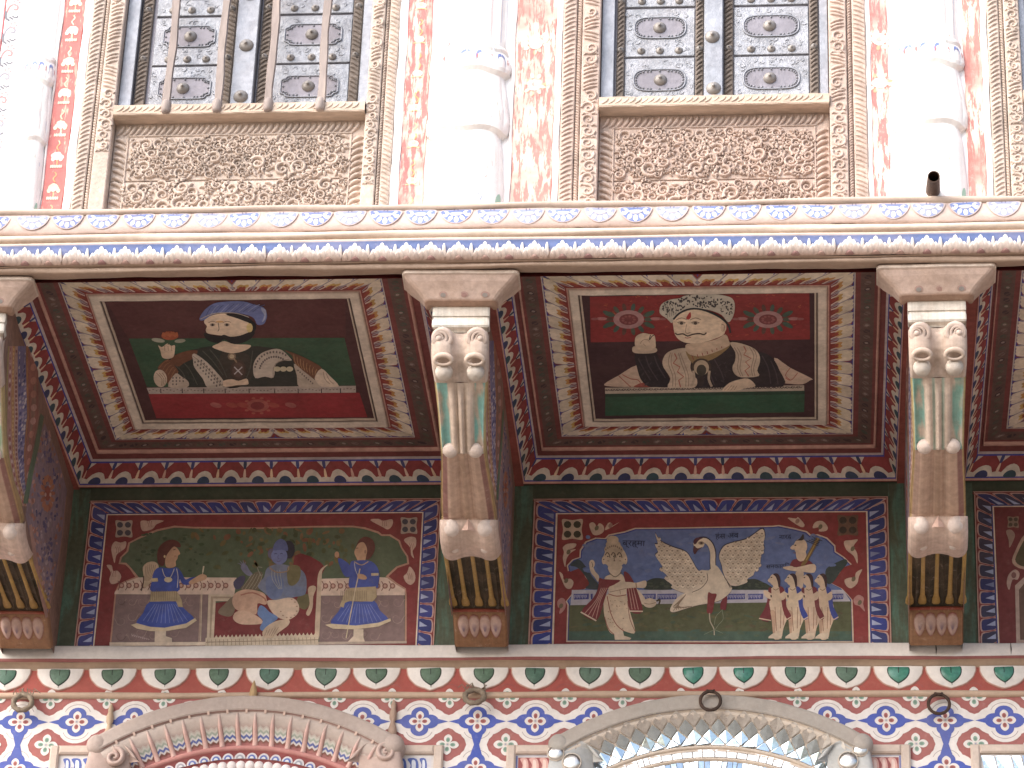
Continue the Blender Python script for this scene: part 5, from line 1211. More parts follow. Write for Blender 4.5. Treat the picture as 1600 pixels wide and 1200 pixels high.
    def exA(p, k):
        if k == 0:
            p.smooth([(345, 590), (338, 520), (372, 480), (430, 470), (468, 500), (462, 560), (410, 640), (350, 690), (345, 640)], (190, 166, 136), 8)
            for j in range(6): p.stroke([(365+j*16, 500-j*3+abs(j-2)*4), (360+j*14, 560), (352+j*8, 630)], 4, (140, 114, 92), 9)
            p.stroke([(345, 590), (342, 650), (325, 715)], 9, (84, 62, 52), 9)
            p.stroke([(848, 510), (835, 580), (820, 1135)], 6, (196, 178, 150), 9, sm=False); p.stroke([(846, 508), (838, 560)], 12, (200, 190, 160), 10, sm=False)
        else:
            p.smooth([(780, 600), (830, 575), (870, 590), (860, 620), (800, 640), (740, 662), (722, 640)], (190, 150, 116), 10)
            p.stroke([(500, 530), (520, 590), (560, 610), (590, 560), (600, 530)], 6, (196, 190, 186), 11); p.ell(550, 622, 34, 22, (206, 190, 156), 11); p.stroke([(620, 530), (632, 600), (625, 690)], 6, (196, 190, 186), 11)
            p.poly([(415, 610), (462, 608), (466, 636), (415, 640)], (196, 176, 130), 11)
            p.ell(520, 428, 8, 12, (206, 180, 130), 10); p.stroke([(592, 372), (612, 368)], 5, INK, 10, sm=False); p.stroke([(600, 425), (618, 424)], 4, (130, 70, 60), 10, sm=False)
    skirt('painted_attendant', [(462, 470), (458, 400), (480, 340), (540, 295), (600, 290), (645, 315), (652, 350), (600, 350), (560, 385), (530, 430), (515, 500), (480, 500)],
          [(555, 390), (598, 345), (632, 368), (650, 405), (632, 420), (628, 445), (612, 470), (612, 508), (560, 525), (528, 505), (528, 440)],
          [(412, 640), (430, 560), (470, 520), (560, 528), (625, 520), (650, 575), (640, 650), (628, 720), (414, 722)],
          [[(620, 520), (660, 560), (692, 618), (730, 606), (786, 598), (760, 640), (715, 664), (660, 646)]],
          [(405, 722), (618, 718), (640, 745), (662, 790), (672, 852), (634, 848), (614, 800), (396, 806)],
          [(398, 806), (600, 804), (640, 812), (690, 870), (768, 948), (700, 988), (520, 1024), (390, 1015), (284, 984), (340, 900)],
          [(238, 998), (288, 984), (400, 1014), (520, 1022), (700, 986), (774, 940), (788, 962), (700, 1022), (520, 1052), (400, 1050), (290, 1030)],
          [(440, 1050), (532, 1050), (530, 1092), (580, 1108), (582, 1142), (436, 1142)], exA)
    U = 1760
    u = lambda pts: [(x+U, y) for x, y in pts]
    def exB(p, k):
        if k == 0: p.ell(195+U, 412, 19, 26, (176, 132, 100), 9)
        else:
            p.stroke(u([(388, 530), (350, 700), (305, 930), (272, 1110)]), 9, (196, 178, 146), 12, sm=False)
            p.smooth(u([(370, 575), (420, 580), (445, 605), (430, 622), (375, 612)]), (190, 150, 116), 12); p.poly(u([(480, 568), (542, 566), (542, 588), (482, 590)]), (190, 172, 140), 11)
            p.stroke(u([(340, 480), (350, 540), (372, 590)]), 6, (176, 176, 186), 11); p.stroke(u([(340, 472), (400, 500), (458, 470)]), 8, (176, 150, 120), 11)
            p.ell(432+U, 388, 9, 16, (150, 112, 90), 11); p.stroke(u([(352, 360), (374, 358)]), 5, INK, 11, sm=False)
    skirt('painted_attendant', u([(355, 345), (380, 290), (430, 262), (490, 285), (512, 340), (500, 400), (460, 450), (430, 440), (440, 370), (420, 310), (380, 320)]),
          u([(345, 372), (378, 318), (420, 312), (446, 365), (440, 420), (425, 470), (380, 480), (358, 440), (342, 405)]),
          u([(308, 480), (350, 462), (460, 462), (520, 500), (548, 570), (540, 664), (520, 690), (310, 700), (302, 580)]),
          [u([(203, 450), (240, 452), (305, 505), (302, 590), (262, 592), (232, 540)])],
          u([(270, 705), (310, 690), (520, 678), (528, 765), (492, 805), (300, 800), (262, 815), (250, 855), (218, 842)]),
          u([(272, 808), (400, 806), (508, 800), (555, 880), (622, 948), (545, 980), (350, 1004), (145, 990), (205, 890)]),
          u([(98, 998), (150, 988), (350, 1004), (540, 980), (640, 944), (646, 966), (540, 1012), (350, 1036), (160, 1030)]),
          u([(335, 1034), (416, 1034), (416, 1100), (428, 1138), (286, 1138), (332, 1092)]), exB)
    p = Paint(mp); p.use(160, 790, 5.333)                # spandrel ornaments
    for a in ((180, 195, 72), (2555, 168, 70)):
        p = Paint(mp); p.use(160, 790, 5.333); rosette(p, *a, (166, 146, 132), (72, 68, 78)); p.build('painted_rosette', M['mural'], t)
    for pts in ([(318, 135), (350, 125), (385, 130), (420, 122), (512, 128), (450, 158), (420, 195), (350, 215), (325, 195)], [(75, 350), (105, 300), (150, 310), (198, 300), (190, 355), (140, 392), (115, 420), (102, 482), (84, 420)], [(35, 500), (78, 500), (90, 545), (128, 545), (158, 592), (132, 640), (78, 655), (58, 615), (72, 560)],
                [(2232, 122), (2300, 112), (2340, 128), (2415, 115), (2416, 165), (2380, 200), (2335, 180)], [(2512, 290), (2560, 262), (2612, 272), (2612, 340), (2585, 380), (2598, 440), (2572, 412), (2565, 350)], [(2510, 592), (2540, 560), (2560, 508), (2602, 560), (2606, 625), (2570, 662), (2530, 640)]):
        p = Paint(mp); p.use(160, 790, 5.333); p.smooth(pts, (190, 156, 138), 4); cx = sum(a for a, _ in pts)/len(pts); cy = sum(a for _, a in pts)/len(pts)
        for k in range(3): p.stroke([(cx-20+k*18, cy-26), (cx-8+k*14, cy), (cx-12+k*16, cy+26)], 4, (140, 96, 84), 5)
        p.build('painted_leaf', M['mural'], t)
mural_left()

def caption(t, off, txt, px, py, size, rot=0):
    cu = bpy.data.curves.new('caption', 'FONT'); cu.body = txt; cu.size = size; cu.align_x = 'CENTER'; cu.fill_mode = 'FRONT'; cu.resolution_u = 3
    q = at(px, py, 'Y', -.0085); tmp = bpy.data.objects.new('caption_curve', cu); C.objects.link(tmp)
    me = bpy.data.meshes.new_from_object(tmp, depsgraph=bpy.context.evaluated_depsgraph_get()); bpy.data.objects.remove(tmp)
    me.materials.clear(); me.materials.append(M['ink']); o = bpy.data.objects.new('caption', me); link(o, t); o['kind'] = 'stuff'
    o.location = q-off; o.rotation_euler = (pi/2, rot, 0)
M['ink'] = paint_mat('caption_ink', base=lin((48, 54, 84)), wear=.5, dirt=.4, dirtcol=(.09, .11, .2), chipcol=(.14, .18, .32), bump=.1)

def mural_right():
    off = Vector((1.78, 0, -.38)); t = thing('wall_mural', 'wall mural of a white swan between a many headed figure and small attendants', 'mural', off, group='painted wall murals between the brackets')
    mp = Wm(off); mural_border(t, (1.218, -.6385, 2.342, -.119), (1.298, -.6385, 2.272, -.175), off, 8, ((46, 60, 140), (40, 54, 116), (56, 66, 140)))
    p = Paint(mp); p.use(870, 790, 5.333)
    c = lin((134, 44, 44)); p.add([(1.298-off.x, -.0043, -.6385-off.z), (2.272-off.x, -.0043, -.6385-off.z), (2.272-off.x, -.0043, -.175-off.z), (1.298-off.x, -.0043, -.175-off.z)], [(0, 1, 2, 3)], [c]*4)
    J = 1653
    arch = [(78, 1138), (88, 830), (74, 800), (118, 745), (148, 708), (220, 700), (290, 658), (240, 600), (215, 550), (168, 516), (92, 548), (82, 500), (128, 450), (188, 430), (192, 370), (238, 300), (320, 268), (402, 272), (430, 242), (560, 216), (650, 186), (940, 184), (1800, 168), (J+200, 162), (J+330, 188), (J+432, 214), (J+470, 248), (J+520, 238), (J+602, 268), (J+668, 332), (J+672, 382), (J+742, 428), (J+806, 490), (J+740, 512), (J+692, 580), (J+632, 645), (J+722, 690), (J+772, 740), (J+812, 788), (J+822, 1142)]
    p.poly(arch, (196, 172, 150), 2)
    def shrink(k): 
        cx, cy = 1260, 640
        return [(cx+(x-cx)*(1-k/1200), cy+(y-cy)*(1-k/500)) for x, y in arch]
    p.poly(shrink(12), (52, 60, 140), 3); p.poly(shrink(22), (92, 112, 164), 4)
    p.smooth([(110, 500), (150, 460), (190, 452), (250, 520), (300, 600), (350, 660), (350, 700), (240, 690), (270, 650), (215, 560), (165, 515)], (54, 68, 74), 5)
    p.smooth([(J+585, 550), (J+620, 505), (J+690, 470), (J+752, 448), (J+766, 485), (J+705, 560), (J+650, 640), (J+600, 650)], (54, 68, 66), 5)
    for a in ([(732, 700), (745, 640), (790, 612), (850, 605), (920, 625), (960, 700)], [(1440, 700), (1500, 650), (1560, 622), (1650, 612), (1720, 640), (1760, 660), (1790, 705)]): p.smooth(a, (50, 60, 54), 5)
    R = random.Random(6)
    for k in range(40): p.ell(R.choice((R.uniform(740, 940), R.uniform(1480, 1770))), R.uniform(640, 690), 16, 8, (64, 76, 60), 6, n=7)
    for k in range(70): p.ell(R.uniform(240, J+640), R.uniform(240, 600), R.uniform(20, 60), R.uniform(8, 18), R.choice(((98, 118, 168), (86, 106, 158), (104, 118, 160))), 5, rot=R.uniform(-.4, .4), n=8)
    p.poly([(126, 705), (J+735, 705), (J+795, 800), (115, 832)], (176, 172, 184), 6)
    for (a, b_) in ((140, 268), (282, 300), (700, 826), (838, 1000), (1416, 1570), (1592, 1720), (J+640, J+735)):
        p.poly([(a, 738), (b_, 736), (b_-2, 782), (a+2, 786)], (62, 66, 140), 7)
        n = int((b_-a)/22)
        for k in range(n): p.stroke([(a+8+k*22, 776), (a+8+k*22, 748), (a+20+k*22, 748), (a+20+k*22, 768)], 5, (176, 176, 196), 8, sm=False)
    p.poly([(105, 832), (J+798, 800), (J+806, 1128), (98, 1124)], (84, 88, 56), 6)
    p.poly([(98, 1050), (J+804, 1050), (J+806, 1128), (98, 1124)], (66, 92, 78), 7)
    for k in range(130):
        x = R.uniform(130, J+780); y = R.uniform(840, 1110); p.ell(x, y, R.uniform(14, 46), R.uniform(6, 14), R.choice(((96, 92, 56), (74, 84, 58), (88, 80, 54), (70, 88, 66))) if y < 1040 else R.choice(((66, 96, 82), (74, 92, 70))), 8, rot=R.uniform(-.3, .3), n=8)
    p.build('painted_landscape', M['mural'], t)
    # figure with many heads
    p = Paint(mp, 4); p.use(870, 790, 5.333); cr = (204, 182, 156); RD = (122, 44, 50)
    p.smooth([(345, 640), (352, 590), (320, 552), (300, 500), (290, 468), (275, 470), (272, 505), (284, 560), (315, 600)], cr, 8); p.ell(294, 490, 24, 34, cr, 9); p.stroke([(290, 475), (300, 500), (294, 520)], 4, INK, 10)
    p.smooth([(655, 690), (700, 730), (742, 792), (722, 832), (684, 790), (655, 740)], cr, 8); p.ell(775, 816, 56, 40, cr, 9); p.stroke([(725, 816), (770, 826), (826, 812)], 5, (140, 112, 92), 10); p.stroke([(830, 800), (860, 790), (850, 830)], 14, (70, 58, 40), 8)
    p.smooth([(392, 800), (430, 740), (500, 760), (582, 750), (602, 860), (655, 1055), (600, 1062), (550, 1048), (478, 1078), (430, 1040), (398, 930)], (206, 182, 152), 8)
    p.stroke([(420, 760), (450, 900), (500, 1000), (560, 1050)], 7, (148, 76, 62), 9); p.stroke([(590, 800), (610, 950), (655, 1055)], 6, (148, 96, 78), 9); p.stroke([(398, 930), (430, 1030), (478, 1078)], 6, (148, 76, 62), 9)
    for k in range(26): p.ell(R.uniform(430, 590), R.uniform(790, 1030), 5, 5, (166, 132, 106), 9, n=6)
    p.poly([(478, 1064), (550, 1040), (560, 1088), (622, 1108), (610, 1122), (484, 1122)], cr, 8)
    p.smooth([(398, 610), (450, 578), (520, 572), (560, 600), (582, 740), (500, 762), (440, 755), (428, 690)], cr, 9); p.stroke([(430, 740), (500, 760), (580, 748)], 7, (148, 76, 62), 10); p.stroke([(450, 640), (520, 700), (530, 745)], 5, (160, 126, 102), 10)
    p.smooth([(352, 612), (390, 618), (460, 622), (532, 628), (470, 668), (430, 692), (395, 800), (332, 962), (205, 892), (300, 780), (345, 690)], RD, 10)
    for k in range(4): p.stroke([(372+k*16, 690), (330+k*12, 790), (232+k*32, 905+k*14)], 6, (186, 140, 126), 11)
    p.stroke([(200, 892), (330, 965)], 12, (206, 184, 160), 11, sm=False)
    p.smooth([(558, 560), (600, 572), (642, 640), (662, 690), (718, 886), (610, 882), (582, 700)], RD, 8)
    for k in range(3): p.stroke([(598+k*20, 690), (628+k*26, 870)], 6, (186, 140, 126), 9, sm=False)
    p.stroke([(606, 884), (718, 886)], 10, (206, 184, 160), 9, sm=False)
    p.smooth([(440, 690), (520, 650), (600, 642), (665, 648), (742, 630), (738, 688), (660, 690), (580, 696), (500, 716), (450, 726)], cr, 11); p.stroke([(660, 650), (664, 690)], 8, (150, 110, 76), 12, sm=False); p.stroke([(440, 726), (500, 714), (580, 696)], 5, (150, 118, 98), 12)
    p.smooth([(430, 510), (450, 572), (510, 585), (535, 545), (540, 505)], cr, 10)
    p.smooth([(382, 475), (400, 400), (450, 352), (530, 352), (572, 400), (588, 465), (545, 500), (520, 540), (450, 540), (420, 500)], (196, 174, 148), 11)
    p.ell(475, 372, 78, 52, (176, 154, 128), 12); p.ell(466, 292, 50, 36, (186, 162, 134), 13); p.ell(470, 330, 62, 36, (176, 154, 128), 12)
    for x in (430, 480, 530): p.stroke([(x-26, 420), (x-12, 398), (x+4, 408), (x+14, 440)], 8, (92, 74, 64), 13); p.ell(x-4, 430, 7, 6, INK, 13, n=7); p.stroke([(x-8, 466), (x+8, 468)], 5, (130, 90, 76), 13, sm=False)
    for x in (392, 572): p.ell(x, 462, 16, 34, cr, 12); p.ell(x, 455, 5, 5, INK, 13, n=6)
    p.stroke([(484, 410), (478, 450), (486, 470)], 5, INK, 13)
    for k in range(9): p.ell(410+k*16, 372-30*sin(k/8*pi), 6, 9, (128, 108, 88), 13, n=7)
    p.stroke([(440, 570), (490, 600), (540, 560)], 7, (110, 96, 76), 12)
    p.build('painted_many_headed_figure', M['mural'], t)
    # the swan
    p = Paint(mp, 3); p.use(1010, 790, 5.333); F1 = (206, 188, 166); DK = (48, 40, 62)
    lw = [(75, 235), (118, 300), (220, 350), (330, 390), (385, 470), (432, 545), (500, 560), (508, 620), (455, 690), (350, 732), (280, 722), (205, 685), (215, 665), (148, 612), (180, 595), (112, 530), (135, 512), (75, 420), (98, 392), (72, 328), (96, 322)]
    rw = [(606, 425), (640, 350), (700, 318), (830, 285), (900, 240), (968, 198), (988, 262), (972, 320), (982, 362), (955, 420), (945, 505), (900, 560), (890, 585), (840, 615), (838, 645), (740, 675), (680, 645), (640, 560), (628, 500)]
    for w in (lw, rw):
        cx = sum(a for a, _ in w)/len(w); cy = sum(b for _, b in w)/len(w)
        p.poly(crom([(cx+(x-cx)*1.022, cy+(y-cy)*1.03-4) for x, y in w], True, 3), DK, 8); p.smooth(w, F1, 9)
    body = [(440, 550), (520, 545), (560, 500), (600, 520), (650, 600), (716, 690), (650, 772), (560, 812), (440, 832), (330, 862), (235, 892), (198, 880), (212, 835), (265, 765), (350, 722), (445, 690)]
    p.smooth([(x, y+4) for x, y in body], (96, 80, 70), 9); p.smooth(body, (212, 194, 170), 10)
    p.stroke([(560, 560), (553, 480), (556, 400), (535, 330), (490, 290), (440, 292)], 52, DK, 9); p.stroke([(562, 570), (553, 480), (553, 400), (532, 332), (490, 296), (440, 300)], 42, (212, 194, 170), 11)
    p.ell(438, 325, 46, 38, (214, 194, 168), 12); p.smooth([(392, 300), (420, 272), (470, 276), (440, 292), (405, 330)], (84, 42, 56), 12)
    p.smooth([(398, 340), (425, 362), (470, 350), (430, 378), (406, 412), (390, 388)], (86, 48, 58), 13); p.ell(456, 318, 24, 15, (150, 128, 108), 13); p.ell(458, 318, 11, 8, INK, 14)
    def inside(x, y, w):
        r = False; j = len(w)-1
        for i in range(len(w)):
            if (w[i][1] > y) != (w[j][1] > y) and x < (w[j][0]-w[i][0])*(y-w[i][1])/(w[j][1]-w[i][1])+w[i][0]: r = not r
            j = i
        return r
    for w, sg in ((lw, 1), (rw, -1)):
        for i in range(22):
            for j in range(16):
                x = 60+i*44+(j % 2)*22; y = 210+j*36
                if inside(x, y, w) and inside(x+sg*16, y+20, w):
                    p.smooth([(x-17, y+6), (x-8, y-12), (x+10, y-11), (x+18, y+6), (x+3, y+21)], R.choice(((218, 202, 180), (200, 180, 156), (210, 192, 168))), 11, 2); p.ell(x+2, y-8, 9, 6, (138, 118, 100), 12, n=7); p.stroke([(x-16, y+6), (x+2, y+21), (x+18, y+6)], 3, (160, 138, 118), 12)
    for k in range(8): p.stroke([(330-k*10, 745+k*10), (290-k*9, 800+k*8), (225+k*22, 880-k*5)], 6, (140, 116, 92), 11)
    p.stroke([(505, 570), (510, 625), (458, 692), (380, 728)], 6, (110, 92, 80), 12); p.stroke([(650, 600), (690, 660), (715, 690)], 7, (96, 80, 70), 12); p.stroke([(672, 640), (700, 690)], 6, (96, 80, 70), 12)
    p.smooth([(515, 730), (545, 738), (586, 744), (568, 805), (546, 902), (505, 896), (508, 820)], (132, 48, 52), 12); p.smooth([(622, 805), (672, 762), (662, 870), (640, 872), (618, 868)], (120, 44, 52), 12)
    p.stroke([(526, 900), (532, 970), (562, 1030), (566, 1085)], 9, (176, 164, 140), 12); p.stroke([(630, 870), (640, 950), (600, 1000), (566, 1050)], 5, (120, 130, 104), 12); p.stroke([(628, 880), (580, 930), (566, 1000)], 5, (120, 130, 104), 12)
    for a in ((480, 1080), (520, 1060), (610, 1055), (640, 1070)): p.stroke([(566, 1040), a], 5, (110, 126, 100), 12, sm=False)
    p.build('painted_swan', M['mural'], t)
    # tall musician and the four small men
    p = Paint(mp, 3); p.use(1180, 790, 5.333)
    p.smooth([(338, 560), (400, 545), (400, 640), (392, 690), (340, 690)], (196, 170, 146), 7); p.smooth([(285, 520), (310, 460), (370, 448), (450, 462), (488, 500), (492, 530), (400, 548), (300, 545)], (118, 42, 52), 8)
    p.stroke([(470, 260), (560, 300)], 4, (60, 52, 40), 9, sm=False)
    p.stroke([(525, 275), (480, 360), (425, 460), (390, 510)], 30, (124, 96, 44), 11, sm=False); p.stroke([(525, 275), (480, 360), (425, 460)], 8, (160, 130, 66), 12, sm=False)
    for k in range(4): p.stroke([(490-k*22+0, 280+k*6), (540-k*4, 300+k*14)], 5, (58, 56, 60), 12, sm=False)
    p.ell(378, 345, 56, 66, (206, 178, 150), 9); p.smooth([(320, 330), (292, 358), (322, 372)], (206, 178, 150), 9); p.smooth([(345, 380), (420, 390), (420, 450), (375, 470), (345, 440)], (206, 178, 150), 9); p.smooth([(330, 300), (370, 280), (400, 240), (402, 290), (350, 296)], (58, 48, 46), 10); p.ell(335, 335, 9, 6, INK, 10, n=8); p.stroke([(318, 398), (340, 400)], 5, (140, 80, 70), 10, sm=False)
    p.smooth([(235, 518), (300, 508), (345, 520), (492, 492), (494, 562), (400, 558), (300, 548), (240, 532)], (204, 178, 152), 13)
    p.build('painted_musician', M['mural'], t)
    for n_, (dx, sc, first) in enumerate(((390, (54, 70, 150), 0), (275, (118, 46, 52), 0), (140, (50, 66, 150), 0), (0, (124, 46, 52), 1))):
        p = Paint(mp, 5); p.use(1180+dx/5.333, 790, 5.333); b0 = 6+n_*2; cc = ((206, 178, 148), (200, 172, 146), (208, 184, 154), (206, 180, 152))[n_]
        if first: p.smooth([(112, 690), (130, 740), (132, 960), (36, 948), (70, 880), (100, 800)], (116, 44, 50), b0); p.stroke([(32, 946), (132, 964)], 9, cc, b0+1, sm=False)
        p.smooth([(120, 800), (190, 790), (252, 800), (268, 930), (235, 1030), (215, 1112), (150, 1112), (165, 1000), (140, 960), (128, 880)], cc, b0); p.smooth([(128, 880), (170, 900), (165, 1060), (150, 1080), (138, 960)], (186, 150, 122), b0+1)
        for q in ((165, 850, 178, 1050), (215, 850, 210, 1030), (245, 860, 235, 1000)): p.stroke([(q[0], q[1]), (q[2], q[3])], 5, (150, 98, 78), b0+1, sm=False)
        p.poly([(150, 1070), (218, 1062), (220, 1114), (110, 1112), (112, 1098)], (206, 186, 160), b0+1)
        p.smooth([(128, 700), (200, 688), (222, 790), (132, 802)], cc, b0+1)
        p.smooth([(200, 682), (240, 700), (256, 790), (262, 850), (302, 932), (268, 955), (232, 880), (216, 780)], sc, b0+2); p.stroke([(264, 956), (304, 932)], 8, cc, b0+3, sm=False); p.smooth([(112, 700), (132, 690), (134, 760), (112, 765)], sc, b0+2)
        p.smooth([(68, 722), (90, 712), (140, 742), (210, 740), (246, 720), (250, 780), (200, 800), (140, 790), (90, 770)], cc, b0+3)
        for k in range(3): p.stroke([(128+k*4, 752), (130+k*4, 772)], 4, INK, b0+4, sm=False)
        p.smooth([(150, 680), (145, 640), (195, 640), (198, 700), (160, 705)], cc, b0+3); p.ell(158, 625, 38, 48, cc, b0+4); p.smooth([(124, 612), (104, 632), (126, 648)], cc, b0+4)
        p.smooth([(148, 580), (180, 572), (205, 600), (208, 670), (196, 690), (186, 640), (170, 600)], (64, 40, 46), b0+5); p.ell(136, 606, 8, 5, INK, b0+5, n=7); p.stroke([(150, 700), (172, 712), (196, 696)], 5, (120, 90, 66), b0+5)
        p.build('painted_small_attendant', M['mural'], t)
    for a in ((130, 200, 88, (186, 160, 136), (62, 58, 42)), (J+772, 165, 88, (104, 72, 52), (58, 46, 36))):
        p = Paint(mp); p.use(870, 790, 5.333); rosette(p, *a); p.build('painted_rosette', M['mural'], t)
    LV = ([(270, 160), (300, 140), (325, 165), (320, 215), (350, 150), (388, 170), (392, 215), (350, 245), (300, 240)], [(400, 205), (425, 150), (450, 145), (440, 180), (520, 140), (450, 185)], [(50, 350), (90, 320), (160, 318), (150, 350), (100, 372), (160, 365), (110, 400), (80, 450), (70, 515), (50, 440), (60, 390)],
          [(20, 555), (50, 575), (60, 620), (110, 610), (140, 640), (120, 690), (80, 690), (50, 640)], [(5, 800), (40, 770), (70, 790), (72, 850), (45, 890), (20, 900), (30, 850), (10, 850)],
          [(J+270, 105), (J+340, 110), (J+358, 98), (J+412, 160), (J+380, 180)], [(J+480, 190), (J+500, 140), (J+560, 130), (J+605, 180), (J+590, 212), (J+530, 215), (J+540, 180)], [(J+740, 300), (J+800, 290), (J+856, 285), (J+820, 340), (J+850, 400), (J+852, 485), (J+820, 420), (J+760, 370)],
          [(J+745, 620), (J+800, 600), (J+830, 610), (J+840, 560), (J+892, 532), (J+865, 590), (J+850, 650), (J+800, 690), (J+760, 670)], [(J+820, 780), (J+860, 745), (J+905, 770), (J+900, 820), (J+915, 885), (J+870, 840), (J+830, 825)])
    for k, pts in enumerate(LV):
        p = Paint(mp); p.use(870, 790, 5.333); p.smooth(pts, (196, 166, 144) if k not in (4, 9) else (176, 124, 116), 4); cx = sum(a for a, _ in pts)/len(pts); cy = sum(a for _, a in pts)/len(pts)
        p.ell(cx, cy, 16, 22, (110, 98, 72) if k not in (1, 5) else (150, 110, 96), 5, rot=.5)
        p.build('painted_leaf', M['mural'], t)
    for txt, x, y, s, r in (('ब्रह्मा', 990, 853, .030, .03), ('हंस अव', 1136, 841, .026, -.06), ('नारद', 1227, 842, .022, -.06), ('सनकादि', 1213, 888, .021, -.02)): caption(t, off, txt, x, y, s, r)
mural_right()
# sliver of the third mural
off = Vector((3.16, 0, -.38)); t = thing('wall_mural', 'wall mural cut off by the right edge with dull blue leaf border', 'mural', off, group='painted wall murals between the brackets')
mural_border(t, (2.608, -.6385, 3.72, -.104), (2.672, -.6385, 3.65, -.160), off, 15, ((60, 60, 88), (66, 58, 78), (52, 56, 110)))
p = Paint(Wm(off)); p.use(0, 0, 1); c = lin((116, 48, 48)); p.add([(2.672-off.x, -.0043, -.6385-off.z), (3.65-off.x, -.0043, -.6385-off.z), (3.65-off.x, -.0043, -.160-off.z), (2.672-off.x, -.0043, -.160-off.z)], [(0, 1, 2, 3)], [c]*4)
rosette(p, 1583, 816, 9, (138, 112, 92), (84, 70, 54)); p.smooth([(1572, 830), (1580, 828), (1586, 836), (1582, 848), (1577, 856), (1576, 844)], (150, 122, 106), 4); p.smooth([(1573, 912), (1576, 898), (1586, 890), (1593, 896), (1590, 906), (1582, 906), (1577, 922)], (176, 146, 132), 4); p.ell(1584, 899, 4, 5, (128, 84, 78), 5, n=8)
p.smooth([(1640, 820), (1604, 832), (1586, 862), (1582, 880), (1600, 890), (1640, 890)], (176, 144, 122), 3); p.smooth([(1640, 826), (1606, 838), (1590, 864), (1587, 878), (1602, 886), (1640, 886)], (86, 76, 50), 4)
p.poly([(1640, 900), (1600, 902), (1586, 915), (1588, 1005), (1640, 1005)], (176, 150, 136), 3); p.poly([(1640, 908), (1602, 910), (1592, 922), (1594, 1000), (1640, 1000)], (104, 78, 66), 4)
p.build('painted_field', M['mural'], t)
# green bands of the wall around the murals, faded to turquoise low down
p = Paint(lambda u, v, d: (u, -.0006-d, v)); R = random.Random(2)
for a, c in ((-.40, -.2136), (.9242, 1.2178), (2.3422, 2.6078), (-.2136, .9242), (1.2178, 2.3422)):
    z1 = -.636 if c-a < .3 else -.106
    if c-a > .3: continue
    for k in range(1): p.poly([(a, -.6365), (c, -.6365), (c, -.071), (a, -.071)], (66, 80, 58), 1)
o = p.build('painted_green_band', M['greenband']); o['kind'] = 'structure'

# ================================================================== STRING COURSE AND LEAF FRIEZE
led = thing('string_course', 'white moulded ledge with thin red lines running under the murals', 'ledge', (1.1, 0, -.67)); lo = Vector((1.1, 0, -.67))
moulding('white_face', [(0, -.6375), (-.012, -.639), (-.0255, -.6415), (-.0295, -.646), (-.0300, -.668), (-.0295, -.687)], M['frieze'], led, col=(230, 223, 217), off=lo, amp=.001)
moulding('red_line', [(-.0302, -.6872), (-.0296, -.694), (-.027, -.6965)], M['frieze'], led, col=(152, 84, 80), off=lo, k=2, amp=.0009)
moulding('under_cove', [(-.027, -.6967), (-.020, -.699), (-.0105, -.7045), (-.006, -.712), (0, -.7155)], M['frieze'], led, col=(178, 150, 124), off=lo, k=3)
b = MB(); b.col = lin((60, 50, 44))
for x in (at(1462, 1020, 'Y', -.03).x, at(1579, 1018, 'Y', -.03).x):
    b.add([(x-lo.x, -.0309, -.645-lo.z), (x+.0016-lo.x, -.0309, -.645-lo.z), (x+.004-lo.x, -.0309, -.666-lo.z), (x+.0008-lo.x, -.0309, -.687-lo.z)], [(0, 1, 2, 3)])
b.build('crack', M['dark'], led, kind='stuff')
fr = thing('leaf_frieze', 'red painted frieze of white scallops each holding a green leaf', 'frieze', (1.1, 0, -.755)); fo = Vector((1.1, 0, -.755))
moulding('red_ground', [(-.002, -.713), (-.003, -.75), (-.002, -.795)], M['frieze'], fr, col=(172, 74, 62), off=fo, k=5, amp=.0006)
moulding('lower_lip', [(-.002, -.7935), (-.012, -.7955), (-.0165, -.8005), (-.0160, -.808), (-.0125, -.8125), (0, -.815)], M['frieze'], fr, col=(196, 166, 140), off=fo, k=6, amp=.0009)
lpx = [10, 93.5, 175.6, 258, 342, 421, 509, 588, 673, 756, 836, 922, 1000, 1083, 1162, 1243, 1323, 1404, 1486, 1569]
lx = [at(x, 1060, 'Y', -.004).x for x in lpx]
lx = [lx[0]-.165*k for k in (4, 3, 2, 1)]+lx+[lx[-1]+.165*k for k in range(1, 8)]
def lobe_mesh(v):
    R = random.Random(v); b = MB(); b.sm = True; n = 28; pts = []
    for k in range(n+1):
        a = pi+pi*k/n; pts.append((.0755*cos(a)*(1+R.uniform(-.012, .012)), .006+.0700*(sin(a) if abs(cos(a)) > .25 else sin(a)*(1+.06*(1-abs(cos(a))/.25)))*(1+R.uniform(-.01, .01))))
    rows = []; cs = []
    for q, h, c in ((1.03, 0, (196, 136, 120)), (1.0, .0035, (200, 150, 134)), (.965, .0055, (234, 226, 219)), (.5, .0068, (236, 229, 223)), (0, .007, (236, 229, 223))):
        rows.append([(x*q, -.0035-h, y*q+.006*(1-q)) for x, y in pts]); cs.append([lin(c)]*len(pts))
    b.grid(rows, cs); me = b.mesh('scallop', True); me.materials.append(M['frieze']); return me
lob = [lobe_mesh(k) for k in range(3)]
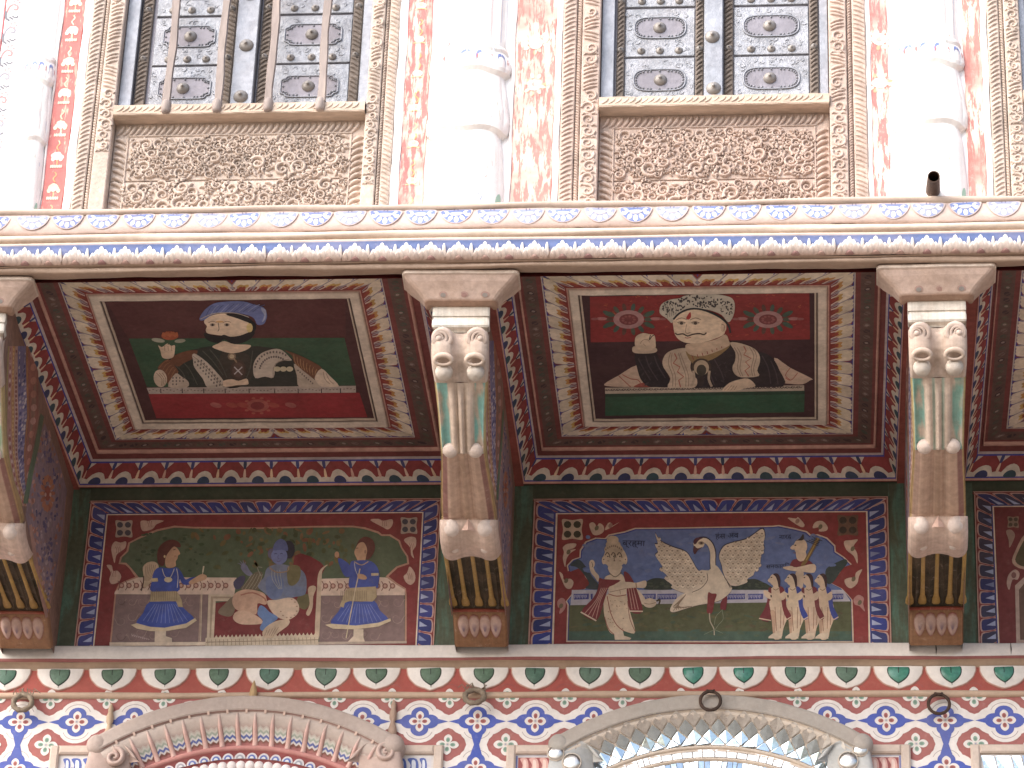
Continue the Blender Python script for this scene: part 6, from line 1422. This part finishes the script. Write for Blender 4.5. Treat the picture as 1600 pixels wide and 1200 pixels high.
def leafm(v, mat, glass):
    R = random.Random(v); b = MB(); b.sm = True; n = 24; g1 = R.choice(((74, 116, 96), (86, 118, 92), (70, 124, 104), (92, 126, 104))) if not glass else (52, 142, 120); c = lin(g1); dk = lin(tuple(int(q*.42) for q in g1)); pts = []
    for k in range(n):
        a = 2*pi*k/n; x = .0335*sin(a); y = .0245*cos(a)
        if y < 0: y = -abs(y)**.9*1.55*.66-(.010*(1-abs(x)/.0345)**2); x *= 1
        else: y = min(y, .010)
        pts.append((x, y+.002))
    rows = []; cs = []
    for q, h, cc in ((1.0, 0, dk), (.93, .0012, dk), (.88, .0022, c), (.45, .0034, c), (0, .004, c)): rows.append([(x*q, -.0105-h, y*q) for x, y in pts]); cs.append([cc]*n)
    b.grid(rows, cs, close=True)
    b.col = dk; b.add([(-.0014, -.0152, .009), (.0014, -.0152, .009), (.0010, -.0128, -.036), (-.0010, -.0128, -.036)], [(0, 1, 2, 3)])
    b.add([(-.0016, -.0118, -.030), (.0016, -.0118, -.030), (.0006, -.0114, -.050), (-.0004, -.0114, -.050)], [(0, 1, 2, 3)])
    me = b.mesh('green_leaf', True); me.materials.append(mat); return me
lv = [leafm(k, M['leaf'], False) for k in range(5)]; lg = leafm(9, M['leafglass'], True)
for i, x in enumerate(lx):
    o = bpy.data.objects.new('scallop', lob[i % 3]); link(o, fr); o.location = (x-fo.x, 0, -.7185-fo.z); o.scale = (1+.02*sin(i*2.1), 1, 1+.02*sin(i*3.3))
    ipx = i-4
    glass = ipx in (13, 14, 17) or ipx >= 17
    o2 = bpy.data.objects.new('green_leaf', lg if glass else lv[(i*3) % 5]); link(o2, o); o2.location = (0, 0, -.0085); o2.scale = (1+.05*sin(i*1.3), 1, 1+.06*sin(i*2.7)); o2.rotation_euler.y = .05*sin(i*5.1)

# ================================================================== PATTERNED WALL BELOW
pw = thing('patterned_wall', 'wall painted with blue and red quatrefoils outlined in white above the arches', 'painted wall', (1.1, 0, -.95)); po = Vector((1.1, 0, -.95))
PX, PZ, ZB = .1785, .155, -.8925
b = MB(); b.col = lin((168, 90, 86)); b.box((XA-po.x, -.0032, -1.6-po.z), (XB-po.x, 0, -.812-po.z)); b.build('red_ground', M['tile'], pw)
xref = at(746, 1128, 'Y', -.004).x
def quatre(cx, cz, a, lobe, tip):
    """quatrefoil with pointed shoulders: a = reach of lobes, lobe = lobe radius"""
    pts = []
    for q in range(4):
        b0 = q*pi/2; lx_, lz_ = cx+a*cos(b0)*1.06, cz+a*sin(b0)*.86
        for k in range(-5, 6):
            ang = b0+k*radians(118)/5.; pts.append((lx_+lobe*cos(ang)*1.06, lz_+lobe*sin(ang)*.9))
    return pts
def paintflower(cols, spot, name):
    p = Paint(lambda u, v, d: (u, -d, v))
    for q in range(4):
        a = q*pi/2; p.smooth([(.004*cos(a)-.004*sin(a), .004*sin(a)+.004*cos(a)), (.016*cos(a)-.0125*sin(a), .016*sin(a)+.0125*cos(a)), (.028*cos(a)-.011*sin(a), .028*sin(a)+.011*cos(a)), (.036*cos(a), .036*sin(a)), (.028*cos(a)+.011*sin(a), .028*sin(a)-.011*cos(a)), (.016*cos(a)+.0125*sin(a), .016*sin(a)-.0125*cos(a)), (.004*cos(a)+.004*sin(a), .004*sin(a)-.004*cos(a))], (224, 216, 210), 1)
        p.ell(.0165*cos(a), .0165*sin(a), .0085, .0065, spot, 2, rot=a, n=12); p.ell(.0155*cos(a), .0155*sin(a), .005, .004, tuple(int(c*.82) for c in spot), 3, rot=a, n=9)
    p.ell(0, 0, .0065, .006, (206, 196, 186), 4, n=10); p.ell(0, 0, .003, .003, (150, 150, 170), 5, n=7)
    me = p.mesh(name); me.materials.append(M['tile']); return me
fl_red = paintflower(None, (176, 92, 88), 'painted_flower'); fl_grn = paintflower(None, (128, 166, 146), 'painted_flower')
pt = Paint(lambda u, v, d: (u-po.x, -.0034-d, v-po.z)); R = random.Random(31)
RB = (58, 84, 180); RR = (160, 74, 72)
i0, i1 = -10, 11
for i in range(i0, i1):
    for j in range(0, 5):
        x = xref+i*PX; z = ZB-j*PZ; w_ = (1+R.uniform(-.03, .03))
        c = RB if R.random() < .7 else (72, 92, 176)
        down = (i % 4 == 0)
        WB = (226, 218, 212); ee = .0235
        for q in range(4): pt.ell(x+.0300*1.06*cos(q*pi/2), z+.0300*.86*sin(q*pi/2), (.0275*w_+ee)*1.06, (.0275*w_+ee)*.9, WB, 1, n=22)
        pt.poly([(x-.090, z-ee*.9), (x-.048, z-.013-ee), (x, z-.030-ee), (x+.048, z-.013-ee), (x+.090, z-ee*.9), (x+.090, z+ee*.9), (x+.048, z+.013+ee), (x, z+.030+ee), (x-.048, z+.013+ee), (x-.090, z+ee*.9)], WB, 1)
        if down: pt.poly([(x-.024-ee, z-.03), (x-.008-ee, z-PZ*.5), (x-.024-ee, z-PZ+.03), (x+.024+ee, z-PZ+.03), (x+.008+ee, z-PZ*.5), (x+.024+ee, z-.03)], WB, 1)
        for q in range(4): pt.ell(x+.0295*1.06*cos(q*pi/2), z+.0295*.86*sin(q*pi/2), .0265*w_*1.06, .0265*w_*.9, c, 3, n=20)
        pt.poly([(x-.088, z), (x-.045, z-.012), (x, z-.030), (x+.045, z-.012), (x+.088, z), (x+.045, z+.012), (x, z+.030), (x-.045, z+.012)], c, 4)
        if down: pt.poly([(x-.022, z-.03), (x-.008, z-PZ*.5), (x-.022, z-PZ+.03), (x+.022, z-PZ+.03), (x+.008, z-PZ*.5), (x+.022, z-.03)], c, 4)
        for q in range(4):                                # thin grey-violet lines inside the white band
            a0 = q*pi/2; ex, ez = x+.0295*cos(a0)*1.06, z+.0295*sin(a0)*.86
            if q in (1, 3): pt.stroke([(ex+.0405*cos(a0+k*.32)*1.02, ez+.034*sin(a0+k*.32)) for k in range(-4, 5)], .0018, (160, 140, 140), 2)
        o = bpy.data.objects.new('painted_flower', fl_red); link(o, pw); o.location = (x-po.x, -.0052, z-po.z); o.scale = (1+R.uniform(-.08, .08), 1, .98+R.uniform(-.08, .08)); o.rotation_euler.y = R.uniform(-.06, .06)
        x2 = x+PX/2; z2 = ZB+PZ/2-j*PZ
        z2m = z2
        for q in range(4):
            a0 = q*pi/2; ex, ez = x2+.0265*cos(a0)*1.06, z2m+.0265*sin(a0)*.86
            pt.stroke([(ex+.0285*cos(a0+k*.36)*1.04, ez+.0255*sin(a0+k*.36)) for k in range(-3, 4)], .0014, (150, 84, 84), 0)
        if j > 0 or True:
            o = bpy.data.objects.new('painted_flower', fl_grn); link(o, pw); o.location = (x2-po.x, -.0048, z2m-po.z); o.scale = (1+R.uniform(-.06, .06), 1, .98+R.uniform(-.06, .06)); o.rotation_euler.y = R.uniform(-.08, .08)
pt.build('quatrefoil_paint', M['tile'], pw)

# ================================================================== ARCHES
def arch_sweep(b, cx, cz, prof, a0, a1, n, R0, cols=None):
    """prof of (inward distance from the outer radius, y)"""
    rows = []; cs = []
    for k in range(n+1):
        a = radians(lerp(a0, a1, k/n)); rows.append([(cx+(R0-d)*cos(a), y+jit(a*3+d*9, .0008), cz+(R0-d)*sin(a)) for d, y in prof])
        if cols: cs.append([lin(c) for c in cols])
    b.grid(rows, cs if cols else None)
AR = .86
def arch_point(cx, cz, d, ang, y): return Vector((cx+(AR-d)*cos(ang), y, cz+(AR-d)*sin(ang)))
ZC = -.832-AR
A0, A1 = 56.5, 123.5
# left: stucco hood with ribs
xa = .362; t = thing('arch_hood', 'tan plaster arch hood with pink ribs and blue zigzags', 'arch', (xa, 0, ZC))
rim = [(-.004, 0), (-.002, -.055), (.002, -.069), (.008, -.072), (.046, -.074), (.050, -.071)]
b = MB(); b.sm = False; b.col = lin((174, 156, 145)); arch_sweep(b, 0, 0, rim, A0, A1, 60, AR); b.build('plain_rim', M['stuccocol'], t)
b = MB(); b.sm = True; cols = [(150, 104, 96), (180, 156, 146)]+[(186, 168, 156)]*3+[(180, 152, 142)]+[(164, 96, 92)]*2+[(166, 98, 94)]*2
FC = lambda d: .05+(d-.05)*.82
cove = [(FC(d_), y_) for d_, y_ in [(.050, -.0705), (.0535, -.060), (.058, -.066), (.075, -.0645), (.095, -.058), (.112, -.049), (.128, -.037), (.142, -.027), (.155, -.019), (.172, -.015)]]
arch_sweep(b, 0, 0, cove, A0, A1, 70, AR, cols); b.build('cove', M['stuccocol'], t)
def cove_y(d):
    for (d0, y0), (d1, y1) in zip(cove[2:], cove[3:]):
        if d0 <= d <= d1: return lerp(y0, y1, (d-d0)/(d1-d0))
    return -.015
nr = 16
ribm = MB(); ribm.sm = True
for k in range(nr):
    ang = radians(lerp(A0+3, A1-3, k/(nr-1)))
    b = MB(); b.sm = True; rows = []; cs = []
    for i in range(13):
        d = lerp(.057, .149, i/12); w = .0035+.0055*(i/12)**.8; P = arch_point(0, 0, d, ang, 0); nx, nz = -sin(ang), cos(ang); y = cove_y(d)
        lift = .0015+.0085*min(1, i/5)
        rows.append([(P.x+nx*w*q, y-lift*e, P.z+nz*w*q) for q, e in ((-1, 0), (-.7, .75), (0, 1), (.7, .75), (1, 0))])
        cs.append([lin(tuple(int(lerp(a, c, min(1, i/5))) for a, c in zip((186, 166, 154), (216, 172, 160))))]*5)
    b.grid(rows, cs); b.build('rib', M['stuccocol'], t)
    if k < nr-1:                                          # zigzag painted cloth between the ribs
        am = radians(lerp(A0+3, A1-3, (k+.5)/(nr-1))); hw = radians((A1-A0-6)/(nr-1))*.5
        p = Paint(lambda u, d, q, am=am, hw=hw: ((AR-FC(d))*cos(am-u*hw*.68), cove_y(FC(d))-.002-q, (AR-FC(d))*sin(am-u*hw*.68)))
        zz = [(-1, 0), (-.75, .5), (-.5, 1), (-.25, .5), (0, 0), (.25, .5), (.5, 1), (.75, .5), (1, 0)] if k % 2 else [(-1, 1), (-.75, .5), (-.5, 0), (-.25, .5), (0, 1), (.25, .5), (.5, 0), (.75, .5), (1, 1)]
        bands = ((.104, (194, 180, 168)), (.110, (200, 198, 186)), (.117, (160, 174, 158)), (.124, (212, 210, 204)), (.131, (82, 102, 172)), (.139, (212, 206, 204)), (.146, (140, 92, 76)), (.151, (164, 96, 84)))
        for (d0, c), (d1, _) in zip(bands, bands[1:]):
            am_ = .0075
            top = [(u, d0+v*am_) for u, v in zz]; bot = [(u, d1+v*am_) for u, v in zz]
            for q in range(len(zz)-1): p.poly([top[q], top[q+1], bot[q+1], bot[q]], c, 1)
        p.build('zigzag_panel', M['stuccocol'], t)
for k in range(15):                                       # little cleats bridging the groove
    ang = radians(lerp(A0+2, A1-2, (k+.5)/15)); P = arch_point(0, 0, .0535, ang, -.069); b = MB(); b.col = lin((206, 174, 156)); tx, tz = -sin(ang), cos(ang); rx, rz = cos(ang), sin(ang)
    b.add([(P.x+tx*.0035*a+rx*.006*c, -.069-e, P.z+tz*.0035*a+rz*.006*c) for a, c, e in ((-1, -1, .0), (1, -1, .0), (1, 1, .004), (-1, 1, .004))], [(0, 1, 2, 3)]); b.build('cleat', M['stuccocol'], t)
b = MB(); b.sm = True; arch_sweep(b, 0, 0, [(.146, -.016), (.148, -.023), (.154, -.027), (.161, -.023), (.163, -.016), (.192, -.014), (.194, -.009)], A0, A1, 60, AR, [(196, 126, 118)]*4+[(158, 70, 70)]*3); b.build('pink_band', M['stuccocol'], t)
for k in range(20):
    ang = radians(lerp(A0+2, A1-2, (k+.5)/20)); P = arch_point(0, 0, .190, ang, -.0155); b = MB(); tx, tz = -sin(ang), cos(ang); rx, rz = cos(ang), sin(ang)
    def half(r, h, col):
        vs = [(P.x+tx*r*cos(q)+rx*r*1.15*sin(q), -.0155-h, P.z+tz*r*cos(q)+rz*r*1.15*sin(q)) for q in [pi*i/10 for i in range(11)]]
        b.add(vs, [tuple(range(11))], [lin(col)]*11)
    half(.0175, .0015, (206, 198, 198)); half(.0120, .003, (84, 106, 176) if k % 5 else (150, 150, 160)); half(.0065, .0045, (206, 204, 206)); b.build('scallop', M['stuccocol'], t)
bm_ = MB(); bm_.sm = True; bm_.col = lin((228, 216, 212)); bm_.lathe([(.0138, 0), (.0132, .006), (.010, .010), (.005, .012), (0, .0125)], (0, 0, 0), (0, -1, 0), 16)
bead_me = bm_.mesh('bead', True); bead_me.materials.append(M['stuccocol'])
for k in range(26):
    ang = radians(lerp(A0+1, A1-1, (k+.5)/26)); o = bpy.data.objects.new('bead', bead_me); link(o, t); o.location = arch_point(0, 0, .213, ang, -.012); o.scale = (1.15, 1.2, 1.2); o.rotation_euler.y = pi/2-ang
b = MB(); b.sm = True; arch_sweep(b, 0, 0, [(.192, -.010), (.236, -.009), (.242, -.016), (.26, -.016), (.28, 0)], A0, A1, 50, AR, [(150, 74, 76)]*2+[(206, 186, 170)]*3); b.build('inner_band', M['stuccocol'], t)
def arch_jambs(t, mat, col, rimcol):
    """rounded shoulders that carry the hood down onto its side posts"""
    for s_ in (-1, 1):
        xe = AR*sin(radians(33.5)); ze = AR*cos(radians(33.5)); b = MB(); b.col = lin(col); n = 10; rows = []
        pr = [(xe-.125, ze-.055), (xe-.09, ze-.012), (xe-.05, ze+.004), (xe-.016, ze-.008), (xe+.004, ze-.030), (xe+.012, ze-.065), (xe+.020, ze-.11), (xe+.030, ze-.16), (xe+.034, ze-.5)]
        for x, z in crom(pr, False, 4): rows.append([(s_*x, 0, z), (s_*x, -.05, z), (s_*(x-.003), -.060, z-.003), (s_*(x-.012), -.066, z-.010), (s_*(x-.03), -.064, z-.022), (s_*(xe-.12), -.05, min(z-.02, ze-.03)), (s_*(xe-.125), -.004, min(z-.02, ze-.03))])
        b.sm = True; b.grid(rows); b.build('shoulder', mat, t)
        c = MB(); c.sm = True; c.col = lin(rimcol); q = arch_point(0, 0, .024, radians(90-s_*33.2), -.052); c.lathe([(.034, -.05), (.034, .004), (.031, .013), (.024, .021), (.012, .026), (0, .027)], q, (0, -1, 0), 20); c.build('rim_stop', M['stuccocol'], t)
arch_jambs(t, M['stuccocol'], (182, 156, 144), (176, 156, 145))
# yellow finial at the crown and scrolled shoulders
b = MB(); b.sm = True; b.col = lin((196, 160, 104)); P = at(396, 1080, 'Y', -.03)-Vector((xa, 0, ZC))
b.lathe([(.004, -.045), (.007, -.040), (.011, -.022), (.0125, -.006), (.009, .012), (.005, .026), (.0015, .036)], P, (0, 0, 1), 12); b.build('crown_bud', M['stuccocol'], t)

def finial(label, px, y0, y1, col):
    P = at(px, y1, 'Y', -.012); Q = at(px, y0, 'Y', -.012); h = Q.z-P.z
    b = MB(); b.sm = True; b.col = lin(col); b.lathe([(.011, 0), (.013, .05*h), (.009, .12*h), (.007, .25*h), (.013, .34*h), (.0145, .44*h), (.009, .54*h), (.006, .60*h), (.011, .66*h), (.0115, .76*h), (.007, .84*h), (.009, .9*h), (.003, h)], P, (0, 0, 1), 14)
    tag(b.build('plaster_finial', M['stuccocol']), label, 'finial', 'small plaster finials beside the tan arch')
finial('small plaster finial at the left shoulder of the tan arch', 166, 1100, 1182, (188, 160, 128))
finial('small plaster finial at the right shoulder of the tan arch', 611, 1094, 1178, (178, 146, 124))
for s, (px, py) in ((-1, (178, 1182)), (1, (604, 1174))):  # scrolled shoulders of the tan arch
    P = at(px, py, 'Y', -.07)-Vector((xa, 0, ZC)); b = MB(); b.sm = True; b.col = lin((194, 166, 154))
    spiral(b, P.x, P.z, .030, 1.5, pi/2, s, .0085, .014, lambda x, z, h: (x, -.063-h, z), 22); b.build('shoulder_scroll', M['stuccocol'], t)
# right: arch faced with pieces of mirror
xm = 1.786; t = thing('mirror_arch', 'arch hood faced with pieces of old mirror set in pale joints', 'arch', (xm, 0, ZC)); R = random.Random(77)
b = MB(); b.sm = False; b.col = lin((166, 157, 147)); arch_sweep(b, 0, 0, rim, A0, A1, 60, AR); b.build('plain_rim', M['stuccocol'], t)
bed = [(.050, -.0685), (.0535, -.060), (.058, -.063), (.066, -.057), (.076, -.048), (.086, -.040), (.097, -.0335), (.108, -.029), (.120, -.0265), (.134, -.0255), (.148, -.0260), (.160, -.0275), (.172, -.0295)]
b = MB(); b.sm = True; b.col = lin((206, 190, 172)); arch_sweep(b, 0, 0, bed, A0, A1, 70, AR); b.build('joint_bed', M['stuccocol'], t)
def by(d):
    for (d0, y0), (d1, y1) in zip(bed[2:], bed[3:]):
        if d0 <= d <= d1: return lerp(y0, y1, (d-d0)/(d1-d0))
    return -.063 if d < .06 else -.0295
def piece(corners, mat, name, tilt=.05):
    """mirror chip: corners (angle, d); slightly tilted, with a thin edge"""
    b = MB(); c0 = sum(a for a, d in corners)/len(corners); d0 = sum(d for a, d in corners)/len(corners); ta, td = R.uniform(-tilt, tilt), R.uniform(-tilt, tilt); n = len(corners)
    f = []; e = []
    for a, d in corners:
        y = by(d)-.0042+ta*(a-c0)*AR+td*(d-d0); f.append(((AR-d)*cos(a), y, (AR-d)*sin(a))); e.append(((AR-d)*cos(a), y+.004, (AR-d)*sin(a)))
    cy = by(d0)-.0046
    b.add(f+e, [tuple(range(n))]+[(k, (k+1) % n, n+(k+1) % n, n+k) for k in range(n)]); b.build(name, mat, t)
def rounded(a, d, ha, hd, lobed=.16):
    """diamond with softened tips"""
    q = lobed; return [(a+ha*(1-q), d-hd*q*.6), (a+ha*(1-q), d+hd*q*.6), (a+ha*q*.6, d+hd*(1-q)), (a-ha*q*.6, d+hd*(1-q)), (a-ha*(1-q), d+hd*q*.6), (a-ha*(1-q), d-hd*q*.6), (a-ha*q*.6, d-hd*(1-q)), (a+ha*q*.6, d-hd*(1-q))]
nd_ = 17; da = radians(A1-A0-4)/nd_
for k in range(nd_):
    for row in range(4):
        a = radians(A0+2)+da*(k+.5+(.5 if row % 2 else 0)); d = .0705+row*.0267
        piece(rounded(a, d, da*.485, .0252) if row < 3 else [q for q in rounded(a, d-.002, da*.485, .0252) if q[1] < .1555], M['mirror'] if row else M['mirrordusty'], 'mirror_piece', .02 if row == 0 else .075)
b = MB(); b.sm = True; b.col = lin((214, 196, 176)); arch_sweep(b, 0, 0, [(.153, -.026), (.156, -.036), (.161, -.038), (.164, -.032), (.166, -.024), (.192, -.021), (.193, -.030), (.1975, -.031), (.199, -.020), (.3, -.017)], A0, A1, 60, AR); b.build('pale_joint', M['stuccocol'], t)
_by = by; by = lambda d: (-.0245 if d < .196 else -.0205) if d > .164 else _by(d)
a = radians(A0+2)
while a < radians(A1-3):
    w = R.uniform(.026, .056)
    piece([(a, .1665), (a+w-.0042, .1665), (a+w-.0042, .1905), (a, .1905)], M['mirrordusty'], 'mirror_strip', .03); a += w
a = radians(A0+2); rowd = .202
for row in range(3):
    a = radians(A0+2)+R.uniform(0, .03)
    while a < radians(A1-2):
        w = R.uniform(.020, .034); j = lambda: R.uniform(-.003, .003)
        piece([(a, rowd+.001), (a+w-.0035, rowd+.001+j()), (a+w-.0035+j()*.5, rowd+.024), (a+j(), rowd+.024+j())], M['mirror'], 'mirror_chip', .10); a += w
    rowd += .0275
for s, lst in ((-1, ((868, 1176, .024), (893, 1190, .027))), (1, ((1344, 1170, .022), (1325, 1188, .028)))):
    for px, py, r in lst:                                 # larger lobes at the shoulders
        P = at(px, py, 'Y', -.07)-Vector((xm, 0, ZC)); b = MB(); b.sm = True; b.lathe([(r, 0), (r*.97, .003), (r*.7, .0055), (r*.3, .0065), (0, .0068)], (P.x, -.066, P.z), (0, -1, 0), 18); b.build('mirror_lobe', M['mirrordusty'], t)
        b = MB(); b.col = lin((206, 190, 172)); b.lathe([(r*1.12, .0), (r*1.1, .004), (r, .005)], (P.x, -.0645, P.z), (0, -1, 0), 18); b.build('joint_ring', M['stuccocol'], t)

arch_jambs(t, M['stuccocol'], (182, 184, 182), (168, 161, 152))
# ---- framed niches flanking the arches
def niche(label, x0, x1, kind, seed):
    R = random.Random(seed); O = Vector(((x0+x1)/2, 0, -1.1)); t = thing('framed_panel', label, 'framed panel', O, group='small framed panels between the arches'); w = (x1-x0)/2; z1 = at(800, 1163, 'Y', -.02).z-O.z
    b = MB(); b.col = lin((206, 186, 170)); fwid = .028
    for (a, c, e, f) in ((-w, -w+fwid, -.4, z1), (w-fwid, w, -.4, z1), (-w+fwid+.0002, w-fwid-.0002, z1-fwid, z1)):
        b.bevbox((a, -.020, e), (c, .0, f), .005)
    b.build('frame', M['stuccocol'], t)
    b = MB(); b.col = lin((212, 206, 202)); b.box((-w+.01, -.006, -.4), (w-.01, 0, z1-.01)); b.build('backing', M['tile'], t)
    if kind == 'mirror':
        x = -w+fwid+.004
        while x < w-fwid-.02:
            q = R.uniform(.03, .05); b = MB(); h = R.uniform(.08, .1); ty = R.uniform(-.002, .002)
            b.add([(x, -.009+ty, z1-fwid-.006), (x+q-.005, -.009-ty, z1-fwid-.008), (x+q+.012, -.008, z1-fwid-h), (x+.012, -.010+ty, z1-fwid-h+.01)], [(0, 1, 2, 3)]); b.build('mirror_piece', M['mirror'], t); x += q
        return
    p = Paint(lambda u, v, d: (u, -.0062-d, v)); zi = z1-fwid
    c0, c1 = ((72, 98, 176), (150, 172, 214)) if kind == 'blue' else ((158, 72, 72), (214, 160, 148))
    p.poly([(-w+fwid+.008, -.4), (w-fwid-.008, -.4), (w-fwid-.008, zi-.01), (-w+fwid+.008, zi-.01)], (206, 202, 206) if kind == 'blue' else (156, 70, 72), 1)
    if kind != 'blue': p.stroke([(-w+fwid+.004, -.4), (-w+fwid+.004, zi-.005), (w-fwid-.004, zi-.005), (w-fwid-.004, -.4)], .005, (110, 116, 176), 2, sm=False)
    x = -w+fwid+.014
    while x < w-fwid-.02:
        q = R.uniform(.018, .028); p.smooth([(x, zi-.014), (x+q, zi-.014), (x+q*1.3, zi-.045), (x+q*.9, zi-.075), (x+q*.2, zi-.06), (x+q*.4, zi-.035)], c0 if kind == 'blue' else c1, 2); p.smooth([(x+q*.5, zi-.02), (x+q*.9, zi-.022), (x+q*.95, zi-.05), (x+q*.6, zi-.055)], (216, 220, 230) if kind == 'blue' else (228, 196, 184), 3); x += q*1.35
    p.build('painted_panel', M['tile'], t)
X = lambda px: at(px, 1185, 'Y', -.015).x
niche('small framed panel with blue brushwork left of the tan arch', X(77), X(200), 'blue', 1)
niche('small framed panel with blue brushwork right of the tan arch', X(596), X(692), 'blue', 2)
niche('small framed panel with pink leaves left of the mirror arch', X(791), X(884), 'red', 3)
niche('small framed panel with pink leaves right of the mirror arch', X(1338), X(1423), 'red', 4)
niche('small framed panel of mirror pieces at the right edge', X(1517), X(1640), 'mirror', 5)

# ---- iron rings
def ring(label, px, py, wpx, hpx, mat, wrapped, yb):
    P = at(px, py, 'Y', yb-.02); r = wpx*.00221*.5-.0055; O = Vector((P.x, yb, P.z+r*.95))
    t = thing('hanging_ring', label, 'ring', O, group='old rings fixed under the leaf frieze')
    tilt = radians(60)-math.asin(min(.866, hpx/wpx))
    b = MB(); b.sm = True; pts = []; rr = []
    n = 26
    for k in range(n):
        a = 2*pi*k/n; x = r*cos(a); z = r*sin(a)-r*.95; pts.append((x, -.018+z*sin(tilt)-(.002 if not wrapped else .004), z*cos(tilt)))
        rr.append((.0052 if not wrapped else .0085)*(1+(.10 if not wrapped else .16)*sin(k*4.3)))
    b.tube(pts, rr, 9, close=True); b.build('ring', mat, t)
    b = MB(); b.sm = True; b.tube([(-.009, .0, .010), (-.010, -.016, .006), (-.004, -.026, .0), (.004, -.026, .0), (.010, -.016, .006), (.009, 0, .010)], .0048, 8); b.build('staple', mat, t)
    if wrapped:
        b = MB(); b.sm = True; R = random.Random(int(px))
        for k in range(9):
            x = R.uniform(-.03, .03); b.tube([(x, -.02, .004), (x*1.2+R.uniform(-.01, .01), -.03, .012+R.uniform(-.004, .01)), (x*1.5+R.uniform(-.012, .012), -.024, R.uniform(-.004, .02))], .0016, 5)
        b.build('cord_ends', M['rope'], t)
ring('cord wrapped ring at the left edge under the frieze', 36, 1099, 31, 24, M['rope'], True, -.014)
ring('cord wrapped ring under the frieze below the middle bracket', 742, 1092, 32, 19, M['rope'], True, -.014)
ring('dark iron ring hanging in front of the mirror arch crown', 1110, 1095, 33, 30, M['iron'], False, -.072)
ring('rusty iron ring hanging under the frieze below the right bracket', 1467, 1100, 34, 29.4, M['iron'], False, -.014)
